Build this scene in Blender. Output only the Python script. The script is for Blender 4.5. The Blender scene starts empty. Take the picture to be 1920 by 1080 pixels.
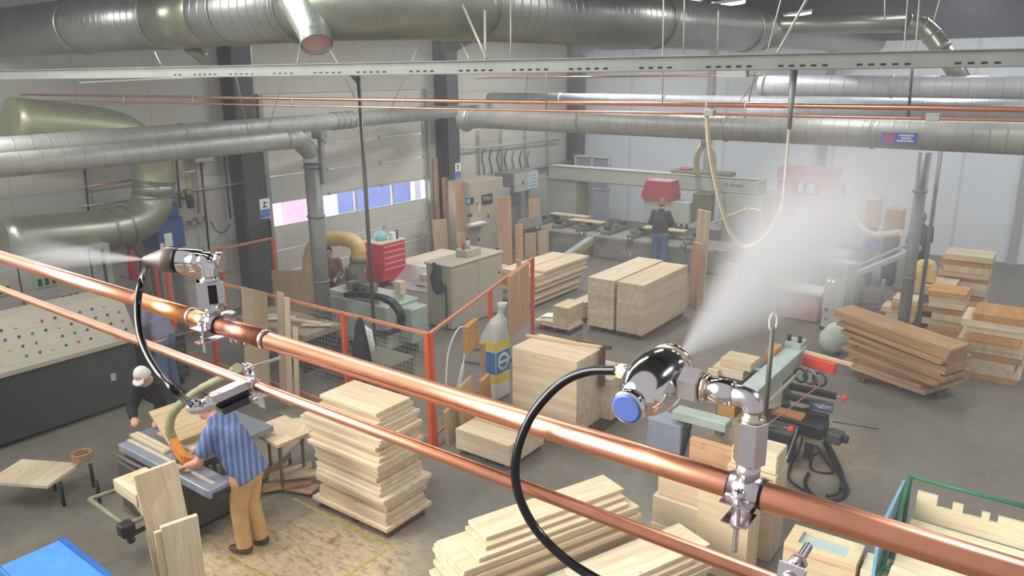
import bpy, bmesh, math, random
from mathutils import Vector, Matrix
random.seed(7)
PI = math.pi
SC = bpy.context.scene
COL = SC.collection

# ------------------------------------------------------------------ camera
F, PITCH, ROLL, H = 1447.0, math.radians(15.38), 0.0114, 4.6
AZ = math.radians(36.7488)
def _rz(v):
    c, s = math.cos(AZ), math.sin(AZ)
    return Vector((c*v[0]-s*v[1], s*v[0]+c*v[1], v[2]))
_fw = Vector((0, math.cos(PITCH), -math.sin(PITCH)))
_up = Vector((0, math.sin(PITCH), math.cos(PITCH)))
_rt = Vector((1, 0, 0))
_c, _s = math.cos(ROLL), math.sin(ROLL)
RT, UP, FW = _rz(_rt*_c-_up*_s), _rz(_rt*_s+_up*_c), _rz(_fw)
EYE = Vector((0, 0, H))
def ray(x, y): return FW*F+RT*(x-960)+UP*(540-y)
def at(x, y, z=0.0):
    d = ray(x, y); return EYE+d*((z-H)/d.z)
def on(x, y, axis, val):
    d = ray(x, y); return EYE+d*((val-EYE[axis])/d[axis])
def dep(x, y, D): return EYE+ray(x, y)*(D/F)
def px(p):
    v = Vector(p)-EYE; z = v.dot(FW)
    return (960+F*v.dot(RT)/z, 540-F*v.dot(UP)/z)
cam = bpy.data.cameras.new('camera')
cam.sensor_width = 36; cam.lens = F/1920*36; cam.clip_start = 0.05; cam.clip_end = 200
cob = bpy.data.objects.new('camera', cam)
cob.matrix_world = Matrix(((RT.x, UP.x, -FW.x, EYE.x), (RT.y, UP.y, -FW.y, EYE.y), (RT.z, UP.z, -FW.z, EYE.z), (0, 0, 0, 1)))
COL.objects.link(cob); SC.camera = cob

# ------------------------------------------------------------------ mesh helpers
def spline(pts, k=8):
    P = [Vector(p) for p in pts]
    if len(P) < 3: return P
    Q = [P[0]*2-P[1]]+P+[P[-1]*2-P[-2]]
    out = []
    for i in range(1, len(Q)-2):
        a, b, c, d = Q[i-1:i+3]
        for j in range(k):
            t = j/k
            out.append(0.5*((2*b)+(c-a)*t+(2*a-5*b+4*c-d)*t*t+(3*b-a-3*c+d)*t**3))
    out.append(P[-1]); return out
def basis(d):
    d = Vector(d).normalized()
    a = Vector((0, 0, 1)) if abs(d.z) < 0.9 else Vector((1, 0, 0))
    u = d.cross(a).normalized(); return u, d.cross(u).normalized(), d
class MB:
    def __init__(s): s.v = []; s.f = []; s.sm = []
    def face(s, idx, smooth=False): s.f.append(tuple(idx)); s.sm.append(smooth)
    def hexa(s, P):
        n = len(s.v); s.v += [Vector(p) for p in P]
        for q in ((0, 3, 2, 1), (4, 5, 6, 7), (0, 1, 5, 4), (1, 2, 6, 5), (2, 3, 7, 6), (3, 0, 4, 7)): s.face([n+i for i in q])
        return s
    def ab(s, a, b):
        (x0, y0, z0), (x1, y1, z1) = a, b
        x0, x1 = sorted((x0, x1)); y0, y1 = sorted((y0, y1)); z0, z1 = sorted((z0, z1))
        return s.hexa([(x0, y0, z0), (x1, y0, z0), (x1, y1, z0), (x0, y1, z0), (x0, y0, z1), (x1, y0, z1), (x1, y1, z1), (x0, y1, z1)])
    def obox(s, o, u, v, w):
        o, u, v, w = map(Vector, (o, u, v, w))
        if u.cross(v).dot(w) < 0: u, v = v, u
        return s.hexa([o, o+u, o+u+v, o+v, o+w, o+u+w, o+u+v+w, o+v+w])
    def cbox(s, a, b, c=0.004):      # box with chamfered edges
        lo = Vector([min(a[i], b[i]) for i in range(3)]); hi = Vector([max(a[i], b[i]) for i in range(3)])
        c = min(c, *[(hi[i]-lo[i])*0.45 for i in range(3)])
        n = len(s.v); idx = {}
        for sx in (0, 1):
            for sy in (0, 1):
                for sz in (0, 1):
                    cn = Vector((hi.x if sx else lo.x, hi.y if sy else lo.y, hi.z if sz else lo.z))
                    dd = [(-c if q else c) for q in (sx, sy, sz)]
                    for ax in range(3):
                        p = cn.copy()
                        for k in range(3):
                            if k != ax: p[k] += dd[k]
                        idx[(sx, sy, sz, ax)] = len(s.v); s.v.append(p)
        cen = (lo+hi)/2
        def add(l):
            pts = [s.v[i] for i in l]; nn = (pts[1]-pts[0]).cross(pts[2]-pts[0])
            m = sum(pts, Vector())/len(pts)
            s.face(l if nn.dot(m-cen) > 0 else l[::-1])
        for ax in range(3):
            o1, o2 = [k for k in range(3) if k != ax]
            for sg in (0, 1):
                l = []
                for p, q in ((0, 0), (1, 0), (1, 1), (0, 1)):
                    key = [0, 0, 0]; key[ax] = sg; key[o1] = p; key[o2] = q
                    l.append(idx[(*key, ax)])
                add(l)
            for p in (0, 1):
                for q in (0, 1):
                    k0 = [0, 0, 0]; k0[o1] = p; k0[o2] = q; k1 = list(k0); k1[ax] = 1
                    add([idx[(*k0, o1)], idx[(*k1, o1)], idx[(*k1, o2)], idx[(*k0, o2)]])
        for sx in (0, 1):
            for sy in (0, 1):
                for sz in (0, 1): add([idx[(sx, sy, sz, a_)] for a_ in range(3)])
        return s
    def tube(s, pts, r, n=12, caps=True, smooth=True):
        P = [Vector(p) for p in pts]; m = len(P)
        R = r if isinstance(r, (list, tuple)) else [r]*m
        u = None; rings = []
        for i, p in enumerate(P):
            d = (P[min(i+1, m-1)]-P[max(i-1, 0)]).normalized()
            if u is None: u, w, _ = basis(d)
            else:
                u = (u-d*u.dot(d)).normalized(); w = d.cross(u)
            st = len(s.v)
            for k in range(n):
                a = 2*PI*k/n; s.v.append(p+(u*math.cos(a)+d.cross(u)*math.sin(a))*R[i])
            rings.append(st)
        for i in range(m-1):
            a, b = rings[i], rings[i+1]
            for k in range(n): s.face((a+k, a+(k+1) % n, b+(k+1) % n, b+k), smooth)
        if caps:
            s.face([rings[0]+k for k in range(n)][::-1]); s.face([rings[-1]+k for k in range(n)])
        return s
    def lathe(s, p, d, prof, n=24, smooth=True, caps=True):
        u, w, d = basis(d); p = Vector(p); rings = []
        for t, r in prof:
            st = len(s.v)
            for k in range(n):
                a = 2*PI*k/n; s.v.append(p+d*t+(u*math.cos(a)+w*math.sin(a))*max(r, 1e-5))
            rings.append(st)
        for i in range(len(rings)-1):
            a, b = rings[i], rings[i+1]
            for k in range(n): s.face((a+k, a+(k+1) % n, b+(k+1) % n, b+k), smooth)
        if caps:
            s.face([rings[0]+k for k in range(n)][::-1]); s.face([rings[-1]+k for k in range(n)])
        return s
    def cyl(s, p0, p1, r0, r1=None, n=16, smooth=True):
        p0, p1 = Vector(p0), Vector(p1)
        return s.lathe(p0, p1-p0, [(0, r0), ((p1-p0).length, r0 if r1 is None else r1)], n, smooth)
    def ball(s, c, r, n=16, m=10, R=None):
        r = Vector((r, r, r)) if not hasattr(r, '__len__') else Vector(r); c = Vector(c); st = len(s.v)
        for i in range(m+1):
            ph = PI*i/m
            for k in range(n):
                a = 2*PI*k/n; q = Vector((math.sin(ph)*math.cos(a)*r.x, math.sin(ph)*math.sin(a)*r.y, -math.cos(ph)*r.z))
                if R: q = R @ q
                s.v.append(c+q)
        for i in range(m):
            for k in range(n):
                a = st+i*n; b = a+n; s.face((a+k, a+(k+1) % n, b+(k+1) % n, b+k), True)
        return s
    def prism(s, poly, vec):
        P = [Vector(p) for p in poly]; vec = Vector(vec); n = len(P); st = len(s.v)
        nn = Vector()
        for i in range(1, n-1): nn += (P[i]-P[0]).cross(P[i+1]-P[0])
        if nn.dot(vec) < 0: P = P[::-1]
        s.v += P+[p+vec for p in P]
        s.face([st+i for i in range(n)][::-1]); s.face([st+n+i for i in range(n)])
        for i in range(n): s.face((st+i, st+(i+1) % n, st+n+(i+1) % n, st+n+i))
        return s
    def ring(s, c, d, R, r, n=24, m=8):
        u, w, d = basis(d); c = Vector(c)
        pts = [c+(u*math.cos(2*PI*k/n)+w*math.sin(2*PI*k/n))*R for k in range(n+1)]
        return s.tube(pts, r, m, caps=False)
    def mesh(s, name, org):
        me = bpy.data.meshes.new(name)
        me.from_pydata([tuple(v-org) for v in s.v], [], s.f)
        me.polygons.foreach_set('use_smooth', s.sm); me.update(); return me
    def build(s, name, mat, parent=None, org=None):
        if org is None:
            lo = [min(v[i] for v in s.v) for i in range(3)]; hi = [max(v[i] for v in s.v) for i in range(3)]
            org = Vector(((lo[0]+hi[0])/2, (lo[1]+hi[1])/2, lo[2] if parent is None else (lo[2]+hi[2])/2))
        org = Vector(org)
        o = bpy.data.objects.new(name, s.mesh(name, org)); COL.objects.link(o)
        if mat: o.data.materials.append(mat)
        o.location = org; WORLD[o.name] = org.copy()
        if parent is not None:
            o.parent = parent; o.location = org-WORLD[parent.name]
        return o
WORLD = {}
def tag(o, label=None, cat=None, group=None, kind=None):
    if label: o['label'] = label
    if cat: o['category'] = cat
    if group: o['group'] = group
    if kind: o['kind'] = kind
    return o
def thing(name, label, cat, loc=(0, 0, 0), group=None):
    o = bpy.data.objects.new(name, None); COL.objects.link(o)
    o.location = Vector(loc); o.empty_display_size = 0.05; WORLD[o.name] = Vector(loc)
    return tag(o, label, cat, group)
def oriented(name, mat, o, u, v, L, W, T, ch=0.003, parent=None):   # a board as an object with its own frame: x along, y across, z thick
    u = Vector(u).normalized(); v = Vector(v); v = (v-u*v.dot(u)).normalized(); w = u.cross(v)
    m = MB(); m.cbox((-L/2, -W/2, -T/2), (L/2, W/2, T/2), ch)
    ob = bpy.data.objects.new(name, m.mesh(name, Vector())); COL.objects.link(ob); ob.data.materials.append(mat)
    c = Vector(o)+u*L/2+v*W/2+w*T/2
    M = Matrix(((u.x, v.x, w.x, c.x), (u.y, v.y, w.y, c.y), (u.z, v.z, w.z, c.z), (0, 0, 0, 1)))
    if parent is not None:
        ob.parent = parent; ob.matrix_local = Matrix.Translation(-WORLD[parent.name]) @ M
    else: ob.matrix_world = M
    WORLD[ob.name] = c
    return ob

# ------------------------------------------------------------------ materials
def srgb(r, g, b):
    f = lambda c: (c/255/12.92) if c/255 <= 0.04045 else ((c/255+0.055)/1.055)**2.4
    return (f(r), f(g), f(b), 1)
MATS = {}
class NT:
    def __init__(s, name):
        s.m = bpy.data.materials.new(name); s.m.use_nodes = True; s.t = s.m.node_tree
        s.p = s.t.nodes['Principled BSDF']; MATS[name] = s.m
    def n(s, typ, **kw):
        o = s.t.nodes.new(typ)
        for k, v in kw.items():
            if hasattr(o, k): setattr(o, k, v)
        return o
    def l(s, a, b): s.t.links.new(a, b)
    def coord(s, kind='Object', scale=(1, 1, 1), rot=(0, 0, 0)):
        tc = s.n('ShaderNodeTexCoord'); mp = s.n('ShaderNodeMapping')
        mp.inputs['Scale'].default_value = scale; mp.inputs['Rotation'].default_value = rot
        s.l(tc.outputs[kind], mp.inputs['Vector']); return mp.outputs['Vector']
    def noise(s, vec, scale, detail=3, rough=0.5):
        o = s.n('ShaderNodeTexNoise'); o.inputs['Scale'].default_value = scale; o.inputs['Detail'].default_value = detail
        o.inputs['Roughness'].default_value = rough
        if vec is not None: s.l(vec, o.inputs['Vector'])
        return o.outputs['Fac']
    def ramp(s, fac, stops):
        o = s.n('ShaderNodeValToRGB'); e = o.color_ramp.elements
        while len(e) < len(stops): e.new(0.5)
        for i, (p, c) in enumerate(stops): e[i].position = p; e[i].color = c if len(c) == 4 else (*c, 1)
        s.l(fac, o.inputs['Fac']); return o.outputs['Color']
    def mix(s, fac, a, b, mode='MIX'):
        o = s.n('ShaderNodeMix'); o.data_type = 'RGBA'; o.blend_type = mode
        for sock, v in ((o.inputs[0], fac), (o.inputs[6], a), (o.inputs[7], b)):
            if hasattr(v, 'is_linked'): s.l(v, sock)
            else: sock.default_value = v
        return o.outputs[2]
    def math(s, op, a, b=None):
        o = s.n('ShaderNodeMath'); o.operation = op
        for i, v in enumerate((a, b)):
            if v is None: continue
            if hasattr(v, 'is_linked'): s.l(v, o.inputs[i])
            else: o.inputs[i].default_value = v
        return o.outputs[0]
    def bump(s, h, strength=0.3, dist=0.01):
        o = s.n('ShaderNodeBump'); o.inputs['Strength'].default_value = strength; o.inputs['Distance'].default_value = dist
        s.l(h, o.inputs['Height']); s.l(o.outputs[0], s.p.inputs['Normal'])
def plain(name, rgb, rough=0.6, metal=0.0, var=0.06, nscale=6, bump=0):
    if name in MATS: return MATS[name]
    t = NT(name); c = srgb(*rgb)
    v = t.coord(); f = t.noise(v, nscale, 4)
    lo = tuple(x*(1-var*2) for x in c[:3])+(1,); hi = tuple(min(1, x*(1+var*2)) for x in c[:3])+(1,)
    t.l(t.ramp(f, [(0.25, lo), (0.75, hi)]), t.p.inputs['Base Color'])
    t.p.inputs['Roughness'].default_value = rough; t.p.inputs['Metallic'].default_value = metal
    if bump: t.bump(t.noise(v, nscale*6, 4), bump)
    return t.m
def wood(name, light, mid, dark, strip=0.07, knots=True):
    if name in MATS: return MATS[name]
    t = NT(name); info = t.n('ShaderNodeObjectInfo')
    tc = t.n('ShaderNodeTexCoord'); off = t.n('ShaderNodeVectorMath'); off.operation = 'ADD'
    sc = t.n('ShaderNodeVectorMath'); sc.operation = 'SCALE'
    t.l(tc.outputs['Object'], off.inputs[0])
    cmb = t.n('ShaderNodeCombineXYZ')
    for i in range(3): t.l(t.math('MULTIPLY', info.outputs['Random'], (7.3, 3.1, 11.7)[i]), cmb.inputs[i])
    t.l(cmb.outputs[0], off.inputs[1])
    def mapped(scale):
        mp = t.n('ShaderNodeMapping'); mp.inputs['Scale'].default_value = scale; t.l(off.outputs[0], mp.inputs['Vector']); return mp.outputs[0]
    g1 = t.noise(mapped((1.2, 22, 22)), 1.6, 5, 0.6)
    g2 = t.noise(mapped((2.5, 90, 90)), 1.0, 3, 0.6)
    base = t.ramp(t.math('ADD', t.math('MULTIPLY', g1, 0.7), t.math('MULTIPLY', g2, 0.3)), [(0.3, srgb(*dark)), (0.5, srgb(*mid)), (0.68, srgb(*light))])
    # glued strips: each strip across the board has its own tint
    sep = t.n('ShaderNodeSeparateXYZ'); t.l(off.outputs[0], sep.inputs[0])
    fl = t.math('FLOOR', t.math('DIVIDE', sep.outputs['Y'], strip)); wn = t.n('ShaderNodeTexWhiteNoise'); wn.noise_dimensions = '2D'
    cc = t.n('ShaderNodeCombineXYZ'); t.l(fl, cc.inputs[0])
    t.l(t.math('FLOOR', t.math('ADD', t.math('MULTIPLY', sep.outputs['X'], 1.1), t.math('MULTIPLY', fl, 0.37))), cc.inputs[1]); t.l(cc.outputs[0], wn.inputs[0])
    tint = t.ramp(wn.outputs['Value'], [(0.0, (0.86, 0.81, 0.74)), (1.0, (1.04, 1.03, 1.0))])
    base = t.mix(0.8, base, tint, 'MULTIPLY')
    if knots:
        vo = t.n('ShaderNodeTexVoronoi'); vo.inputs['Scale'].default_value = 5.0; t.l(mapped((0.8, 1.4, 1.4)), vo.inputs['Vector'])
        kf = t.ramp(vo.outputs['Distance'], [(0.04, (1, 1, 1)), (0.11, (0, 0, 0))])
        base = t.mix(t.math('MULTIPLY', kf, 0.55), base, srgb(150, 96, 52))
    hv = t.ramp(info.outputs['Random'], [(0.0, (0.86, 0.80, 0.72)), (0.35, (1, 1, 1)), (0.65, (0.95, 0.91, 0.85)), (1.0, (1.0, 0.92, 0.84))])
    base = t.mix(1.0, base, hv, 'MULTIPLY')
    t.l(base, t.p.inputs['Base Color']); t.p.inputs['Roughness'].default_value = 0.62
    t.p.inputs['Specular IOR Level'].default_value = 0.25
    t.bump(g2, 0.12, 0.002)
    return t.m
PINE = wood('pine_wood', (231, 222, 203), (222, 208, 182), (207, 187, 154))
PINER = wood('pinkish_wood', (220, 188, 158), (206, 170, 138), (184, 146, 112))
BROWN = wood('brown_wood', (206, 178, 140), (188, 156, 118), (156, 122, 88))
ORANGEW = wood('orange_wood', (214, 172, 112), (202, 156, 96), (178, 130, 74), strip=0.12)
PLY = wood('plywood', (206, 190, 160), (196, 176, 144), (178, 156, 122), strip=0.4, knots=False)
DARKW = wood('pallet_wood', (120, 92, 66), (96, 72, 52), (66, 48, 34), strip=0.1)
GREYM = plain('grey_paint', (150, 150, 146), 0.5)
LGREY = plain('light_grey_paint', (186, 188, 184), 0.45)
BEIGE = plain('beige_paint', (178, 172, 152), 0.45, var=0.03)
SAGE = plain('sage_green_paint', (166, 180, 168), 0.45)
OLIVE = plain('olive_paint', (112, 112, 88), 0.5)
DGREY = plain('dark_grey_paint', (66, 68, 66), 0.5)
COLM = plain('column_paint', (62, 60, 64), 0.55)
BLACK = plain('black_rubber', (13, 13, 14), 0.45, var=0.02)
BLACKM = plain('black_metal', (32, 32, 34), 0.4)
ORANGE = plain('orange_paint', (214, 84, 36), 0.45)
RED = plain('red_paint', (196, 30, 40), 0.35)
DRED = plain('dull_red_paint', (168, 56, 60), 0.45)
BLUE = plain('blue_paint', (40, 78, 148), 0.4)
LBLUE = plain('bright_blue_paint', (72, 140, 206), 0.45)
SBLUE = plain('sign_blue', (66, 104, 188), 0.5)
WHITE = plain('white_paint', (226, 228, 226), 0.5, var=0.02)
YELLOW = plain('yellow_print', (232, 200, 30), 0.5, var=0.03)
BAGBLUE = plain('bag_blue_print', (40, 124, 184), 0.5, var=0.03)
GREEN = plain('green_paint', (40, 112, 74), 0.45)
STEEL = plain('bare_steel', (150, 150, 148), 0.35, 0.85)
POST = plain('post_galvanised', (128, 130, 126), 0.5, 0.35, 0.1)
CREAM = plain('cream_hose', (218, 208, 178), 0.55, var=0.05)
WIREM = plain('pale_wire', (158, 154, 142), 0.5, 0.2)
CHROME = plain('chrome', (228, 224, 222), 0.10, 1.0, 0.02)
SATIN = plain('satin_nickel', (214, 208, 210), 0.24, 1.0, 0.03)
BRASS = plain('pale_brass', (222, 206, 180), 0.2, 1.0, 0.04)
CONE = plain('anodised_taupe', (118, 104, 98), 0.45, 0.3, 0.04)
BLUECAP = plain('blue_cap', (84, 104, 168), 0.35, 0.1, 0.05)
SKIN = plain('skin', (206, 150, 126), 0.55, var=0.04)
JEANS = plain('denim', (84, 104, 140), 0.8, var=0.1, nscale=20)
CHINO = plain('tan_trousers', (206, 166, 112), 0.8, var=0.06, nscale=9)
HAIRD = plain('dark_hair', (46, 36, 30), 0.6)
HAIRW = plain('white_cap', (214, 212, 206), 0.7)
SHOE = plain('brown_shoe', (84, 58, 44), 0.5)
CLOTHB = plain('black_cloth', (18, 18, 20), 0.8)
CLOTHD = plain('dark_cloth', (52, 46, 52), 0.8)
CLOTHG = plain('grey_blue_cloth', (128, 128, 150), 0.8, var=0.06)
PAPER = plain('white_paper', (236, 236, 236), 0.7, var=0.02)
SCREEN = plain('dark_screen', (34, 34, 36), 0.2)
LCD = plain('lit_lcd', (120, 190, 220), 0.3)

def galv(name, axis, rgb=(146, 151, 145), pitch=0.14, rough=0.34, metal=0.75, spiral=True):
    t = NT(name); v = t.coord()
    sep = t.n('ShaderNodeSeparateXYZ'); t.l(v, sep.inputs[0])
    f = t.noise(v, 2.2, 4, 0.6); f2 = t.noise(v, 26, 3)
    c = srgb(*rgb); lo = tuple(x*0.78 for x in c[:3]); hi = tuple(min(1, x*1.12) for x in c[:3])
    col = t.ramp(t.math('ADD', t.math('MULTIPLY', f, 0.75), t.math('MULTIPLY', f2, 0.25)), [(0.3, lo), (0.7, hi)])
    if spiral:
        fr = t.math('FRACT', t.math('DIVIDE', sep.outputs[axis], pitch))
        seam = t.ramp(fr, [(0.0, (1, 1, 1)), (0.09, (0, 0, 0)), (0.93, (0, 0, 0)), (1.0, (1, 1, 1))])
        col = t.mix(t.math('MULTIPLY', seam, 0.22), col, (0.09, 0.1, 0.09, 1))
        t.bump(seam, 0.5, 0.006)
    t.l(col, t.p.inputs['Base Color']); t.p.inputs['Metallic'].default_value = metal
    rr = t.ramp(f2, [(0.2, (rough-0.06,)*3), (0.8, (rough+0.08,)*3)]); t.l(rr, t.p.inputs['Roughness'])
    return t.m
GALVX = galv('galvanised_duct', 'X'); GALVY = galv('galvanised_duct_long', 'Y')
GALVZ = galv('galvanised_duct_plain', 'Z', (148, 154, 138), spiral=False)
PIPEX = galv('grey_pipe', 'X', (172, 172, 164), 0.2, 0.5, 0.35); PIPEY = galv('grey_pipe_long', 'Y', (172, 172, 166), 0.24, 0.5, 0.35)
PIPEW = galv('pale_pipe', 'X', (196, 202, 208), 0.25, 0.5, 0.2)

def copper(name, base=(240, 168, 136), burnt=0.0):
    t = NT(name); v = t.coord(scale=(1, 1, 1)); f = t.noise(v, 22, 5, 0.6); g = t.noise(t.coord(scale=(0.5, 6, 6)), 40, 3)
    c = srgb(*base)
    col = t.ramp(f, [(0.3, tuple(x*0.86 for x in c[:3])), (0.7, c[:3])])
    if burnt:
        col = t.mix(burnt, col, t.ramp(t.noise(v, 55, 4, 0.65), [(0.3, srgb(88, 62, 66)), (0.5, srgb(150, 96, 84)), (0.72, srgb(206, 140, 96))]))
    t.l(col, t.p.inputs['Base Color']); t.p.inputs['Metallic'].default_value = 1.0
    b = 0.33+0.08*burnt
    t.l(t.ramp(g, [(0.3, (b-0.01,)*3), (0.75, (b+0.03,)*3)]), t.p.inputs['Roughness'])
    return t.m
COPPER = copper('copper'); COPPERB = copper('scorched_copper', burnt=0.8); COPPERO = copper('amber_copper', (236, 160, 108))
SOLDER = plain('solder', (190, 180, 170), 0.3, 1.0)

# concrete floor with sawdust and a few red marks around the panel saw
def floor_mat():
    t = NT('concrete_floor'); v = t.coord()
    f = t.noise(v, 0.55, 6, 0.6); g = t.noise(v, 7, 5, 0.65)
    col = t.ramp(t.math('ADD', t.math('MULTIPLY', f, 0.65), t.math('MULTIPLY', g, 0.35)), [(0.3, srgb(98, 92, 80)), (0.5, srgb(116, 111, 100)), (0.7, srgb(131, 128, 120))])
    sep = t.n('ShaderNodeSeparateXYZ'); t.l(v, sep.inputs[0])
    def patch(cx, cy, r, soft):
        dx = t.math('SUBTRACT', sep.outputs['X'], cx); dy = t.math('SUBTRACT', sep.outputs['Y'], cy)
        d = t.math('SQRT', t.math('ADD', t.math('MULTIPLY', dx, dx), t.math('MULTIPLY', dy, dy)))
        return t.ramp(t.math('DIVIDE', d, r), [(soft, (1, 1, 1)), (1.0, (0, 0, 0))])
    saw = t.ramp(t.noise(t.coord(scale=(1.0, 2.6, 1)), 7.0, 8, 0.75), [(0.36, (0.15, 0.15, 0.15)), (0.56, (1, 1, 1))])
    for cx, cy, r, soft, am in ((-5.5, 4.0, 1.35, 0.45, 0.85), (-6.3, 3.6, 0.8, 0.2, 0.9), (-2.7, 9.4, 1.3, 0.25, 0.75), (-7.6, 4.4, 1.2, 0.1, 0.45)):
        m = t.math('MULTIPLY', t.math('MULTIPLY', patch(cx, cy, r, soft), saw), am)
        col = t.mix(m, col, srgb(214, 190, 150))
    rd = t.ramp(t.noise(v, 5.5, 3), [(0.60, (0, 0, 0)), (0.68, (1, 1, 1))])
    col = t.mix(t.math('MULTIPLY', t.math('MULTIPLY', patch(-5.3, 4.0, 1.1, 0.5), rd), 0.7), col, srgb(140, 62, 52))
    t.l(col, t.p.inputs['Base Color']); t.p.inputs['Roughness'].default_value = 0.5
    t.p.inputs['Specular IOR Level'].default_value = 0.35; t.bump(g, 0.08, 0.01)
    return t.m
def wall_mat(name, rgb, axis, pitch, hz=None):
    t = NT(name); v = t.coord(); sep = t.n('ShaderNodeSeparateXYZ'); t.l(v, sep.inputs[0])
    f = t.noise(v, 0.8, 5, 0.6); c = srgb(*rgb)
    col = t.ramp(f, [(0.3, tuple(x*0.92 for x in c[:3])), (0.7, c[:3])])
    line = t.ramp(t.math('FRACT', t.math('DIVIDE', sep.outputs[axis], pitch)), [(0.0, (1, 1, 1)), (0.02, (0, 0, 0)), (0.98, (0, 0, 0)), (1, (1, 1, 1))])
    if hz:
        l2 = t.ramp(t.math('FRACT', t.math('DIVIDE', sep.outputs['Z'], hz)), [(0.0, (1, 1, 1)), (0.03, (0, 0, 0)), (0.97, (0, 0, 0)), (1, (1, 1, 1))])
        line = t.math('MAXIMUM', line, l2)
    col = t.mix(t.math('MULTIPLY', line, 0.3), col, (0.2, 0.2, 0.2, 1))
    t.l(col, t.p.inputs['Base Color']); t.p.inputs['Roughness'].default_value = 0.6
    return t.m

# ------------------------------------------------------------------ setting
XW, YB = -13.81, 22.2
def struct(name, mb, mat, parent=None, org=None):
    o = mb.build(name, mat, parent, org); o['kind'] = 'structure'; return o
struct('floor', MB().ab((XW-0.3, -7, -0.2), (9, YB+0.3, 0)), floor_mat(), None, (0, 0, 0))
EAVE, RIDGE = 6.1, 8.2
WL = wall_mat('left_wall_cladding', (196, 194, 184), 'Y', 1.25, 1.4)
WLU = wall_mat('left_wall_upper', (206, 206, 200), 'Y', 1.9)
WB = wall_mat('back_wall_cladding', (232, 239, 246), 'X', 3.1)
# left wall leaves openings for two roller doors
D1 = (9.95, 14.85, 4.3)
m = MB()
m.ab((XW-0.25, -7, 0), (XW, D1[0], EAVE)).ab((XW-0.25, D1[1], 0), (XW, YB, EAVE)).ab((XW-0.25, D1[0], D1[2]), (XW, D1[1], EAVE))
struct('wall_left', m, WL)
struct('wall_back', MB().ab((XW-0.25, YB, 0), (9, YB+0.25, 5.35)), WB)
struct('trim_1', MB().ab((XW-0.25, YB-0.02, 5.35), (9, YB+0.25, RIDGE)), plain('dark_gable', (58, 66, 84), 0.6))
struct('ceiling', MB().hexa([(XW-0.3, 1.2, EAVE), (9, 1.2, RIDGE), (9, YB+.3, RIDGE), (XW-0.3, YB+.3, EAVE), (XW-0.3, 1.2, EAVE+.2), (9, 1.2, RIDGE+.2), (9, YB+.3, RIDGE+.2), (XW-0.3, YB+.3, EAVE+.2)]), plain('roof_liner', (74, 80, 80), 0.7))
def roofz(x): return EAVE+(x-XW+0.3)/(9-XW+0.3)*(RIDGE-EAVE)
# steel portal frames: column on the left wall and rafter with haunch
for i, y in enumerate((3.2, 9.3, 15.45, 21.75)):
    m = MB()
    for dx in (0, 0.42): m.ab((XW+dx, y-0.22, 0), (XW+dx+0.03, y+0.22, EAVE-0.1))
    m.ab((XW, y-0.02, 0), (XW+0.42, y+0.02, EAVE-0.1))
    o = struct('trim_%d' % (i+2), m, COLM)
    m = MB()
    z0, z1 = roofz(XW+0.45), roofz(9)
    m.hexa([(XW+0.4, y-0.1, z0-1.0), (XW+2.6, y-0.1, roofz(XW+2.6)-0.42), (XW+2.6, y+0.1, roofz(XW+2.6)-0.42), (XW+0.4, y+0.1, z0-1.0), (XW+0.4, y-0.1, z0), (XW+2.6, y-0.1, roofz(XW+2.6)), (XW+2.6, y+0.1, roofz(XW+2.6)), (XW+0.4, y+0.1, z0)])
    m.hexa([(XW+2.6, y-0.1, roofz(XW+2.6)-0.42), (9, y-0.1, z1-0.42), (9, y+0.1, z1-0.42), (XW+2.6, y+0.1, roofz(XW+2.6)-0.42), (XW+2.6, y-0.1, roofz(XW+2.6)), (9, y-0.1, z1), (9, y+0.1, z1), (XW+2.6, y+0.1, roofz(XW+2.6))])
    m.build('rafter', COLM, o)
for i, y in enumerate((6.2, 12.3, 18.6)):
    struct('trim_%d' % (i+20), MB().ab((XW+0.5, y-0.08, 5.75), (9, y+0.08, 5.9)), plain('purlin', (120, 116, 92), 0.6)) if False else None
# columns on the back wall
for i, x in enumerate((-9.2, -5.9, -1.2, 3.4)):
    struct('trim_%d' % (i+10), MB().ab((x-0.09, YB-0.14, 0), (x+0.09, YB, 5.35)), plain('pale_column', (170, 174, 176), 0.5))
# roller door: horizontal panels with a band of glazing
door = bpy.data.objects.new('door_1', None); COL.objects.link(door); door.location = (XW, (D1[0]+D1[1])/2, 0); WORLD['door_1'] = Vector(door.location)
door['kind'] = 'structure'
DOORM = plain('door_panel', (200, 200, 192), 0.45, var=0.03)
zs = [0.0, 0.5, 1.0, 1.5, 2.05, 2.6, 3.2, 3.75, 4.3]
for k in range(len(zs)-1):
    if k == 3: continue
    MB().cbox((XW-0.09, D1[0]+.01, zs[k]+0.004), (XW-0.04, D1[1]-.01, zs[k+1]-0.004), 0.012).build('door_panel', DOORM, door)
fr = MB()
fr.ab((XW-0.09, D1[0], 1.5), (XW-0.04, D1[1], 1.53)).ab((XW-0.09, D1[0], 2.02), (XW-0.04, D1[1], 2.05))
n = 4
for k in range(n+1):
    y = D1[0]+(D1[1]-D1[0])*k/n; w = 0.03 if 0 < k < n else 0.04
    fr.ab((XW-0.09, max(D1[0], y-w), 1.53), (XW-0.04, min(D1[1], y+w), 2.02))
wf = fr.build('window_frame', DOORM, door)
gl = NT('door_glass'); gl.p.inputs['Transmission Weight'].default_value = 1; gl.p.inputs['Roughness'].default_value = 0.02; gl.p.inputs['IOR'].default_value = 1.05
gl.p.inputs['Base Color'].default_value = (0.92, 0.94, 1, 1)
for k in range(n):
    y0 = D1[0]+(D1[1]-D1[0])*k/n; y1 = D1[0]+(D1[1]-D1[0])*(k+1)/n
    MB().ab((XW-0.07, y0+0.03, 1.53), (XW-0.062, y1-0.03, 2.02)).build('pane', gl.m, wf)
hz = MB()
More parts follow.
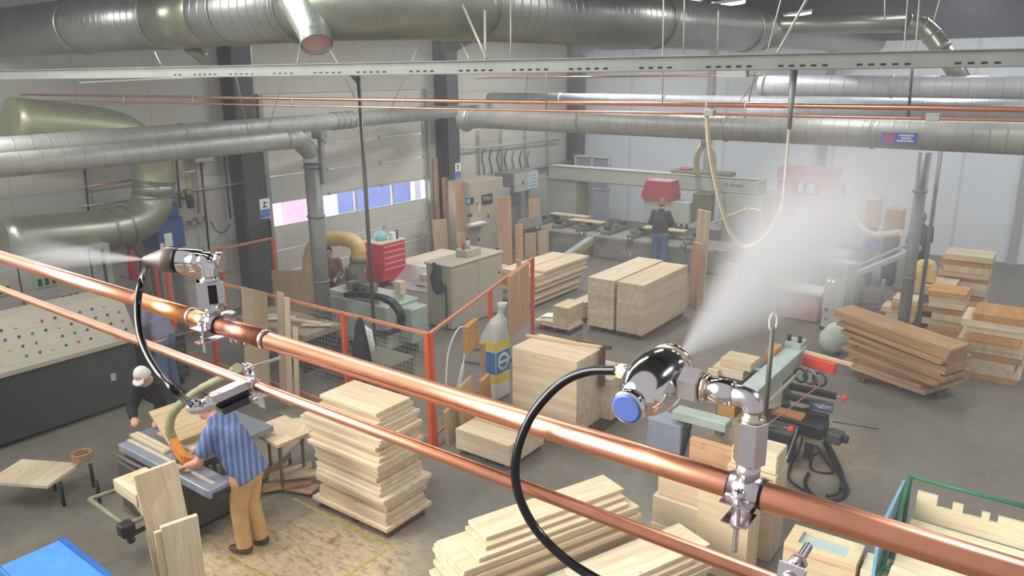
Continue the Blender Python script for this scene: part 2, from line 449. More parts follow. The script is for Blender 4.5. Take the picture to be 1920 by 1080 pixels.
for k in (1, 2, 4, 5, 6, 7):
    for y in (D1[0]+0.06, D1[0]+1.65, D1[0]+3.3, D1[1]-0.06): hz.ab((XW-0.04, y-0.03, zs[k]-0.04), (XW-0.028, y+0.03, zs[k]+0.04))
hz.build('hinge', GREYM, door)
for y in (D1[0]-0.05, D1[1]+0.05):
    MB().ab((XW, y-0.05, 0), (XW+0.1, y+0.05, D1[2])).build('door_rail', plain('track_grey', (150, 150, 144), 0.5), door)
# things in the yard seen through the door glass
m = MB(); m.ab((XW-3.4, 12.3, 0), (XW-2.8, 13.35, 2.6)); tag(m.build('delivery_lorry', plain('lorry_pink', (244, 190, 214), 0.5)), 'pink lorry outside, seen through the roller door glazing beside the drop duct', 'lorry')
m = MB(); m.ab((XW-4.5, 14.3, 0), (XW-3.0, 17.3, 2.5)); tag(m.build('shipping_container', plain('container_blue', (140, 156, 220), 0.5)), 'blue container outside, seen through the roller door glazing beside the dark column', 'container')
dl = bpy.data.lights.new('daylight', 'AREA'); dl.shape = 'RECTANGLE'; dl.size = 9; dl.size_y = 14; dl.energy = 1000; dl.color = (0.92, 0.95, 1.0)
dlo = bpy.data.objects.new('daylight', dl); COL.objects.link(dlo); dlo.location = (XW-4.9, 13, 7.5); dlo.rotation_euler = (0, -0.35, 0)
MB().ab((XW-3.2, 13.5, 0), (XW-2.8, 14.2, 2.4)).build('white_gate_leaf', WHITE, None)
tag(COL.objects[-1], 'white gate leaf outside, seen through the roller door glazing behind the dark pole', 'gate')
MB().ab((XW-2.9, 17.4, 0), (XW-2.6, 18.6, 2.4)).build('white_gate_leaf', WHITE, None)
tag(COL.objects[-1], 'white gate leaf outside, seen through the roller door glazing next to the second dark column', 'gate')
struct('trim_30', MB().ab((XW-20, 2, -0.25), (XW-0.3, 26, -0.05)), plain('yard', (214, 216, 224), 0.7))
# louvre-like guard in front of the column next to the door
m = MB()
for k in range(26):
    z = 0.35+k*0.055
    m.obox((XW+0.44, 9.02, z), (0.03, 0, 0.02), (0, 0.56, 0), (0, 0, 0.012))
m.ab((XW+0.43, 9.0, 0.3), (XW+0.445, 9.6, 1.8)).ab((XW+0.43, 9.0, 0.3), (XW+0.48, 9.03, 1.8)).ab((XW+0.43, 9.57, 0.3), (XW+0.48, 9.6, 1.8))
tag(m.build('slatted_guard', BLACKM), 'black slatted metal guard on the foot of the column by the roller door', 'guard')
def sign(name, label, y, z, w, h, rows, x=XW+0.46):
    t = thing(name, label, 'sign', (x, y, z))
    MB().ab((x, y-w/2, z-h/2), (x+0.006, y+w/2, z+h/2)).build('backing', WHITE, t)
    for (a, b, c, d, mt) in rows: MB().ab((x+0.006, y-w/2+a*w, z-h/2+c*h), (x+0.009, y-w/2+b*w, z-h/2+d*h)).build('printing', mt, t)
sign('safety_sign', 'small white and blue safety sign on the dark column beside the roller door', 9.5, 2.05, 0.24, 0.4, [(0.04, 0.96, 0.03, 0.46, SBLUE), (0.3, 0.7, 0.55, 0.62, DGREY), (0.4, 0.52, 0.6, 0.86, DGREY), (0.5, 0.75, 0.75, 0.82, DGREY)])
sign('safety_sign', 'small white and blue safety sign on the column beside the beige control console', 15.55, 2.2, 0.22, 0.4, [(0.04, 0.96, 0.03, 0.46, SBLUE), (0.35, 0.6, 0.55, 0.9, DGREY)])
# yellow floor line near the tall jagged stack
ym = plain('floor_line_yellow', (172, 162, 84), 0.6, var=0.2, nscale=18)
def fline(name, a, b, w=0.035):
    a, b = Vector((*a, 0)), Vector((*b, 0)); d = (b-a).normalized(); n_ = Vector((-d.y, d.x, 0))*w/2
    m = MB(); m.hexa([a-n_, b-n_, b+n_, a+n_]+[p+Vector((0, 0, 0.003)) for p in (a-n_, b-n_, b+n_, a+n_)]); struct(name, m, ym)
p, q = at(550, 935), at(735, 1030); fline('trim_31', p[:2], q[:2])
p, q = at(430, 1045), at(520, 1090); fline('trim_32', p[:2], q[:2])
p, q = at(722, 1032), at(650, 1080); fline('trim_33', p[:2], q[:2])

# ------------------------------------------------------------------ lamps
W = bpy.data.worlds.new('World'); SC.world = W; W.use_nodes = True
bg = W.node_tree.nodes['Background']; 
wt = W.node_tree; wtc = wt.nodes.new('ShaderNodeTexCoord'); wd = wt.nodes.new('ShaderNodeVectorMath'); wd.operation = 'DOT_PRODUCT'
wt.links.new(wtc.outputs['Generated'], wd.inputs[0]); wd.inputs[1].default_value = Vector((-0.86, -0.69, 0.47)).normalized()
wr = wt.nodes.new('ShaderNodeValToRGB'); wr.color_ramp.interpolation = 'EASE'      # overcast sky plus a bright lobe added behind the viewer for copper pipe highlights
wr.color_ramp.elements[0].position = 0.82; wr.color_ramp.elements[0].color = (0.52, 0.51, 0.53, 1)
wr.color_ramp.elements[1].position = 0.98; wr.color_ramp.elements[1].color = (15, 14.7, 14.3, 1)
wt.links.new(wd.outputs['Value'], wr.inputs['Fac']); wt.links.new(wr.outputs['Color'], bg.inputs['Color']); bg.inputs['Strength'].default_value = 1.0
emi = NT('tube_light'); emi.p.inputs['Emission Color'].default_value = (1, 1, 0.97, 1); emi.p.inputs['Emission Strength'].default_value = 6
def lamp(x, y, ang, power, label, L=1.6, Wd=0.3, drop=0.75):
    z = roofz(x)-drop
    t = thing('ceiling_lamp', label, 'lamp', (x, y, z), 'fluorescent ceiling lamps')
    c, s = math.cos(ang), math.sin(ang); u = Vector((c, s, 0)); v = Vector((-s, c, 0))
    o = Vector((x, y, z))-u*L/2-v*Wd/2
    MB().obox(o+Vector((0, 0, 0.03)), u*L, v*Wd, (0, 0, 0.08)).build('housing', WHITE, t)
    MB().obox(o+u*0.04+v*0.03, u*(L-0.08), v*(Wd-0.06), (0, 0, 0.03)).build('diffuser', emi.m, t)
    for k in (-0.6, 0.6): MB().cyl(Vector((x, y, z+0.1))+u*k, Vector((x, y, roofz(x)))+u*k, 0.006, n=6).build('suspension', STEEL, t)
    ld = bpy.data.lights.new('lamp_light', 'AREA'); ld.shape = 'RECTANGLE'; ld.size = L-0.1; ld.size_y = Wd-0.06; ld.energy = power; ld.color = (1.0, 0.995, 0.985)
    lo = bpy.data.objects.new('lamp_light', ld); COL.objects.link(lo); lo.location = (x, y, z-0.02); lo.rotation_euler = (0, 0, ang)
LP = 96
rows = [(-10.5, 3), (-10.5, 11.5), (-10.5, 17.5), (-6.5, 3.0), (-7.2, 9.5), (-7.0, 15.0), (-2.5, 5.5), (-2.6, 12), (-2.2, 18), (2.0, 3.0), (2.0, 10), (2.5, 16), ]
where = ['beside the left wall over the control cabinet', 'over the robot cell by the roller door', 'over the beige control console', 'above the panel saw', 'above the pale parcel of boards with the sack', 'above the paired pine blocks', 'above the copper pipes', 'above the slanting brown boards', 'over the far stacks by the grey post', 'over the green trolley', 'on the row beyond the drop post', 'at the far end of the row beyond the drop post']
lamp(-4.2, 2.7, 0.0, 80, 'long slim unseen lamp added before the big duct for the copper pipe highlight', 4.4)  # out of view, added to draw a thin highlight along the pipe's top edge
for (x, y), w_ in zip(rows, where):
    lamp(x, y, PI/2, LP*(1.7 if y > 14 else 0.6 if (x, y) == (-2.5, 5.5) else 1), 'white fluorescent ceiling lamp '+w_)
# the lamps whose tubes show past the ducts in the photograph
for (u_, v_, D, w_) in ((1365, 11, 15, 'showing above the reducer of the big duct'), (1495, 30, 19, 'showing just above the branch duct'), (1583, 15, 23, 'small in the dark roof beyond the branch duct')):
    q = dep(u_, v_, D)
    t = thing('ceiling_lamp', 'bright fluorescent ceiling lamp '+w_, 'lamp', q, 'fluorescent ceiling lamps')
    d = (dep(u_+40, v_-6, D)-q).normalized(); s_ = d.cross(Vector((0, 0, 1))).normalized()
    MB().obox(q-d*0.3-s_*0.12, d*0.6, s_*0.24, (0, 0, 0.05)).build('diffuser', emi.m, t)
    MB().obox(q-d*0.32-s_*0.14+Vector((0, 0, 0.05)), d*0.64, s_*0.28, (0, 0, 0.06)).build('housing', WHITE, t)
    MB().cyl(q+Vector((0, 0, .1)), (q.x, q.y, roofz(q.x)), 0.008, n=6).build('suspension', STEEL, t)

# ------------------------------------------------------------------ ducts overhead
def seam_rings(name, pts, r, mat, parent, w=0.03):
    for p, d in pts:
        d = Vector(d).normalized(); p = Vector(p)
        MB().lathe(p-d*w/2, d, [(0, r), (0, r+0.018), (w, r+0.018), (w, r)], 32, caps=False).build(name, mat, parent)
R1 = 0.345; ZB = 4.95+R1
t = thing('extraction_duct', 'huge silver spiral extraction duct with a wide bend running under the roof', 'duct', (-6.5, 5.4, ZB))
MB().tube([(XW+0.02, 5.2, ZB), (-6.55, 5.3, ZB)], R1, 40).build('duct_run', GALVX, t)
bend = [Vector((-6.55, 5.3, ZB))+Vector((1.25*math.sin(a), 1.25*(1-math.cos(a)), 0)) for a in [PI/2*k/14 for k in range(15)]]
MB().tube(bend, R1+0.004, 40).build('elbow', GALVZ, t)
e = bend[-1]
MB().tube([e, (-4.95, 13.6, ZB)], R1, 40).build('duct_run', GALVY, t)
MB().lathe((-4.95, 13.6, ZB), (0.04, 1, 0), [(0, R1), (1.0, 0.26), (7.5, 0.26)], 36).build('tapered_run', GALVY, t)
seam_rings('joint_band', [((-8.95, 5.25, ZB), (1, 0, 0)), ((-10.9, 5.22, ZB), (1, 0, 0)), ((-7.6, 5.27, ZB), (1, 0, 0)), ((-6.6, 5.3, ZB), (1, 0, 0)), ((e.x, e.y+0.05, ZB), (0, 1, 0)), ((-5.1, 10.2, ZB), (0, 1, 0)), ((-4.97, 13.2, ZB), (0, 1, 0))], R1, GALVZ, t)
MB().tube([(-8.9, 5.25, ZB), (-8.0, 5.26, ZB)], R1+0.008, 40).build('plain_sleeve', plain('smooth_galvanised', (150, 152, 128), 0.32, 0.75), t)
# conical hopper on the duct
c0 = dep(594, 84, 7.3)
MOUTH = plain('rusty_liner', (190, 150, 144), 0.7)
t2 = thing('duct_hopper', 'conical silver reducer with an open round mouth hanging under the huge duct', 'hopper', c0)
ax = Vector((-0.52, 0.30, 0.80)).normalized()
MB().lathe(c0, ax, [(0, 0.150), (0.10, 0.152), (0.12, 0.158), (0.62, 0.30), (0.66, 0.31), (0.66, 0.29), (0.6, 0.285), (0.11, 0.145), (0, 0.143)], 36, caps=False).build('cone', galv('hopper_metal', 'Z', (206, 214, 206), spiral=False, rough=0.3), t2)
MB().lathe(c0+ax*0.04, ax, [(0, 0.142), (0.09, 0.142)], 30).build('mouth_liner', MOUTH, t2)
# branch duct off the tapered run
pts = [dep(1392, 50, 13.6), dep(1470, 47, 13.5), dep(1700, 44, 13.4)]
r_ = 0.15
t = thing('branch_duct', 'shiny silver branch duct with an elbow leaving the huge duct under the roof', 'duct', pts[0])
MB().tube(pts, r_, 24).build('duct_run', GALVZ, t)
el = spline([pts[-1], dep(1728, 50, 13.4), dep(1748, 68, 13.35), dep(1765, 92, 13.3)], 6)
MB().tube(el, r_+0.01, 24).build('elbow', GALVZ, t)
MB().tube([el[-1], dep(1810, 160, 13.2)], r_, 24).build('drop', GALVZ, t)
for i in (0, 6, 12, 18): seam_rings('joint_band', [(el[i], el[min(i+1, 18)]-el[max(i-1, 0)])], r_+0.005, GALVZ, t, 0.03)
MB().tube([dep(1402, 50, 13.6), dep(1416, 49.5, 13.6)], r_+0.012, 24).build('collar', plain('bright_collar', (206, 214, 212), 0.25, 0.8), t)
# stub duct under the big run
a, b = dep(352, 86, 9.2), dep(385, 112, 9.2)
tag(MB().cyl(a, b, 0.075, n=20).build('stub_pipe', GALVZ), 'short slanted silver stub pipe under the huge duct', 'pipe')

# mid-height ducts
Z4 = 3.73; p0, p1 = at(885, 222, Z4), at(1770, 256, Z4); dd = (p1-p0).normalized()
p2 = p1+dd*3.0; R4 = 0.2
t = thing('cross_duct', 'pale grey extraction duct crossing above the machining centre, carrying a blue sign', 'duct', p0)
MB().tube([p0, p2], R4, 32).build('duct_run', PIPEX, t)
elb = [p0-dd*0.02+Vector((-0.35*math.sin(a), 0.30*(1-math.cos(a)), -0.12*(1-math.cos(a)))) for a in [PI/2*k/10 for k in range(11)]]
MB().tube(elb, R4+0.006, 32).build('elbow', PIPEX, t)
seam_rings('joint_band', [(p0+dd*0.05, dd), (p0-dd*0.12+Vector((0, .02, 0)), (-1, .3, 0)), (p0-dd*0.24+Vector((0, .08, 0)), (-1, .7, 0)), (p0+dd*2.9, dd), (p0+dd*5.9, dd), (p0+dd*8.2, dd)], R4, PIPEX, t, 0.04)
# blue sign on it
q0 = on(1652, 258, 1, p1.y-R4-0.02); q1 = on(1720, 258, 1, p1.y-R4-0.02); wq = (q1.x-q0.x); hq = wq*0.33
t = thing('duct_sign', 'small blue sign with a red disc fixed to the pale cross duct', 'sign', q0)
MB().ab((q0.x, q0.y, q0.z-hq/2), (q1.x, q0.y+0.02, q0.z+hq/2)).build('backing', SBLUE, t)
MB().ab((q0.x, q0.y-0.003, q0.z-hq/2), (q0.x+wq*0.38, q0.y, q0.z+hq/2)).build('panel', plain('lilac_panel', (130, 116, 178), 0.5), t)
MB().cyl((q0.x+wq*0.25, q0.y-0.006, q0.z), (q0.x+wq*0.25, q0.y-0.003, q0.z), hq*0.36, n=24).build('red_disc', plain('sign_red', (206, 76, 96), 0.5), t)
for k, (a, b) in enumerate(((0.5, 0.9), (0.56, 0.84), (0.45, 0.9))): MB().ab((q0.x+wq*a, q0.y-0.003, q0.z+hq*(0.27-0.25*k)-0.012), (q0.x+wq*b, q0.y, q0.z+hq*(0.27-0.25*k)+0.012)).build('printing', WHITE, t)
# second duct along the left wall
Z5 = 3.75; a, b = at(150, 268, Z5), at(640, 226, Z5); dd = (b-a).normalized(); a2 = a-dd*5; b2 = b+dd*3.6
t = thing('wall_duct', 'long grey duct running along the left wall above the roller door side', 'duct', a)
MB().tube([a2, b2], 0.165, 28).build('duct_run', PIPEY, t)
MB().tube([b2, b2+dd*0.5+Vector((.25, 0, 0)), b2+dd*0.8+Vector((0.9, 0, 0.02)), p0+Vector((-0.5, 0.6, -0.05))], 0.15, 24).build('link', PIPEX, t)
seam_rings('joint_band', [(b+dd*k, dd) for k in (-0.25, -0.05, 0.15, 0.32, -4.0)], 0.165, PIPEY, t, 0.04)
# lower duct with elbow and drop post
Z6 = 3.68; a, b = at(150, 297, Z6), at(535, 263, Z6); dd = (b-a).normalized(); foot = at(613, 662)
foot.z = 0; R6 = 0.14
t = thing('drop_duct', 'grey duct bending down into a tall pipe standing by the robot cell fence', 'duct', foot)
MB().tube([a-dd*5, b], R6, 28).build('duct_run', PIPEY, t)
top = Vector((foot.x, foot.y, Z6-0.42))
MB().tube(spline([b, b+dd*0.2, (b+Vector((foot.x, foot.y, Z6-0.1)))/2+Vector((0, 0, 0.03)), top+Vector((0, 0, 0.16)), top], 6), R6+0.004, 28).build('elbow', PIPEY, t)
MB().tube([top, (foot.x, foot.y, 0)], R6*0.94, 28).build('drop_pipe', POST, t)
seam_rings('joint_band', [(top-Vector((0, 0, 0.05)), (0, 0, 1)), ((foot.x, foot.y, 2.4), (0, 0, 1)), ((foot.x, foot.y, 1.3), (0, 0, 1))], R6*0.94, POST, t)
m = MB(); m.ab((foot.x+0.12, foot.y+0.05, Z6-0.75), (foot.x+0.2, foot.y+0.12, Z6+0.08)).ab((foot.x+0.02, foot.y+0.02, Z6-0.02), (foot.x+0.26, foot.y+0.14, Z6+0.1))
m.build('bracket', GREYM, t)
# big elbow duct on the left
XE = -13.1; RE = 0.34
def pe(x, y): return on(x, y, 0, XE)
t = thing('elbow_duct', 'wide galvanised duct in a C bend on the left wall below the grey ducts', 'duct', pe(288, 340))
up_ = spline([pe(20, 225), pe(150, 236), pe(225, 250), pe(272, 285), pe(287, 318), pe(288, 345)], 6)
MB().tube(up_, RE, 32).build('upper_bend', galv('olive_galvanised', 'Z', (186, 190, 150), spiral=False, metal=0.5, rough=0.42), t)
GALVE = galv('elbow_galvanised', 'Z', (176, 182, 164), spiral=False)
MB().tube([pe(288, 340), pe(287, 368)], RE+0.006, 32).build('sleeve', GALVE, t)
lo_ = spline([pe(287, 366), pe(280, 392), pe(250, 418), pe(205, 430), pe(150, 436), pe(0, 450)], 6)
MB().tube(lo_, RE, 32).build('lower_bend', GALVE, t)
seam_rings('joint_band', [(up_[-1], (0, 0, 1)), (pe(287, 368), (0, 0, 1)), (lo_[14], lo_[15]-lo_[13]), (lo_[18], lo_[19]-lo_[17])], RE, GALVZ, t)
# far pipes
ZF = 4.35; a, b = at(1425, 160, ZF), at(1770, 165, ZF); yv = 15.5
a = on(1425, 160, 1, yv); b = on(1770, 163, 1, yv); dd = (b-a).normalized()
t = thing('far_duct', 'pale far duct with a bright top edge crossing beyond the perforated tray', 'duct', a)
MB().tube([a, b+dd*3], 0.19, 24).build('duct_run', PIPEW, t); seam_rings('joint_band', [(a+dd*0.1, dd), (a+dd*2.4, dd)], 0.19, PIPEW, t)
a = on(845, 180, 1, 17.5); b = on(1420, 190, 1, 17.5); dd = (b-a).normalized(); a = a+dd*max(0, (XW+0.9-a.x)/dd.x)
t = thing('far_duct', 'thin white far duct crossing just above the copper pipe pair, near the wall', 'duct', a)
MB().tube([a-dd*0.8, b+dd*9], 0.12, 20).build('duct_run', PIPEW, t); seam_rings('joint_band', [(a+dd*4.5, dd), (a+dd*1.5, dd), (a+dd*7.5, dd)], 0.12, PIPEW, t)
a = on(1400, 205, 1, 16.2); b = on(1770, 205, 1, 16.2); dd = (b-a).normalized()
tag(MB().tube([a, b+dd*3], 0.17, 20).build('far_duct', PIPEW), 'dull pale far duct half hidden behind the cross duct with the sign', 'duct')

# ------------------------------------------------------------------ perforated tray and its hangers
yt = 4.35; zt = 4.655
a = Vector((-10.5, 3.2, zt)); b = on(1770, 113, 1, 4.45); a = on(150, 139, 1, 3.35); dd = (b-a); dd.z *= 0.3; dn = dd.normalized(); b = a+dd
a3, b3 = a-dn*2.2, b+dn*1.2; sd = Vector((-dn.y, dn.x, 0))
t = thing('cable_tray', 'long galvanised perforated channel hung across the hall above the copper pipes', 'channel', a)
TR = plain('tray_zinc', (128, 130, 124), 0.5, 0.4)
Lt = (b3-a3).length
m = MB(); m.obox(a3-sd*0.03+Vector((0, 0, -.04)), dn*Lt, sd*0.004, (0, 0, 0.082))
m.obox(a3-sd*0.03+Vector((0, 0, -.04)), dn*Lt, sd*0.06, (0, 0, 0.005)); m.obox(a3-sd*0.045+Vector((0, 0, .04)), dn*Lt, sd*0.075, (0, 0, 0.005)); m.obox(a3+sd*0.03+Vector((0, 0, -.04)), dn*Lt, sd*0.004, (0, 0, 0.06))
m.build('channel', TR, t)
m = MB(); k = 3.4
while k < Lt-0.02:
    if (k*10) % 4 < 2.6: m.obox(a3+dn*k-sd*0.0308+Vector((0, 0, -.024)), dn*0.028, sd*0.0006, (0, 0, 0.011))
    k += 0.055
m.build('slots', SCREEN, t)['kind'] = 'stuff'
MB().obox(a3+dn*(Lt-2.3)-sd*0.04+Vector((0, 0, -.075)), dn*0.16, sd*0.08, (0, 0, 0.035)).build('coupler', GREYM, t)
# second thin strut behind it
q = on(150, 155, 1, 4.6); 
tag(MB().tube([q, on(520, 138, 1, 4.6)], 0.010, 8).build('strut_rail', GREYM), 'thin grey rail tucked just under the perforated channel at its wall end', 'rail')
# diagonal wires and drop wires
def wire(name, pts, r, label, cat='wire', mat=None, group='hanging wires and hangers'):
    return tag(MB().tube([dep(*p) for p in pts], r, 6).build(name, mat or WIREM), label, cat, group)
wl = [((290, 97, 6.5), (306, 130, 6.5), 'slanting from the huge duct to the channel by the wall bend'),
      ((440, 130, 6.6), (466, 250, 8.6), 'crossing the pair of grey ducts, sloping away from the channel'),
      ((536, 128, 6.3), (500, 252, 8.6), 'meeting the grey drop duct near its elbow, sloping in from the channel'),
      ((471, 88, 7), (478, 215, 8), 'straight in front of the first dark column'),
      ((563, 86, 6.4), (557, 118, 6), 'just beside the hopper mouth'),
      ((618, 92, 6.3), (633, 118, 6), 'slanting from the hopper to the channel'),
      ((643, 140, 5.9), (665, 182, 6.1), 'short below the channel by the dark drop rod'),
      ((784, 84, 6), (772, 115, 5.7), 'slanting above the channel near the second dark column'),
      ((762, 134, 5.7), (728, 215, 7.6), 'falling from the channel to the long wall duct'),
      ((868, 10, 5.5), (912, 110, 5.2), 'thick and pale slanting across the huge duct'),
      ((909, 20, 5.4), (910, 130, 5.2), 'thin upright across the huge duct by the thick slanting one'),
      ((957, 5, 5.2), (958, 108, 5.1), 'upright in front of the middle of the huge duct'),
      ((865, 82, 6), (880, 110, 5.4), 'short beside the bend of the huge duct'),
      ((1244, 0, 4.8), (1242, 200, 4.8), 'long upright by the start of the taper'),
      ((1283, 0, 4.7), (1282, 100, 4.7), 'upright above the channel by the taper'),
      ((1347, 20, 4.6), (1346, 100, 4.6), 'upright just under a glowing lamp'),
      ((1464, 0, 4.6), (1438, 100, 4.5), 'slanting across the branch duct, brownish'),
      ((1512, 0, 4.5), (1457, 100, 4.4), 'slanting across the branch duct, thick'),
      ((1659, 0, 4.4), (1659, 40, 4.4), 'short stub over the branch duct elbow'),
      ((1702, 0, 4.3), (1694, 108, 4.2), 'upright over the branch duct elbow'),
      ((1724, 0, 4.2), (1716, 100, 4.15), 'upright crossing the branch elbow bend'),
      ((1762, 0, 4.2), (1750, 42, 4.2), 'slanting above the falling part of the branch duct'),
      ((1416, 135, 4.9), (1404, 190, 6.0), 'slanting below the channel near the pale far duct'),
      ((1388, 190, 9), (1424, 140, 8), 'crossed with another below the channel near the pale far duct'),
      ((1024, 135, 5.3), (1024, 205, 5.5), 'upright clamp rod holding the copper pair near the cross duct end'),
      ((990, 135, 5.3), (985, 178, 9), 'thin behind the clamp rod near the cross duct end')]
for a_, b_, w_ in wl:
    wire('hanging_wire', [a_, b_], 0.0085 if 'thick' in w_ else 0.0042, 'grey hanging wire '+w_)
wire('hanger_rod', [(1710, 128, 4.3), (1703, 222, 4.9)], 0.009, 'stout grey rod clamping the copper pair below the channel end', 'rod', POST)
# hanger rods of the copper pair
# ------------------------------------------------------------------ copper mist pipes further off
cA0, cA1 = on(150, 179, 1, 5.3), on(1770, 203, 1, 5.0); dA = (cA1-cA0).normalized()
tag(MB().tube([cA0-dA*2, cA1+dA*1], 0.0155, 12).build('copper_pipe', COPPER), 'upper copper pipe of the thin far pair crossing below the perforated channel', 'pipe', 'far copper pipes')
cB0, cB1 = on(150, 190, 1, 5.25), on(1770, 223, 1, 4.95); dB = (cB1-cB0).normalized()
tag(MB().tube([cB0-dB*2, cB1+dB*1], 0.0085, 10).build('copper_pipe', COPPER), 'lower thinner copper pipe of the far pair crossing below the perforated channel', 'pipe', 'far copper pipes')
LAC = (cB1-cB0)
for i, (u_, w_) in enumerate(((232, 'nearest the wall bend'), (362, 'second from the wall'), (547, 'before the dark drop rod'), (755, 'beside the second dark column'), (1322, 'above the looping white hose'), (1396, 'next to the looping white hose'))):
    f_ = (u_-150)/1620
    # hanging rod from the lower pipe up to the channel height
    best = min((cB0+LAC*(k/400) for k in range(401)), key=lambda q: abs(px(q)[0]-u_))
    bestA = min((cA0+(cA1-cA0)*(k/400) for k in range(401)), key=lambda q: abs(px(q)[0]-u_))
    t = thing('pipe_hanger', 'small grey hanger clip on the far copper pair '+w_, 'hanger', best, 'clips of the far copper pair')
    MB().cyl(best-Vector((0, 0, 0.02)), bestA+Vector((0, 0, 0.03)), 0.006, n=6).build('rod', GREYM, t)
    MB().ring(best, dB, 0.012, 0.003, 12, 6).build('clip', GREYM, t)
# mist nozzle boxes on the far pair
for u_, w_ in ((1330, 'above the hose loop'), (1746, 'beside the stout rod')):
    q = min((cB0+LAC*(k/400) for k in range(401)), key=lambda p: abs(px(p)[0]-u_))
    m = MB(); m.cbox(q+Vector((-0.035, -0.03, -0.012)), q+Vector((0.035, 0.02, 0.03)), 0.004)
    t = tag(m.build('pipe_bracket', GREYM), 'grey bracket on the lower far copper pipe '+w_, 'bracket')
# a fainter copper line far behind
a, b = on(890, 146, 1, 9.5), on(1430, 141, 1, 8.5)
tag(MB().tube([a, b], 0.010, 8).build('copper_pipe', COPPER), 'faint copper pipe in the haze just under the middle of the perforated channel', 'pipe', 'far copper pipes')

# ------------------------------------------------------------------ upright posts and rods
pb = at(707, 706)
t = thing('steel_pole', 'thin dark steel pole standing between the channel and the cell floor, before the roller door', 'pole', pb)
MB().tube([pb, (pb.x, pb.y, 4.62)], 0.03, 12).build('shaft', plain('dark_pole', (96, 92, 84), 0.45, 0.5), t)
MB().ab((pb.x-0.06, pb.y-0.06, 0), (pb.x+0.06, pb.y+0.06, 0.012)).build('foot_plate', DGREY, t)
MB().obox((pb.x-.02, pb.y-.02, 4.5), (-0.12, -0.05, 0.16), (0, 0.05, 0), (0.05, 0, 0.04)).build('bracket', POST, t)
pr = at(1700, 560)
zt4 = 3.73
gp = on(1702, 556, 1, 12.62)
t = thing('drop_post', 'stout grey drop pipe below the cross duct beside the far wood stacks', 'pipe', (gp.x, gp.y, 0))
topx = on(1735, 285, 1, 12.62)
MB().tube([(topx.x, 12.62, topx.z), (topx.x, 12.62, 0.0)], 0.085, 20).build('drop_pipe', POST, t)
seam_rings('joint_band', [((topx.x, 12.62, 2.9), (0, 0, 1)), ((topx.x, 12.62, 1.6), (0, 0, 1))], 0.085, POST, t)
q = on(1762, 300, 1, 12.9)
tag(MB().tube([(q.x, 12.9, 3.6), (q.x, 12.9, 0)], 0.03, 10).build('slim_post', POST), 'slim grey post standing next to the stout drop pipe', 'post')
# rod with hook loop in front of the mist
DR = 4.2; rt_ = dep(1487, 150, DR); ringp = rt_.copy()
zr = on(1445, 603, 1, rt_.y).z
t = thing('control_rod', 'hanging rod with ring handle and dark lower pole before the mist plume', 'rod', (rt_.x, rt_.y, zr))
MB().tube([(rt_.x, rt_.y, 4.62), (rt_.x, rt_.y, 4.3)], [0.022, 0.012], 8).build('bracket', POST, t)
MB().tube([(rt_.x, rt_.y, 4.3), (rt_.x, rt_.y, zr+0.05)], 0.008, 8).build('cord', WIREM, t)
m = MB(); pts = [Vector((rt_.x, rt_.y, zr))+(RT*0.022*math.cos(a)+Vector((0, 0, 0.055))*math.sin(a)) for a in [2*PI*k/20 for k in range(21)]]
m.tube(pts, 0.006, 8, caps=False).build('ring_handle', CREAM, t)
MB().tube([(rt_.x, rt_.y, zr-0.03), (rt_.x, rt_.y, on(1437, 800, 1, rt_.y).z)], 0.015, 10).build('pole', plain('dark_pole', (96, 92, 84), 0.45, 0.5), t)
# looping white air hose from the far pair
hp = spline([dep(1325, 205, 5.2), dep(1329, 270, 5.4), dep(1340, 335, 5.7), dep(1355, 395, 6), dep(1372, 440, 6.2), dep(1395, 462, 6.3), dep(1425, 452, 6.1), dep(1452, 420, 5.6), dep(1468, 385, 5.0)], 8)
tag(MB().tube(hp, 0.016, 10).build('air_hose', CREAM), 'white air hose hanging in a deep loop from the far copper pair', 'hose')

# ------------------------------------------------------------------ copper mist pipes close to the viewer
YP = 0.70
def P(x, y, dy=0.0): return on(x, y, 1, YP+dy)
pA = P(1770, 1034); qA = P(150, 528); dirA = (qA-pA).normalized(); RA = 0.0140
def onA(x):      # point on the big pipe's axis at picture column x
    lo, hi = -0.6, 3.0
    for _ in range(50):
        m_ = (lo+hi)/2
        if px(pA+dirA*m_)[0] > x: lo = m_
        else: hi = m_
    return pA+dirA*lo
pB = P(1240, 1010); qB = P(150, 598); dirB = (qB-pB).normalized(); RB = 0.0082
def onB(x):
    lo, hi = -0.6, 3.0
    for _ in range(50):
        m_ = (lo+hi)/2
        if px(pB+dirB*m_)[0] > x: lo = m_
        else: hi = m_
    return pB+dirB*lo
t = thing('mist_pipe', 'thick copper mist pipe crossing close to the viewer, holding two chrome nozzles', 'pipe', onA(1100))
MB().tube([pA-dirA*0.35, onA(505)], RA, 40).build('pipe_run', COPPER, t)
MB().tube([onA(362), qA+dirA*0.6], RA, 40).build('pipe_run', COPPER, t)
MB().tube([onA(365), onA(258)], RA*1.07, 40).build('coupling', COPPERO, t)
MB().tube([onA(495), onA(404)], RA*1.1, 40).build('coupling', COPPERB, t)
MB().tube([onA(404), onA(360)], RA*1.04, 40).build('coupling', COPPERO, t)
for x in (362, 499): 
    c = onA(x); MB().lathe(c-dirA*0.005, dirA, [(0, RA*1.0), (0.002, RA*1.17), (0.008, RA*1.17), (0.010, RA)], 40, caps=False).build('solder_ring', SOLDER, t)
for x in (446, 462):      # drips of solder under the coupling
    c = onA(x); MB().ball(c+Vector((0, -0.004, -RA*1.25)), (0.003, 0.003, 0.005), 10, 8).build('solder_drip', SOLDER, t)
t = thing('feed_pipe', 'thinner copper feed pipe running just below the thick mist pipe', 'pipe', onB(900))
MB().tube([pB-dirB*0.5, qB+dirB*0.6], RB, 32).build('pipe_run', COPPER, t)

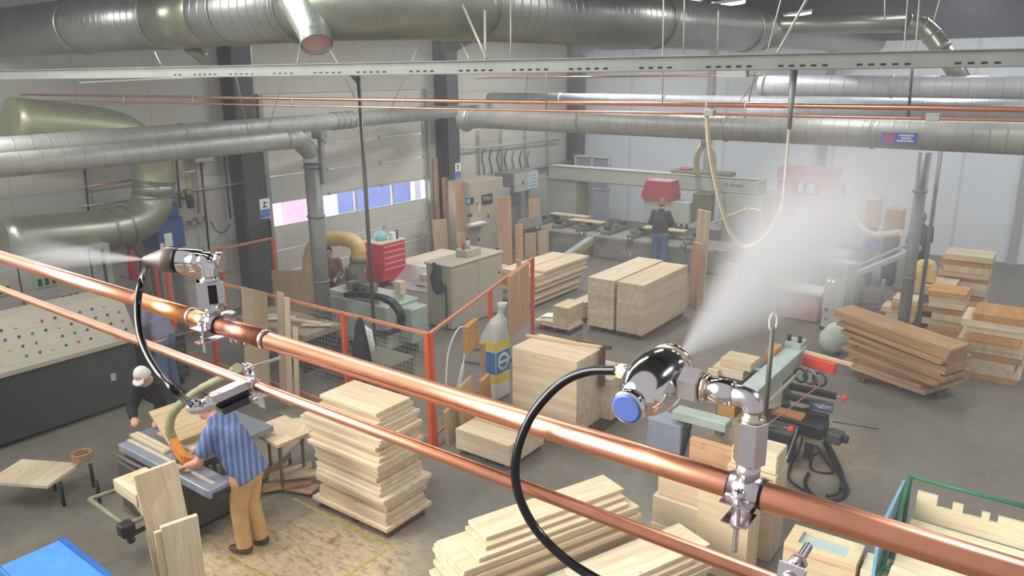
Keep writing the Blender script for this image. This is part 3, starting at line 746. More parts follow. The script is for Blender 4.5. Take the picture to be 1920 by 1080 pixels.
def hexa(mb, p0, p1, r, rot=0.0, ch=0.12):
    p0, p1 = Vector(p0), Vector(p1); d = (p1-p0); L = d.length; d.normalize()
    u, w, _ = basis(d)
    if rot: u, w = u*math.cos(rot)+w*math.sin(rot), w*math.cos(rot)-u*math.sin(rot)
    prof = [(0, r*(1-ch)), (r*ch, r), (L-r*ch, r), (L, r*(1-ch))]
    rings = []
    for t_, rr in prof:
        st = len(mb.v)
        for k in range(6): mb.v.append(p0+d*t_+(u*math.cos(PI*k/3)+w*math.sin(PI*k/3))*rr)
        rings.append(st)
    for i in range(3):
        for k in range(6): mb.face((rings[i]+k, rings[i]+(k+1) % 6, rings[i+1]+(k+1) % 6, rings[i+1]+k))
    mb.face([rings[0]+k for k in range(6)][::-1]); mb.face([rings[-1]+k for k in range(6)])
    return mb
Z = Vector((0, 0, 1)); XA = -dirA.normalized()          # XA runs along the pipe to the lower right
def saddle(c, R, parent, half, name='clamp_saddle', back_only=False):
    # curved plate over the pipe with two flat ears carrying vertical bolts
    N = Vector((0, -1, 0))
    m = MB(); seg = 14; th = 0.0015
    prof = []
    prof.append((-R-0.020, -0.003)); prof.append((-R-0.005, -0.003))
    for k in range(seg+1):
        a = PI-(PI*0.667)*k/seg; prof.append((math.cos(a)*(R+0.0012), math.sin(a)*(R+0.0012)))
    q_ = (R+0.0012); prof.append((q_*0.5+0.0035, q_*0.866-0.002)); prof.append((q_*0.5+0.0240, q_*0.866-0.0138))
    st = len(m.v)
    for i_, (y, z) in enumerate(prof):
        for sx in (-half, half):
            rr = math.hypot(y, z); inn = 1-th/max(rr, 1e-4)
            m.v.append(c+XA*sx-N*y+Z*z); m.v.append(c+XA*sx-N*y+Z*(z+th) if (i_ < 2 or i_ >= len(prof)-2) else c+XA*sx-N*(y/inn)+Z*(z/inn))
    for i in range(len(prof)-1):
        a = st+i*4; b = a+4
        sm = 1 <= i < len(prof)-2
        m.face((a+1, b+1, b+3, a+3), sm); m.face((a, a+2, b+2, b), sm); m.face((a, b, b+1, a+1)); m.face((a+2, a+3, b+3, b+2))
    e = st+(len(prof)-1)*4
    m.face((st, st+1, st+3, st+2)); m.face((e, e+2, e+3, e+1))
    return m.build(name, SATIN, parent)
def screw(c, d, r, parent, L, mat=SATIN):
    d = Vector(d).normalized()
    m = MB(); m.lathe(c, d, [(0, r), (r*0.35, r*0.96), (r*0.62, r*0.6), (r*0.7, 0.0)], 20)
    o = m.build('screw_head', mat, parent)
    u, w, _ = basis(d); s_ = MB(); s_.obox(c+d*r*0.62-u*r*0.55-w*r*0.1, u*r*1.1, w*r*0.2, d*r*0.1); s_.obox(c+d*r*0.62-w*r*0.55-u*r*0.1, w*r*1.1, u*r*0.2, d*r*0.1)
    s_.build('cross_slot', SCREEN, o)
    return o
def bolt(p0, p1, r, parent, nut=None):
    m = MB(); p0, p1 = Vector(p0), Vector(p1); d = (p1-p0); L = d.length
    prof = []; n_ = int(L/0.0016)
    for k in range(n_+1):
        t_ = L*k/n_; prof.append((t_, r*(1.0 if k % 2 else 0.9)))
    m.lathe(p0, d, prof, 14)
    o = m.build('bolt', SATIN, parent)
    if nut is not None:
        h = MB(); c = p0+d.normalized()*nut; hexa(h, c, c+d.normalized()*r*1.5, r*2.0); h.build('nut', SATIN, o)
    return o
# ---- nozzle fitting by the big plume
c = onA(1400)
t = thing('mist_nozzle', 'egg-shaped chrome mist nozzle with a blue cap spraying beside the big plume', 'nozzle', c)
fx = lambda x, y: P(x, y)
saddle(c, RA, t, 0.0155)
rub = MB(); rub.lathe(c-XA*0.018, XA, [(0, RA+0.0001), (0, RA+0.0011), (0.036, RA+0.0011), (0.036, RA+0.0001)], 36, caps=False); rub.build('rubber_strip', BLACK, t)
f0 = c+Vector((0, -0.0225, 0.0055)); b0 = c+Vector((0, RA+0.013, -0.002))
screw(f0, Vector((0, -.5, .866)), 0.0064, t, 0)
bolt(f0-Z*0.001, f0-Z*0.064, 0.0030, t, 0.031)
screw(b0+Z*0.001, Z, 0.0052, t, 0)
bolt(b0, b0-Z*0.03, 0.0024, t, 0.024)
# lower half clamp
m = MB(); lowc = c-Z*0.0245
m.obox(lowc+XA*-0.013+Vector((0, -0.033, 0)), XA*0.026, (0, 0.031, 0), (0, 0, 0.0016)); m.obox(lowc+XA*-0.009+Vector((0, RA+0.002, 0)), XA*0.018, (0, 0.018, 0), (0, 0, 0.0016))
seg = 10
for k in range(seg):
    a0 = PI+PI*k/seg; a1 = PI+PI*(k+1)/seg
    for q in (0,):
        p00 = c+Vector((0, math.cos(a0)*(RA+0.004), math.sin(a0)*(RA+0.009))); p01 = c+Vector((0, math.cos(a1)*(RA+0.004), math.sin(a1)*(RA+0.009)))
        m.obox(p00-XA*0.009, XA*0.018, p01-p00, (p00-c).normalized()*0.0015)
m.build('lower_clamp', SATIN, t)
# vertical spigot, hexagon and elbow
ztop = P(1410, 787).z
m = MB(); m.lathe(c+Z*(RA*0.9), Z, [(0, 0.0118), (0.019, 0.0118)], 32); m.build('spigot', SATIN, t)
z0 = RA*0.9+0.0185; hx = MB(); hexa(hx, c+Z*z0, Vector((c.x, c.y, ztop)), 0.0162, rot=0.62, ch=0.06); hx.build('hex_body', SATIN, t)
m = MB(); m.lathe(Vector((c.x, c.y, ztop-0.0005)), Z, [(0, 0.0118), (0.0025, 0.0135), (0.005, 0.0118), (0.006, 0.0098), (0.0125, 0.0098)], 32); m.build('collar', BRASS, t)
ec = Vector((c.x, c.y, P(1412, 748).z))
el = [Vector((c.x, c.y, ztop+0.010)), Vector((c.x, c.y, ec.z-0.010))]+[ec+Vector((-0.010*(1-math.cos(a)), 0, -0.010*(1-math.sin(a)))) for a in [PI/2*k/8 for k in range(1, 9)]]+[ec+Vector((-0.034, 0, 0))]
MB().tube(el, 0.0108, 28).build('elbow', SATIN, t)
m = MB(); m.lathe(ec+Vector((-0.020, 0, 0)), (-1, 0, 0), [(0, 0.0100), (0.001, 0.0132), (0.025, 0.0132), (0.026, 0.0100)], 32); m.build('union_sleeve', CHROME, t)
m = MB(); m.lathe(ec+Vector((-0.0455, 0, 0)), (-1, 0, 0), [(0, 0.0098), (0.002, 0.0148), (0.006, 0.0148), (0.008, 0.010)], 32); m.build('lock_ring', BRASS, t)
hx = MB(); hexa(hx, ec+Vector((-0.053, 0, 0)), ec+Vector((-0.075, 0, 0)), 0.0190, rot=0.45, ch=0.08); hx.build('hex_nut', SATIN, t)
nb = ec+Vector((-0.106, 0.000, -0.006))
tilt = math.radians(6); nd = Vector((-0.03, math.cos(tilt), math.sin(tilt))).normalized()
body = [(-0.052, 0.0110), (-0.050, 0.0165), (-0.044, 0.0200), (-0.032, 0.0262), (-0.016, 0.0308), (0.000, 0.0322), (0.016, 0.0312), (0.030, 0.0272), (0.040, 0.0225)]
NB = MB().lathe(nb, nd, body, 48).build('nozzle_body', CHROME, t)
MB().cyl(ec+Vector((-0.080, 0, 0)), nb, 0.0115, n=28).build('neck', CHROME, t)
MB().lathe(nb, nd, [(0.036, 0.0240), (0.038, 0.0262), (0.043, 0.0262), (0.046, 0.0215), (0.056, 0.0170), (0.060, 0.0080), (0.067, 0.0035), (0.069, 0.0010)], 40).build('spray_ring', BRASS, t)
MB().lathe(nb, nd, [(-0.066, 0.0160), (-0.065, 0.0176), (-0.056, 0.0178), (-0.055, 0.0140), (-0.050, 0.0135)], 40).build('cap_ring', CHROME, t)
MB().lathe(nb, nd, [(-0.0678, 0.0130), (-0.0665, 0.0160), (-0.0650, 0.0160)], 40).build('end_cap', BLUECAP, t)
TIP1 = nb+nd*0.069
hc = P(1150, 692, 0.006)
MB().cyl(nb+Vector((-0.012, 0.004, 0.004)), hc+Vector((0.004, 0, 0)), 0.0062, n=24).build('hose_tail', BRASS, t)
hx = MB(); hexa(hx, hc+Vector((0.016, 0, 0.000)), hc+Vector((0.006, 0, 0)), 0.0082); hx.build('hose_nut', BRASS, t)
# black hose to the feed pipe
hose = [hc+Vector((0.006, 0, 0)), P(1100, 697, 0.002), P(1050, 720, -0.008), P(1003, 770, -0.025), P(976, 825, -0.038), P(966, 880, -0.046), P(974, 932, -0.05), P(1000, 985, -0.05), P(1045, 1035, -0.048), P(1105, 1078, -0.046), P(1190, 1118, -0.045), P(1330, 1160, -0.040), P(1440, 1160, -0.03), P(1478, 1120, -0.016)]
tag(MB().tube(spline(hose, 10), 0.0054, 20).build('mist_hose', plain('black_hose', (14, 14, 15), 0.18, var=0.02)), 'thick black hose looping from the blue capped nozzle down over both copper pipes', 'hose', 'black mist hoses')
# valve clamp on the feed pipe, lower right
cb = onB(1482)
t = thing('feed_clamp', 'chrome clamp with a big cross-head screw on the feed pipe below the blue capped nozzle', 'clamp', cb)
m = MB(); m.lathe(cb-XA*0.012, XA, [(0, RB+0.0002), (0, RB+0.003), (0.024, RB+0.003), (0.024, RB+0.0002)], 30, caps=False); m.build('clamp_band', SATIN, t)
N = Vector((0.05, -1, 0.22)).normalized(); U = N.cross(XA).normalized()
if U.z < 0: U = -U
pc = cb+N*0.011
m = MB(); m.obox(pc-XA*0.0125-U*0.022, XA*0.025, U*0.050, N*0.0016); m.obox(pc+XA*0.0115-U*0.022, XA*0.0012, U*0.046, N*-0.012); m.build('front_plate', SATIN, t)
m = MB(); m.obox(cb-N*0.0115-XA*0.011-U*0.012, XA*0.022, U*0.020, -N*0.0016); m.build('rear_plate', SATIN, t)
screw(pc+U*0.014+N*0.0016, N, 0.0072, t, 0)
q0 = pc+U*0.014; bolt(q0-N*0.004+U*.004, q0-N*0.075+U*.010, 0.0048, t, 0.022)
hx = MB(); hexa(hx, cb-Z*0.012, cb-Z*0.040, 0.012, rot=0.3); hx.build('hex_body', SATIN, t)

# ---- fitting on the wall side, with the taupe cone
c = onA(402)
t = thing('mist_nozzle', 'silver mist nozzle with a taupe cone tip spraying towards the wall bend', 'nozzle', c)
saddle(c, RA*1.1, t, 0.017)
rub = MB(); rub.lathe(c-XA*0.019, XA, [(0, RA*1.1+0.0001), (0, RA*1.1+0.0012), (0.038, RA*1.1+0.0012), (0.038, RA*1.1+0.0001)], 36, caps=False); rub.build('rubber_strip', BLACK, t)
f0 = c+Vector((0, -0.0235, 0.0060)); b0 = c+Vector((0, RA+0.014, -0.002))
screw(f0, Vector((0, -.5, .866)), 0.0066, t, 0); bolt(f0, f0-Z*0.052, 0.0028, t, 0.022)
screw(b0+Z*0.001, Z, 0.0062, t, 0); bolt(b0, b0-Z*0.04, 0.0028, t, 0.022)
MB().lathe(b0+Z*0.012, Z, [(0, 0.003), (0.0, 0.0125), (0.003, 0.0125), (0.004, 0.009)], 24).build('washer', SATIN, t)
m = MB()
m.obox(c-Z*0.026+XA*-0.009+Vector((0, -RA-0.022, 0)), XA*0.018, (0, 2*RA+0.044, 0), (0, 0, 0.0018)); m.build('lower_clamp', SATIN, t)
MB().lathe(c+Z*(RA*0.9), Z, [(0, 0.0125), (0.024, 0.0125)], 32).build('spigot', SATIN, t)
ztop = P(400, 527).z; zlow = P(402, 575).z
# hexagonal body split by a dark slot: two cheeks and a black core
hx = MB(); m = MB()
D_ = Vector((c.x, c.y, 0)); cam2 = (EYE-c); cam2.z = 0; cam2.normalize(); sd = Vector((-cam2.y, cam2.x, 0))     # towards the picture's side
if sd.dot(RT) < 0: sd = -sd
b_ = Vector((c.x, c.y, zlow)); Hh = ztop-zlow
m.obox(b_-sd*0.022-cam2*0.012, sd*0.018, cam2*0.026, Z*Hh); m.obox(b_+sd*0.010-cam2*0.012, sd*0.012, cam2*0.022, Z*Hh*0.86); m.obox(b_-sd*0.020-cam2*0.012, sd*0.040, cam2*0.022, Z*0.006); m.obox(b_-sd*0.020-cam2*0.012+Z*(Hh-0.007), sd*0.038, cam2*0.022, Z*0.007)
m.build('split_body', SATIN, t)
MB().obox(b_-sd*0.006-cam2*0.010, sd*0.018, cam2*0.016, Z*Hh*0.97).build('dark_core', BLACKM, t)
MB().lathe(b_+sd*0.016+cam2*0.010+Z*0.012, cam2, [(0, 0.005), (0.003, 0.004)], 16).build('side_screw', SATIN, t)
MB().lathe(Vector((c.x, c.y, ztop-0.002)), Z, [(0, 0.015), (0.004, 0.017), (0.007, 0.0125), (0.012, 0.0115)], 28).build('collar', CHROME, t)
ec = Vector((c.x, c.y, P(392, 492).z))
wdir = -RT.copy(); wdir.z = 0; wdir = (wdir.normalized()+Vector((0, 0, 0.03))).normalized()
aim = (dep(262, 487, 1.16)-dep(412, 492, 1.16)).normalized()
nb = dep(352, 489, (ec-EYE).dot(FW)+0.035)
MB().tube(spline([Vector((c.x, c.y, ztop+0.005)), Vector((c.x, c.y, ec.z-0.008)), ec+aim*0.004, ec+aim*0.016+FW*0.004, ec+aim*0.034+FW*0.01], 6), 0.0125, 24).build('elbow', CHROME, t)
MB().lathe(ec+aim*0.012+FW*0.004, aim, [(0, 0.0125), (0.001, 0.0145), (0.016, 0.0145), (0.017, 0.012)], 28).build('union_sleeve', CHROME, t)
k = 1.2/1447*1.0
MB().lathe(nb, aim, [(-0.045, 0.0120), (-0.040, 0.0165), (-0.028, 0.0175), (-0.026, 0.0205), (0.004, 0.0212), (0.024, 0.0205), (0.028, 0.0190)], 40).build('nozzle_body', CHROME, t)
MB().lathe(nb, aim, [(-0.060, 0.0150), (-0.059, 0.0172), (-0.050, 0.0172), (-0.049, 0.0125), (-0.044, 0.0125)], 36).build('cap_ring', SATIN, t)
MB().lathe(nb, aim, [(0.022, 0.0215), (0.024, 0.0225), (0.036, 0.0225), (0.040, 0.0208), (0.074, 0.0058), (0.076, 0.0045), (0.078, 0.0020)], 40).build('cone_tip', CONE, t)
MB().lathe(nb, aim, [(0.014, 0.0205), (0.015, 0.0218), (0.022, 0.0218), (0.023, 0.0205)], 40).build('seal_ring', BLACK, t)
TIP2 = nb+aim*0.079
# black hose down to the feed pipe
cl = onB(474)
vd = (dep(372, 768, (cl-EYE).dot(FW)-0.06)-dep(470, 724, (cl-EYE).dot(FW))).normalized()
he = cl+vd*0.098
hose = [dep(275, 502, (nb-EYE).dot(FW)), dep(264, 530, 1.22), dep(258, 575, 1.20), dep(262, 625, 1.17), dep(278, 668, 1.14), dep(302, 705, 1.11), dep(330, 735, 1.08), dep(356, 757, (he-EYE).dot(FW))]
tag(MB().tube(spline(hose, 10), 0.0054, 18).build('mist_hose', MATS['black_hose']), 'black hose falling from the taupe cone nozzle to the valve on the feed pipe', 'hose', 'black mist hoses')
t = thing('feed_valve', 'silver valve block clamped on the feed pipe over the striped-shirt worker', 'valve', cl)
m = MB(); m.lathe(cl-XA*0.012, XA, [(0, RB+0.0002), (0, RB+0.0035), (0.024, RB+0.0035), (0.024, RB+0.0002)], 30, caps=False); m.build('clamp_band', SATIN, t)
u, w, _ = basis(vd)
if w.z < 0: w = -w
if u.dot(RT) < 0: u = -u
m = MB(); m.obox(cl+vd*0.012-u*0.006+w*0.002, vd*0.060, u*0.020, w*0.013); m.obox(cl+vd*0.012-u*0.006-w*0.016, vd*0.056, u*0.020, w*0.006); m.build('valve_body', SATIN, t)
MB().obox(cl+vd*0.014-u*0.004-w*0.011, vd*0.054, u*0.016, w*0.014).build('dark_core', BLACKM, t)
MB().obox(cl+vd*0.020+u*0.010-w*0.020, vd*0.045, u*0.010, w*0.012).build('side_cheek', plain('dark_chrome', (90, 86, 98), 0.25, 0.9), t)
MB().lathe(cl+vd*0.066+w*0.001, vd, [(0, 0.010), (0.002, 0.0125), (0.012, 0.0125), (0.014, 0.011), (0.022, 0.011), (0.024, 0.008)], 30).build('collar', CHROME, t)
e0 = cl+vd*0.088
e1 = dep(358, 757, (he-EYE).dot(FW))
MB().tube(spline([cl+vd*0.080, e0+vd*0.006, e0+vd*0.011+(e1-e0)*0.3, e1], 6), 0.0085, 20).build('elbow', CHROME, t)
MB().lathe(e1-(e1-e0).normalized()*0.012, (e1-e0), [(0, 0.0085), (0.001, 0.0100), (0.012, 0.0100), (0.013, 0.007)], 24).build('hose_nut', CHROME, t)
# wings and bolts of the clamp
for s_, L_ in ((1, 0.030), (-1, 0.026)):
    m = MB(); a = cl+XA*(0.006*s_)
    pts = [a+w*0.012, a+w*0.020-vd*0.004, a+w*0.034-vd*0.006]
    m.obox(a+w*0.010-XA*0.008, XA*0.016, w*L_, vd*0.0018); m.obox(a-w*0.010-XA*0.008-w*L_+XA*0.008, XA*0.016, w*L_, vd*0.0018)
    m.build('wing_plate', SATIN, t)
bolt(cl+w*0.030+vd*0.006, cl+w*0.030-vd*0.010+XA*0.012-vd*0.040, 0.0030, t, 0.008)
screw(cl+w*0.026+vd*0.002, vd, 0.0062, t, 0)
bolt(cl-w*0.028+vd*0.006, cl-w*0.030-vd*0.034, 0.0026, t, 0.010)

# ------------------------------------------------------------------ mist
def mist(name, label, tip, d, L, r0, r1, dens, col=(0.93, 0.92, 0.96), pw=1.6):
    d = Vector(d).normalized(); u, w, _ = basis(d)
    m = MB(); m.lathe(Vector((0, 0, 0)), (0, 0, 1), [(0, r0), (L*0.5, (r0+r1)*0.5), (L, r1)], 24, smooth=True)
    me = m.mesh(name, Vector()); o = bpy.data.objects.new(name, me); COL.objects.link(o)
    o.matrix_world = Matrix(((u.x, w.x, d.x, tip.x), (u.y, w.y, d.y, tip.y), (u.z, w.z, d.z, tip.z), (0, 0, 0, 1)))
    if u.cross(w).dot(d) < 0: o.matrix_world = Matrix(((w.x, u.x, d.x, tip.x), (w.y, u.y, d.y, tip.y), (w.z, u.z, d.z, tip.z), (0, 0, 0, 1)))
    t = NT(name+'_mist'); nt = t.t; nt.nodes.remove(t.p)
    out = [n for n in nt.nodes if n.type == 'OUTPUT_MATERIAL'][0]
    vs = t.n('ShaderNodeVolumeScatter'); vs.inputs['Color'].default_value = (*col, 1); vs.inputs['Anisotropy'].default_value = 0.25
    v = t.coord(); sep = t.n('ShaderNodeSeparateXYZ'); t.l(v, sep.inputs[0])
    rad = t.math('SQRT', t.math('ADD', t.math('MULTIPLY', sep.outputs['X'], sep.outputs['X']), t.math('MULTIPLY', sep.outputs['Y'], sep.outputs['Y'])))
    rmax = t.math('ADD', r0, t.math('MULTIPLY', sep.outputs['Z'], (r1-r0)/L))
    q = t.math('MAXIMUM', t.math('SUBTRACT', 1.0, t.math('DIVIDE', rad, rmax)), 0.0)
    q = t.math('POWER', q, pw)
    fall = t.math('MAXIMUM', t.math('SUBTRACT', 1.0, t.math('DIVIDE', sep.outputs['Z'], L)), 0.0)
    nz = t.noise(t.coord(scale=(1, 1, 0.35)), 5.0/max(r1, 0.05)*0.3, 3, 0.6)
    nzr = t.ramp(nz, [(0.25, (0.45,)*3), (0.7, (1, 1, 1))])
    dn_ = t.math('DIVIDE', dens, t.math('MULTIPLY', rmax, 1.0))
    t.l(t.math('MULTIPLY', t.math('MULTIPLY', t.math('MULTIPLY', q, dn_), fall), nzr), vs.inputs['Density'])
    t.l(vs.outputs[0], out.inputs['Volume'])
    o.data.materials.append(t.m); o.visible_shadow = True
    tag(o, label, 'mist', 'mist jets', 'stuff')
    return o
far = dep(1600, 365, 3.7)
mist('mist', 'broad white mist plume fanning out of the blue capped nozzle', TIP1, far-TIP1, (far-TIP1).length, 0.004, 0.54, 1.9, col=(0.88, 0.84, 0.88))
far2 = dep(20, 474, 1.75)
mist('mist', 'thin white mist jet leaving the taupe cone nozzle', TIP2, far2-TIP2, (far2-TIP2).length, 0.0025, 0.055, 0.6, pw=1.0)
hzm = NT('haze_air'); nt = hzm.t; nt.nodes.remove(hzm.p)
vs = hzm.n('ShaderNodeVolumeScatter'); vs.inputs['Color'].default_value = (0.93, 0.94, 0.97, 1); vs.inputs['Density'].default_value = 0.0085
hzm.l(vs.outputs[0], [n for n in nt.nodes if n.type == 'OUTPUT_MATERIAL'][0].inputs['Volume'])
hz_o = MB().ab((XW+0.6, 2.2, 0.1), (7.5, 21.6, 6.0)).build('haze', hzm.m)
tag(hz_o, 'thin pale haze of humid air filling the far hall', 'haze', None, 'stuff')
hz2 = MB().ab((-8.5, 11.0, 0.1), (7.4, 21.5, 5.0)).build('haze', hzm.m)
tag(hz2, 'denser pale haze drifting from the mist plume before the white back wall', 'haze', None, 'stuff')

# ------------------------------------------------------------------ timber
ORD = ['topmost', 'second', 'third', 'fourth', 'fifth', 'sixth', 'seventh', 'eighth', 'ninth', 'tenth', 'eleventh', 'twelfth', 'thirteenth', 'fourteenth', 'fifteenth', 'sixteenth', 'seventeenth', 'eighteenth', 'nineteenth', 'twentieth', 'twenty-first', 'twenty-second', 'twenty-third', 'twenty-fourth', 'twenty-fifth', 'twenty-sixth', 'twenty-seventh', 'twenty-eighth', 'twenty-ninth', 'thirtieth']
def board(name, lo, hi, mat, label=None, group=None, yaw=0.0, ch=0.003, cat='board', parent=None):
    lo, hi = Vector(lo), Vector(hi); s = hi-lo; c = (lo+hi)/2
    L, W_ = (s.x, s.y) if s.x >= s.y else (s.y, s.x)
    th = yaw+(0 if s.x >= s.y else PI/2)
    u = Vector((math.cos(th), math.sin(th), 0)); v = Vector((-math.sin(th), math.cos(th), 0))
    o = oriented(name, mat, c-u*L/2-v*W_/2-Vector((0, 0, s.z/2)), u, v, L, W_, s.z, ch, parent)
    if label: tag(o, label, cat, group)
    return o
def pile(corner, z0, layers, where, group, mat=PINE, name='pine_board', noun='pine board', last='bottom', jit=0.0, yaws=0.0, gap=0.004):
    """layers from the bottom up: (dx, dy, lx, ly, t) with the corner nearest the viewer at corner+(dx, dy)"""
    z = z0; n = len(layers); out = []
    for i, l in enumerate(layers):
        dx, dy, lx, ly, th = l[:5]; mt = l[5] if len(l) > 5 else mat
        x1 = corner[0]+dx+random.uniform(-jit, jit); y0 = corner[1]+dy+random.uniform(-jit, jit)
        k = n-1-i
        lab = '%s %s, %s' % (ORD[k] if k else 'topmost', noun, where) if k else 'topmost %s, %s' % (noun, where)
        if k: lab = '%s %s down, %s' % (ORD[k], noun, where)
        if k == n-1 and n > 2: lab = '%s %s, %s' % (last, noun, where)
        o = board(name, (x1-lx, y0, z), (x1, y0+ly, z+th), mt, lab, group, random.uniform(-yaws, yaws))
        z += th+gap; out.append(o)
    return z
def pallet(lo, hi, label, mat=DARKW):
    lo, hi = Vector((*lo, 0.0)), Vector((*hi, 0.0)); h = 0.1
    t = thing('pallet', label, 'pallet', (lo+hi)/2, 'pallets under the wood')
    n = 5; w = (hi.y-lo.y)
    for k in range(3):
        x = lo.x+(hi.x-lo.x-0.08)*k/2; MB().ab((x, lo.y, 0), (x+0.08, hi.y, h-0.02)).build('bearer', mat, t)
    for k in range(n):
        y = lo.y+(w-0.1)*k/(n-1); MB().ab((lo.x, y, h-0.02), (hi.x, y+0.1, h)).build('slat', mat, t)
    return t
R = random.uniform
# --- tall jagged stack
cx, cy = at(728, 1000, 0.1)[:2]
lay = []
TH = 0.044
prof = [(0.0, 0, 1.16, .68), (-.03, .03, 1.05, .60), (-.03, .03, 1.05, .58), (-.03, .04, 1.04, .56), (-.05, .04, 1.0, .60), (-.03, .02, 1.02, .6), (-.0, -.02, 1.06, .64), (.02, -.05, 1.05, .72), (-.06, .0, .98, .60),
        (-.10, .02, 1.0, .62), (-.10, .03, .98, .60), (-.11, .02, .96, .62), (-.12, .02, .98, .60), (-.10, .0, 1.0, .62), (-.06, -.04, 1.04, .62), (-.05, -.06, 1.06, .60), (-.08, .0, 1.06, .66), (-.10, .04, 1.12, .58), (-.11, .02, 1.2, .60), (-.10, .02, 1.22, .62),
        (-.08, .03, 1.18, .62), (-.12, .05, 1.10, .56), (-.14, .06, 1.0, .6), (-.16, .08, .9, .52), (-.17, .1, .86, .5), (-.17, .1, .86, .5)]
pallet((cx-1.1, cy+0.05), (cx-0.05, cy+0.6), 'dark pallet under the tall jagged pine stack')
pile((cx, cy), 0.10, [(a, b, c_, d_, TH) for a, b, c_, d_ in prof], 'in the tall jagged stack by the striped-shirt worker', 'pine boards in the tall jagged stack', jit=0.02, yaws=0.016)
# --- paired blocks
for (B, wx, ly, where, grp, zt_) in (((1150, 619), 0.55, 1.96, 'left block' , 'a', 1.0), ((1204, 630), 0.53, 1.84, 'right block', 'b', 1.0)):
    c = at(*B, 0.1); nm = 'in the paired block beside the middle stack' if grp == 'a' else 'in the paired block facing the tall leaning planks'
    pallet((c.x-wx+0.03, c.y+0.04), (c.x-0.03, c.y+ly-0.05), 'dark pallet under the paired block '+('beside the middle stack' if grp == 'a' else 'facing the tall leaning planks'))
    pile((c.x, c.y), 0.1, [(0, 0, wx, ly, 0.0765)]*12, nm, 'boards of the paired blocks', name='laminated_board', noun='pine panel', jit=0.003, gap=0.0008)
# --- middle stack with jagged ends
c = at(1004, 575, 0.03); w1 = 0.92
lay = [(-.02, .0, w1-.1, 1.7, .05), (-.1, -.05, w1-.2, 1.6, .05), (.0, .0, w1, 1.75, .05), (-.04, .04, w1-.05, 1.8, .05), (-.16, -.06, w1-.25, 1.8, .05), (.0, .0, w1, 1.9, .05), (-.02, .06, w1-.1, 1.9, .05), (.0, .0, w1, 2.0, .05), (-.02, -.04, w1-.05, 1.95, .05), (.0, .0, w1, 2.0, .05), (0, 0, w1, 2.05, .05)]
zt_ = pile((c.x, c.y), 0.06, lay, 'in the middle stack behind the beige electrical cabinet', 'boards of the middle stack', jit=0.02)
pallet((c.x-w1+.05, c.y+.05), (c.x-.05, c.y+1.7), 'dark pallet under the middle stack behind the beige electrical cabinet') 
board('pine_board', (c.x-w1, c.y+0.02, zt_), (c.x-w1*0.52, c.y+2.0, zt_+0.05), PINE, 'long loose pine board lying on the middle stack, on its wall side', 'boards of the middle stack')
board('pine_board', (c.x-w1*0.5, c.y+0.35, zt_), (c.x, c.y+2.1, zt_+0.05), PINE, 'long loose pine board lying on the middle stack, on its aisle side', 'boards of the middle stack')
# upright board in front of the middle stack
o = at(985, 560, 0.0); a = at(972, 560, 0.0)
q = on(966, 494, 1, at(966, 570, 0.1).y)
b0 = at(968, 572, 0.0)
oriented('upright_board', PLY, (b0.x, b0.y, 0), (0, 0.02, 1), (0.8, -0.5, 0), 0.98, 0.2, 0.03)
tag(bpy.data.objects[-1] if False else COL.objects[-1], 'pale narrow board standing upright against the middle stack', 'board')
# --- small stack with white sheets
c = at(1067, 627, 0.03)
pallet((c.x-.66, c.y+.02), (c.x-.02, c.y+.5), 'dark low pallet under the small stack with white sheets')
pile((c.x, c.y), 0.1, [(0, 0, .62, .5, .045), (-.02, 0, .6, .48, .045), (-.03, .02, .34, .5, .13), (-.03, .02, .34, .5, .13), (-.03, .02, .34, .55, .05)], 'of the small stack with white sheets', 'boards of the small stack')
z = 0.62-.115
tag(MB().obox((c.x-.3, c.y+.1, z+.003), (.22, .02, 0), (-.03, .36, 0), (0, 0, .004)).build('paper_sheet', PAPER), 'white sheet lying on the small stack beside the paired blocks', 'sheet')
tag(MB().obox((c.x-.75, c.y+.16, .19), (.26, .03, .03), (-.03, .3, 0), (0, 0, .004)).build('paper_sheet', PAPER), 'white sheet drooping low beside the small stack', 'sheet')
board('pine_board', (c.x-.78, c.y-.0, 0.1), (c.x-.64, c.y+.5, .17), PINE, 'short pine offcut low beside the small stack with white sheets', 'boards of the small stack')
c = at(1098, 608, 0.03)
pallet((c.x-.42, c.y+.1), (c.x-.1, c.y+.7), 'dark pallet half hidden behind the small stack')
pile((c.x, c.y), 0.1, [(-.1, .1, .3, .7, .07), (-.1, .12, .3, .7, .07), (-.11, .1, .3, .75, .07), (-.12, .1, .28, .7, .07)], 'in the low pile between the small stack and paired blocks', 'boards of the low pile')
# --- big block beside the sack
c = at(1080, 822, 0.05)
bw, bd = 1.02, 0.66
pallet((c.x-bw+.05, c.y+.05), (c.x-.05, c.y+bd-.05), 'dark pallet under the big block beside the printed sack')
zt_ = pile((c.x, c.y), 0.1, [(0, 0, bw, bd, 0.083)]*12, 'in the big block beside the printed sack', 'panels of the big block', mat=PINE, name='laminated_board', noun='pine panel', jit=0.003, gap=0.0008)
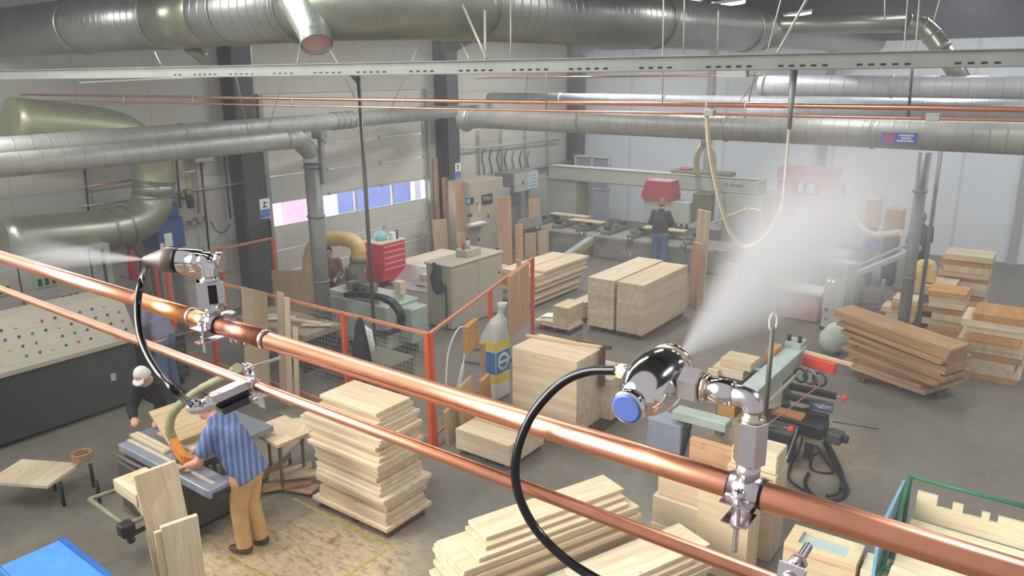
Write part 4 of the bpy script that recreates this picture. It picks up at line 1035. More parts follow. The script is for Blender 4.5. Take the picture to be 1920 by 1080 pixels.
# slim batten on top and dark strap end
a = Vector((c.x-1.1, c.y+0.42, zt_)); b = on(1130, 645, 2, zt_+0.02); b = Vector((c.x+0.02, c.y+.60, zt_))
oriented('pine_batten', PINE, a, (b-a), Vector((0, 1, 0)), (b-a).length, 0.04, 0.035); tag(COL.objects[-1], 'slim pine batten lying across the big block beside the printed sack', 'batten')
c2 = at(1118, 812, 0.05)
pallet((c2.x-.4, c2.y+.05), (c2.x, c2.y+.62), 'dark pallet under the lower block touching the big block')
pile((c2.x+.02, c2.y+.0), 0.1, [(0, 0.34, .46, .62, .083)]*7, 'in the lower block touching the big block', 'panels of the lower block', name='laminated_board', noun='pine panel', jit=0.004, gap=0.0008)
q = on(1135, 655, 2, 1.18)
m = MB(); m.obox((c.x+.035, c.y+.50, .6), (.035, 0, 0), (0, .10, 0), (0, 0, .56)).obox((c.x-.5, c.y+.78, 1.02), (.56, -.06, .04), (0, .06, 0), (0, 0, .05))
tag(m.build('brown_strap', DARKW), 'dark brown bent strap at the corner of the big block', 'strap')
# --- low block and the taller one behind it
c = at(955, 882, 0.03)
pallet((c.x-.8, c.y+.03), (c.x-.03, c.y+.7), 'pallet under the low block below the copper pipes')
pile((c.x, c.y), 0.08, [(0, 0, .84, .74, .053)]*5, 'in the low block below the hanging black hose', 'boards of the low block', name='laminated_board', noun='pine panel', jit=0.004, gap=0.001)
board('laminated_board', (c.x-.82, c.y+.36, .353), (c.x+.02, c.y+.76, .40), PINE, 'narrow pine panel on the back half of the low block below the black hose', 'boards of the low block', cat='panel')
c = at(1040, 850, 0.0)
q = at(905, 800, 0.0)
# --- bottom stack of long boards
zt_ = 0.92
def frm(p, z): return at(p[0], p[1], z)
f = frm((911, 1008), zt_)
yw = math.atan2((frm((1167, 917), zt_)-f).y, (frm((1167, 917), zt_)-f).x)
ux = Vector((math.cos(yw), math.sin(yw), 0)); uy = Vector((-ux.y, ux.x, 0))
def bb(p, z, L, Wd, th, label, mt=PINE, grp='long boards of the stepped stack', nm='pine_board', du=0, dv=0):
    o = frm(p, z+th) + ux*du+uy*dv; o.z = z
    ob = oriented(nm, mt, o, ux, uy, L, Wd, th); tag(ob, label, 'board', grp); return ob
bb((911, 1008), .895, 1.46, .31, .035, 'topmost short board of the stepped long stack under the feed pipe')
bb((911, 1026), .86, 1.46, .36, .034, 'second board of the stepped long stack under the feed pipe')
bb((898, 1048), .825, 1.55, .36, .034, 'third board down of the stepped long stack under the feed pipe')
base = frm((872, 1073), .825)
steps = [(0, 0, 1.80, .50, .03), (-.02, .01, 1.80, .52, .035), (-.04, .0, 1.84, .56, .04), (-.01, .02, 1.7, .5, .05), (-.05, -.02, 1.85, .55, .045)]
z = .825
for i, (du, dv, L, Wd, th) in enumerate(steps*3):
    z -= th+.004
    if z < 0.02: break
    o = base+ux*(du+R(-.02, .02))+uy*(dv+R(-.015, .015)); o.z = z
    tag(oriented('pine_board', PINE, o, ux, uy, L, Wd, th), ('%s board down of the stepped long stack under the feed pipe' % ORD[3+i]), 'board', 'long boards of the stepped stack')
# second long pile beside it, at the lower frame edge
base2 = base-uy*0.62+ux*0.25
z = 0.60
for i, (du, dv, L, Wd, th) in enumerate([(0.62, .10, 1.3, .40, .04), (.0, .06, 1.7, .5, .045), (.12, .02, 1.75, .55, .045), (.05, .0, 1.8, .56, .05), (.02, .03, 1.8, .52, .05), (.1, 0, 1.7, .55, .05), (.0, .03, 1.8, .55, .05)]):
    z -= th+.004; o = base2+ux*du+uy*dv; o.z = z
    tag(oriented('pine_board', PINE, o, ux, uy, L, Wd, th), ('%s board down of the lower pile beside the stepped long stack' % ORD[i] if i else 'topmost board of the lower pile beside the stepped long stack'), 'board', 'long boards of the lower pile')
# --- upright blocks lower right
gb = 'glued blocks under the chrome nozzle'
def blk(x0, y0, x1, y1, z0, z1, label, mt=PINE):
    o = board('pine_block', (x0, y0, z0), (x1, y1, z1), mt, label, gb, ch=0.008, cat='block'); return o
b = at(1388, 1044, 0.30)
blk(b.x-.44, b.y+.0, b.x+.06, b.y+.30, .0, .86, 'tall pine block standing beside the clamp bolt, in front')
k = Vector((b.x-.44, b.y, 0))
blk(k.x-.46, b.y+.10, k.x-.01, b.y+.46, .60, .80, 'upper pine block of the pair beyond the tall front block')
blk(k.x-.49, b.y+.06, k.x+.0, b.y+.44, .30, .598, 'middle pine block of the pair beyond the tall front block')
blk(k.x-.50, b.y+.06, k.x-.0, b.y+.44, .0, .298, 'bottom pine block of the pair beyond the tall front block')
blk(b.x-.36, b.y+.50, b.x+.12, b.y+.86, .0, .92, 'tall pine block behind the front block, under the nozzle')
blk(b.x-.34, b.y+.54, b.x+.10, b.y+.84, .922, 1.12, 'short pine block on top of the tall back block')
blk(b.x-.94, b.y+.92, b.x-.42, b.y+1.0, .0, .86, 'thin pine block standing at the back of the block group', PINER)
blk(b.x-.9, b.y+.5, b.x-.40, b.y+.84, .0, .66, 'half height pine block between the pair and the tall back block')
# --- glazed cupboard at the lower edge
o = at(1530, 1075, .55)
p0, p1, p2 = at(1470, 1016, .62), at(1606, 1060, .62), at(1492, 984, .62)
t = thing('glazed_cabinet', 'pale unfinished cupboard lying with a glass door panel up, by the green trolley', 'cabinet', (p0.x, p0.y, 0))
ux2 = (p1-p0); ux2.z = 0; Lc = (p1-p0).length; ux2.normalize(); uy2 = Vector((-ux2.y, ux2.x, 0)); Wc = abs((p2-p0).dot(uy2))+.02
o = p0.copy(); o.z = 0
CAB = wood('pale_cabinet_wood', (232, 222, 194), (224, 210, 176), (206, 186, 148), knots=False)
oriented('carcass', CAB, o, ux2, uy2, Lc, Wc, .54, parent=t)
oriented('bottom_rail', PINER, o+Vector((0, 0, .542)), ux2, uy2, Lc, Wc, .028, parent=t)
fr_ = thing('x', None, None) if False else None
dz = .572
m = MB()
dr = oriented('door_frame', CAB, o+Vector((0, 0, dz)), ux2, uy2, Lc, .075, .045, parent=t)
oriented('door_frame', CAB, o+uy2*(Wc-.075)+Vector((0, 0, dz)), ux2, uy2, Lc, .075, .045, parent=t)
oriented('door_frame', CAB, o+uy2*.0751+Vector((0, 0, dz)), ux2, uy2, .10, Wc-.1502, .045, parent=t)
oriented('door_frame', CAB, o+ux2*(Lc-.1)+uy2*.0751+Vector((0, 0, dz)), ux2, uy2, .10, Wc-.1502, .045, parent=t)
oriented('glass_panel', plain('frosted_glass', (176, 194, 194), 0.18, 0.0, 0.03), o+ux2*.1+uy2*.075+Vector((0, 0, dz+.012)), ux2, uy2, Lc-.2, Wc-.15, .006, parent=t)
o2 = o+ux2*(Lc+.03)+uy2*0.02; o2.z = 0
tag(oriented('pine_block', PINE, o2, ux2, uy2, .22, .3, .58), 'short pine block between the glazed cupboard and the green trolley', 'block')
# --- green trolley with white boards
g0 = at(1707, 893, 1.05); g1 = at(1672, 976, 1.05); 
t = thing('green_trolley', 'green tubular trolley loaded with white notched boards', 'trolley', (g0.x, g0.y, 0))
uy3 = Vector((0.03, 1, 0)).normalized(); ux3 = Vector((1, 0.0, 0))
xa, ya = g0.x, g0.y; yb_ = g0.y-1.75
def tb(a, b, nm='frame_tube', r=.02, mt=GREEN): return MB().tube([a, b], r, 8).build(nm, mt, t)
tb((xa, ya, .02), (xa, ya, 1.05)); tb((xa, ya, 1.05), (xa+1.0, ya, 1.05)); tb((xa+1.0, ya, .02), (xa+1.0, ya, 1.05)); tb((xa, ya-.02, .5), (xa, yb_, .5)); tb((xa, ya, .3), (xa+1, ya, .3)); tb((xa, yb_, .02), (xa, yb_, .55)); tb((xa, yb_, .3), (xa+1, yb_, .3))
tb((xa, ya-.9, .62), (xa+1.0, ya-.9, .62)); tb((xa, ya, 1.05), (xa, ya-.9, .62)); tb((xa, ya-.9, .62), (xa, yb_, .5)); tb((xa, ya-.9, .02), (xa, ya-.9, .62))
MB().ab((xa-.06, ya-1.0, .05), (xa-.035, ya+.03, .98)).build('side_strip', plain('pale_blue_strip', (120, 164, 186), 0.5), t)
WB_ = wood('white_board_wood', (236, 230, 208), (228, 218, 192), (210, 196, 164), knots=False)
for i in range(6):
    y0 = ya-1.62+i*.245
    oriented('white_board', WB_, (xa+.07, y0, .56+.02*i), (1, 0, .0), (0, 1, .25), 0.95, .22, .03); tag(COL.objects[-1], '%s white board on the green trolley, counted from the glazed cupboard' % ['first', 'second', 'third', 'fourth', 'fifth', 'sixth'][i], 'board', 'boards on the green trolley')
nbm = MB(); ps = [(0, 0), (.9, 0), (.9, .24), (.62, .24), (.62, .17), (.56, .17), (.56, .24), (.5, .24), (.5, .17), (.36, .17), (.36, .25), (.28, .25), (.28, .17), (.16, .17), (.16, .27), (0, .27)]
nbm.prism([(xa+.09+a, ya-.13, .72+b) for a, b in ps], (0, .03, 0))
tag(nbm.build('notched_board', WB_), 'white board with a notched top edge standing at the back of the green trolley', 'board')
# --- slanting brown boards
c = at(1740, 735, 0.05)
pallet((c.x-.95, c.y-.05), (c.x+.2, c.y+.5), 'dark pallet under the slanting brown boards')
yw_ = math.radians(-14)
gsl = 'brown boards of the slanting stack'
zz = .1
for i, (du, dv, L, Wd, th) in enumerate([(0, 0, 1.25, .7, .07), (-.12, .03, 1.3, .66, .05), (.1, .02, 1.35, .7, .05), (-.05, .06, 1.3, .6, .06), (-.15, .0, 1.55, .7, .05), (.08, .05, 1.4, .66, .06), (-.1, .05, 1.5, .62, .05), (.0, .08, 1.5, .6, .06), (-.2, .06, 1.7, .62, .05), (-.1, .1, 1.6, .6, .06), (-.28, .06, 1.75, .62, .05), (-.2, .1, 1.7, .56, .05), (-.34, .1, 1.85, .5, .06), (-.36, .12, 1.9, .46, .05)]):
    tilt_ = 0 if i < 4 else math.radians(3.2)
    ya_ = math.radians(-22+R(-3, 3))
    u = Vector((math.cos(ya_), math.sin(ya_), -math.sin(tilt_))); 
    o = Vector((c.x-1.15+du, c.y+.20+dv, zz+(math.sin(tilt_)*L*.55 if tilt_ else 0)))
    ob = oriented('brown_board', BROWN, o, u, (0.37, .93, 0), L, Wd, th)
    tag(ob, ('topmost board of the slanting brown stack' if i == 13 else '%s board up from the floor in the slanting brown stack' % (['first']+ORD[1:])[i]), 'board', gsl); zz += th+.004
# --- parcel of boards at the far right
for (u_, v_, nL, wx, ly, where, nm) in ((1735, 615, 9, .75, .9, 'in the pile behind the slanting brown stack', 'q'),):
    c = at(u_, v_, 0.0); pile((c.x+.35, c.y), 0.0, [(R(-.04, .04), R(-.04, .04), wx+R(-.1, .05), ly+R(-.1, .05), .085) for _ in range(nL)], where, 'boards of the pile behind the slanting stack', mat=ORANGEW if False else PINE, jit=.02)
for k, (x0, y0, nL, wx, ly, where) in enumerate(((-2.05, 14.4, 8, .5, .5, 'in the tan pile beside the stout drop pipe'), (-1.35, 14.6, 9, .62, .6, 'in the pile just past the slim post'), (-1.2, 16.4, 12, .8, .7, 'in the far pile below the standing dark-clothed man'), (-0.4, 13.2, 10, .8, .8, 'in the pile out beyond the slanting stack'))):
    pile((x0, y0), 0.0, [(R(-.05, .05), R(-.04, .04), wx+R(-.14, .05), ly+R(-.1, .05), R(.08, .12), ORANGEW if (i+k) % 3 == 0 else PINE) for i in range(nL)], where, 'boards of pile '+where[3:], jit=.03, noun='wood board', name='wood_board')
# --- tall planks leaning and standing
def lean(p_base, ztop, wdir, W_, th, lean_, label, mat=PLY, name='leaning_plank', grp=None, L=None):
    b = Vector(p_base); wdir = Vector(wdir).normalized(); n_ = Vector((-wdir.y, wdir.x, 0))
    u = Vector((n_.x*lean_, n_.y*lean_, 1)).normalized(); Lg = (ztop-b.z)/u.z
    ob = oriented(name, mat, b, u, wdir, Lg, W_, th); tag(ob, label, 'plank', grp); return ob
b = at(1296, 566); lean((b.x, b.y, 0), 1.95, (.9, -.43, 0), .34, .05, .02, 'tall pale plank standing behind the paired blocks', PINE)
b = at(1290, 574); lean((b.x, b.y, 0), 1.35, (.9, -.43, 0), .24, .05, .02, 'shorter plank against the tall pale plank behind the paired blocks', PINER)
b = at(1345, 560); lean((b.x, b.y+.25, 0), .75, (.8, -.6, 0), .5, .05, .05, 'low wide board standing at the edge of the mist', PINER)
b = at(1425, 565); lean((b.x, b.y, 0), 2.0, (.9, -.43, 0), .28, .05, -.25, 'sloping plank veiled by the mist plume', PINE)
# planks beside the control console
P0 = at(846, 492)
lean((P0.x-.45, P0.y-.1, 0), 1.05, (.3, 1, 0), .42, .03, .08, 'wide short board leaning below the thin long planks at the dark column', PLY)
b = at(867, 488); lean((b.x, b.y-.15, 0), .75, (.3, 1, 0), .3, .03, .08, 'short board leaning at the foot of the beige console', PLY)
b = at(840, 478); lean((b.x-.05, b.y, 0), 2.05, (.3, 1, 0), .3, .03, .05, 'long narrow reddish plank at the dark column', PINER)
b = at(830, 476); lean((b.x-.1, b.y-.1, 0), 2.55, (.3, 1, 0), .14, .03, .02, 'thinnest and highest plank at the dark column', PINER)
b = at(868, 486); lean((b.x-.1, b.y-.05, 0), 1.98, (.3, 1, 0), .28, .04, .06, 'long plank leaning against the end of the beige console', PINER)
b = at(937, 498); lean((b.x, b.y, 0), 1.72, (.55, .85, 0), .34, .06, .02, 'broad pinkish board pack standing before the wall box', PINER)
b = at(960, 497); lean((b.x+.02, b.y+.15, 0), 1.0, (.55, .85, 0), .2, .05, .02, 'shorter pinkish board beside the broad pack before the wall box', PINER)
b = at(985, 470); lean((b.x-.2, b.y+.5, 0), 1.32, (.4, .9, 0), .36, .03, .05, 'tan board in the rack under the wall box', PINER)
b = at(985, 482); lean((b.x, b.y, 0), .62, (.4, .9, 0), .34, .03, .04, 'first low panel in the rack before the machining centre', PLY)
b = at(1005, 478); lean((b.x, b.y+.1, 0), .62, (.4, .9, 0), .34, .03, .04, 'second low panel in the rack before the machining centre', PLY)
# rack that holds the panels
t = thing('panel_rack', 'low grey rack with ribs holding small panels by the machining centre', 'rack', at(995, 470))
q = at(978, 480); e = at(1022, 466)
d_ = (e-q).normalized(); nn_ = Vector((-d_.y, d_.x, 0))
MB().obox(q+Vector((0, 0, .66))+nn_*.1, d_*(e-q).length, nn_*.06, (0, 0, .28)).build('rack_panel', GREYM, t)
for s_ in (0.02, .97): MB().obox(q+d_*(e-q).length*s_+nn_*.12, d_*.05, nn_*.05, (0, 0, .9)).build('leg', GREYM, t)
for k in range(6): MB().obox(q+d_*(e-q).length*(.1+.15*k)+nn_*.08+Vector((0, 0, .68)), d_*.02, nn_*.02, (0, 0, .25)).build('rib', LGREY, t)
# --- wrapped pile by the roller door
c = at(818, 562, 0.05)
pallet((-12.75, 12.1), (-11.2, 13.6), 'dark pallet under the film wrapped boards by the roller door')
pw = 'of the film wrapped parcel at the roller door'
pile((-11.75, 12.45), 0.1, [(0, 0, 1.0, 1.7, .08)]*4, pw, 'film wrapped boards', name='wrapped_board', noun='white-topped board', mat=wood('pale_wrapped_wood', (240, 232, 222), (232, 222, 208), (212, 194, 172), knots=False), jit=.01)
pw = 'of the lower film wrapped parcel by the beige cabinet'
pile((-10.55, 12.2), 0.1, [(0, 0, 1.15, 1.8, .075)]*3, pw, 'film wrapped boards', name='wrapped_board', noun='white-topped board', mat=MATS['pale_wrapped_wood'], jit=.01)
fm = NT('cling_film'); fm.p.inputs['Base Color'].default_value = (0.9, 0.88, 0.9, 1); fm.p.inputs['Alpha'].default_value = 0.45; fm.p.inputs['Roughness'].default_value = 0.2
m = MB(); pts = []
nx, ny = 14, 10
for i in range(nx+1):
    for j in range(ny+1):
        s_, t_ = i/nx, j/ny
        x = -12.75+2.3*s_; y = 12.12+.35*t_
        z = .45*(t_)*(1-.55*s_)+.03*math.sin(9*s_+5*t_)+.02*math.sin(23*s_)+.03
        m.v.append(Vector((x, y-.15*(1-t_)+.04*math.sin(14*s_), max(z, .01))))
for i in range(nx):
    for j in range(ny): m.face((i*(ny+1)+j, (i+1)*(ny+1)+j, (i+1)*(ny+1)+j+1, i*(ny+1)+j+1), True)
tag(m.build('plastic_film', fm.m), 'loose crumpled clear film hanging off the wrapped parcels onto the floor', 'film')
# --- leaning boards by the saw, lower left
def lean2(tl, tr, zt0, bl, th, label, mat=PINE, grp='boards leaning by the panel saw'):
    a = at(*tl, zt0); b_ = at(*tr, zt0); base_ = at(*bl, 0.0)
    v_ = (b_-a); v_.z = 0; W_ = v_.length; v_.normalize(); u_ = base_-a; u_ = (u_-v_*u_.dot(v_)); L_ = u_.length
    w_ = u_.normalized().cross(v_)
    if w_.dot(EYE-a) > 0: ob = oriented('leaning_board', mat, a-w_*th, u_, v_, L_, W_, th)
    else: ob = oriented('leaning_board', mat, a, u_, v_, L_, W_, th)
    tag(ob, label, 'board', grp)
lean2((266, 886), (330, 864), 1.18, (318, 1120), .05, 'tall pine board leaning on the panel saw, the higher of the two')
lean2((252, 893), (320, 868), 1.18, (296, 1125), .04, 'narrow edge board leaning just behind the higher pine board')
lean2((302, 990), (371, 966), .78, (330, 1128), .05, 'short pine board leaning in front of the higher one by the panel saw')
lean2((290, 1000), (362, 974), .74, (318, 1132), .04, 'hidden short board between the two leaning boards by the panel saw')
# scraps near the saw worker
p = at(520, 830, .62); 
sc_ = [((470, 800), .70, 1.0, .34, .05, .55, 'wide pale board lying on trestle behind the striped-shirt worker', -.05), ((545, 786), .74, .7, .30, .04, 1.15, 'second pale board on the trestle, next to the tall jagged stack', -.05)]
o = at(462, 805, .72); e = at(520, 835, .72); f_ = at(576, 800, .72); g_ = at(500, 770, .72)
oriented('pale_board', PINE, Vector((o.x, o.y, .68)), (e-o), (f_-e), (e-o).length, (f_-e).length, .04); tag(COL.objects[-1], 'wide pale board lying on the trestle behind the striped-shirt worker', 'board')
o = at(536, 808, .76); e = at(583, 806, .76); f_ = at(592, 784, .76)
oriented('pale_board', PINE, Vector((o.x, o.y, .724)), (f_-e), (e-o), .42, .26, .035); tag(COL.objects[-1], 'smaller pale board overlapping the wide one near the tall jagged stack', 'board')
tq = at(520, 800, .6)
t = thing('trestle', 'olive and dark trestle carrying the pale boards behind the striped-shirt worker', 'trestle', (tq.x, tq.y, 0))
o = at(520, 838, .66)
for dx, dy in ((0, 0), (-.45, .25), (-.05, .5), (-.5, .7)): MB().tube([(o.x-.12+dx, o.y+.1+dy*.7, 0), (o.x-.1+dx, o.y+.1+dy*.7, .66)], .02, 8).build('leg', OLIVE, t)
MB().ab((o.x-.7, o.y+.08, .62), (o.x-.05, o.y+.12, .676)).build('rail', BLACKM, t); MB().ab((o.x-.7, o.y+.55, .62), (o.x-.05, o.y+.6, .676)).build('rail', OLIVE, t)
def scrap(p, z, ang, L, W_, th, tiltx, label, mat=PINE):
    a = at(*p, z); u_ = Vector((math.cos(ang), math.sin(ang), tiltx)).normalized(); v_ = Vector((-math.sin(ang), math.cos(ang), 0.05))
    ob = oriented('offcut', mat, a, u_, v_, L, W_, th); tag(ob, label, 'offcut', 'offcuts beside the striped-shirt worker')
scrap((510, 880), .10, 1.05, .52, .14, .03, .75, 'upright pale offcut at the scrap heap by the striped-shirt worker')
scrap((522, 902), .12, .62, .62, .14, .03, .12, 'long pale offcut sticking out of the scrap heap by the striped-shirt worker')
scrap((505, 905), .06, .9, .5, .16, .03, .2, 'flat pale offcut in the scrap heap by the striped-shirt worker')
scrap((492, 925), .03, .8, .55, .16, .03, .1, 'brown offcut at the floor in the scrap heap', BROWN)
scrap((495, 900), .05, 1.5, .42, .12, .03, .35, 'dark offcut leaning in the scrap heap behind the tan trousers', BROWN)
scrap((500, 915), .02, .3, .6, .2, .025, .02, 'wide brown offcut flat on the floor under the scrap heap', BROWN)
# board with coil at the left edge
a = at(150, 885, .35); b_ = at(196, 852, .35)
tag(oriented('pale_board', PINE, Vector((a.x, a.y-.35, .30)), (b_-a), Vector((-1, .2, 0)), .52, .75, .04), 'pale board carrying a small brown coil beyond the leaning boards', 'board')
t0 = at(155, 862, .37)
m = MB()
for k in range(4): m.ring(t0+Vector((0, 0, .02+.022*k)), (0, 0, 1), .10, .012, 20, 6)
tag(m.build('rope_coil', BROWN), 'small brown coil lying on the pale board', 'coil')
MB().ab((a.x-.6, a.y-.2, 0), (a.x-.5, a.y-.1, .3)) 
t = thing('trestle', 'dark low trestle under the pale board with the coil', 'trestle', (a.x-.2, a.y-.1, 0))
for dx, dy in ((-.05, .0), (.25, .25), (-.5, .1), (-.2, .4)): MB().tube([(a.x+dx, a.y-.2+dy, 0), (a.x+dx, a.y-.2+dy, .30)], .02, 8).build('leg', BLACKM, t)
# bright blue thing at the lower edge
p0, p1 = at(148, 1028, .7), at(218, 1082, .7)
t = thing('blue_bin', 'bright blue bin top at the corner by the leaning boards', 'bin', (p0.x, p0.y, 0))
d_ = (p1-p0).normalized(); n_ = Vector((d_.y, -d_.x, 0))
if n_.y > 0: n_ = -n_
o = p0-d_*.3; o.z = 0
MB().obox(o+n_*.02, d_*1.1, n_*.5, (0, 0, .66)).build('bin_body', LBLUE, t)
MB().obox(o+Vector((0, 0, .66)), d_*1.1, n_*.04, (0, 0, .04)).build('rim', plain('deep_blue', (36, 96, 168), 0.4), t)
MB().obox(o+n_*.04+Vector((0, 0, .66)), d_*1.1, n_*.46, (0, 0, .02)).build('lid', LBLUE, t)

# ------------------------------------------------------------------ safety fence round the robot cell
def fence(name, label, pts, h, posts, boards=()):
    p0 = Vector((*pts[0], 0)); p1 = Vector((*pts[1], 0)); d = p1-p0; L = d.length; d.normalize(); n_ = Vector((-d.y, d.x, 0))
    t = thing(name, label, 'fence', p0)
    for s_ in posts:
        c = p0+d*L*s_; MB().obox(c-d*.03-n_*.03, d*.06, n_*.06, (0, 0, h)).build('post', ORANGE, t)
        MB().obox(c-d*.07-n_*.07, d*.14, n_*.14, (0, 0, .012)).build('foot_plate', ORANGE, t)
    MB().obox(p0-n_*.018+Vector((0, 0, h-.03)), d*L, n_*.036, (0, 0, .035)).build('top_rail', plain('rail_orange', (206, 128, 88), 0.5), t)
    MB().obox(p0-n_*.012+Vector((0, 0, .12)), d*L, n_*.024, (0, 0, .03)).build('bottom_rail', plain('rail_orange', (206, 128, 88), 0.5), t)
    m = MB(); k = .06
    while k < L: m.tube([p0+d*k+Vector((0, 0, .14)), p0+d*k+Vector((0, 0, h-.02))], .0016, 3, caps=False, smooth=False); k += .065
    z = .2
    while z < h: m.tube([p0+Vector((0, 0, z)), p1+Vector((0, 0, z))], .0016, 3, caps=False, smooth=False); z += .065
    m.build('mesh_panel', plain('mesh_wire', (150, 148, 140), 0.5), t)
    return t
HF = 1.55
fa, fc, fe = (-12.1, 6.58), (-6.23, 6.62), (-7.54, 10.72)
fence('safety_fence', 'orange mesh fence along the front of the robot cell, below the copper pipes', (fa, fc), HF, (0.0, .20, .515, .735, .995))
fence('safety_fence', 'orange mesh fence turning from the cell corner towards the middle stack', (fc, fe), HF, (.01, .5, .99))
fence('safety_fence', 'orange mesh fence in front of the dark column by the roller door', ((-12.8, 6.75), (-12.85, 9.25)), HF, (0.0, .52, 1.0))
# boards leaning on the fence
gf = 'boards leaning on the cell fence'
def fboard(tl, tr, W_, zt_, bot, label, mat=PLY, lean_=.07):
    a = on(tl[0], tl[1], 1, 6.5); b_ = on(tr[0], tr[1], 1, 6.5)
    o = Vector((a.x, 6.5-lean_*a.z, 0)); u_ = Vector((0, lean_, 1))
    ob = oriented('leaning_board', mat, o, u_, (1, 0, 0), a.z, max((b_-a).x, .05), .025); tag(ob, label, 'board', gf)
fboard((452, 537), (498, 548), 0, 0, 0, 'widest pale board leaning on the front cell fence by the nozzle with the taupe cone', PLY)
fboard((518, 546), (530, 548), 0, 0, 0, 'tall slim board leaning on the front cell fence, next after the widest', PLY)
fboard((532, 556), (541, 558), 0, 0, 0, 'second slim board leaning on the front cell fence beside the orange post', PINE)
fboard((548, 612), (556, 614), 0, 0, 0, 'short slim board leaning on the front cell fence at the orange post', PINE)
a = at(508, 600, .3)
a = at(516, 590); b_ = at(604, 590)
lean((a.x, a.y, 0), .92, (b_-a), (b_-a).length, .03, .02, 'big beige sheet standing behind the slim boards inside the cell', PLY, 'sheet_board')
q = on(957, 562, 0, -7.2)
ob = oriented('fence_board', PINER, (-6.90, 9.18, .60), (0, 0, 1), (-.305, .95, 0), 1.02, 1.0, .03); tag(ob, 'square pine board fixed to the fence behind the printed sack', 'board')
t = thing('junction_box', 'yellow wooden box hanging on the corner fence with white cables', 'box', (-6.45, 7.35, 1.05))
u_ = Vector((-.305, .952, 0)); 
c = on(866, 640, 0, -6.42); c1 = on(893, 640, 0, -6.50)
MB().obox((-6.40, c.y, c.z-.17), u_*(c1.y-c.y), (.07, .02, 0), (0, 0, .38)).build('box_body', ORANGEW, t)
for k, (z_, s_) in enumerate(((.12, .1), (.12, .85), (-.1, .85))): MB().ball(Vector((-6.33, c.y, c.z+.02))+u_*(c1.y-c.y)*s_+Vector((.0, .0, z_-.02)), .014, 8, 6).build('screw', DGREY, t)
for k, dx in enumerate((0, .04)):
    m = MB(); m.tube(spline([(-6.42, c.y+.05+dx, c.z-.15), (-6.40, c.y-.02-dx, c.z-.4), (-6.38, c.y-.12-dx, c.z-.6), (-6.36, c.y-.2, c.z-.75)], 8), .009, 8)
    tag(m.build('white_cable', WHITE), ('white cable hanging under the yellow wooden box' if k else 'second white cable hanging under the yellow wooden box, closer to the corner post'), 'cable')
m = MB(); m.tube(spline([(-6.4, c.y+.1, c.z+.17), (-6.38, c.y-.1, c.z+.22), (-6.36, c.y-.32, c.z+.02), (-6.34, c.y-.42, c.z-.3), (-6.34, c.y-.44, c.z-.62)], 8), .010, 8)
tag(m.build('white_cable', WHITE), 'white cable arching from the yellow wooden box to the floor board', 'cable')
a = at(848, 790, 0)
lean((-6.08, 7.05, 0.0), .72, (-.3, .95, 0), .42, .03, .05, 'pale pointed board leaning at the foot of the corner fence', PLY)
lean((-6.12, 7.55, 0.0), .62, (-.3, .95, 0), .3, .06, .05, 'tan wood block board at the foot of the corner fence beside the sack', ORANGEW)
lean((-6.42, 7.95, 0.0), .98, (-.3, .95, 0), .07, .06, .02, 'brown upright batten between the yellow wooden box and the sack', BROWN)
lean((-6.1, 6.78, 0.0), .46, (-.3, .95, 0), .34, .05, .08, 'low offcut board leaning outside the corner post', PLY)

# ------------------------------------------------------------------ printed sack
c = at(931, 752); w_ = .30
t = thing('printed_sack', 'tall white sack with yellow and blue bands and a ring emblem, tied at the top', 'sack', (c.x, c.y, 0))
x1, y0 = c.x, c.y
ZS = .93
SACKW = plain('sack_white', (224, 222, 216), 0.55, var=0.03)
body = MB().cbox((x1-w_, y0, 0), (x1, y0+.34, ZS-.05), .02).build('sack_body', SACKW, t)
def band(z0, z1, mt, nm):   # wraps the two faces turned to the aisle
    MB().ab((x1-w_+.012, y0-.003, z0), (x1-.012, y0+.001, z1)).build(nm, mt, t)
    MB().ab((x1-.001, y0+.012, z0), (x1+.003, y0+.33, z1)).build(nm, mt, t)
band(.76, .88, YELLOW, 'yellow_band'); band(.40, .74, BAGBLUE, 'blue_band'); band(.26, .38, YELLOW, 'yellow_band')
MB().lathe((x1+.003, y0+.175, .57), (1, 0, 0), [(0, .095), (0, .135), (.003, .135), (.003, .095)], 32, caps=False).build('ring_emblem', WHITE, t)
MB().ab((x1+.003, y0+.06, .55), (x1+.006, y0+.29, .59)).build('emblem_bar', WHITE, t)
neck = MB(); cx_, cy_ = x1-w_/2, y0+.17
prof = [(ZS-.06, .5), (ZS+.02, .49), (ZS+.12, .44), (ZS+.2, .40), (ZS+.26, .34), (ZS+.30, .20), (ZS+.36, .12), (ZS+.42, .17), (ZS+.50, .22)]
rings = []
for i, (z_, s_) in enumerate(prof):
    st = len(neck.v)
    for k in range(24):
        a = 2*PI*k/24; sq = 1/max(abs(math.cos(a)), abs(math.sin(a))); f_ = (sq*(1-min(1, i/3))+1.05*min(1, i/3))
        rr = s_*f_*(1+.10*math.sin(5*a+i)*min(1, i/2))
        neck.v.append(Vector((cx_+.02*i*.6+math.cos(a)*rr*w_, cy_+.01*i+math.sin(a)*rr*.34, z_)))
    rings.append(st)
for i in range(len(rings)-1):
    for k in range(24): neck.face((rings[i]+k, rings[i]+(k+1) % 24, rings[i+1]+(k+1) % 24, rings[i+1]+k), True)
neck.face([rings[-1]+k for k in range(24)])
neck.build('gathered_neck', plain('sack_neck', (196, 194, 188), 0.4), t)

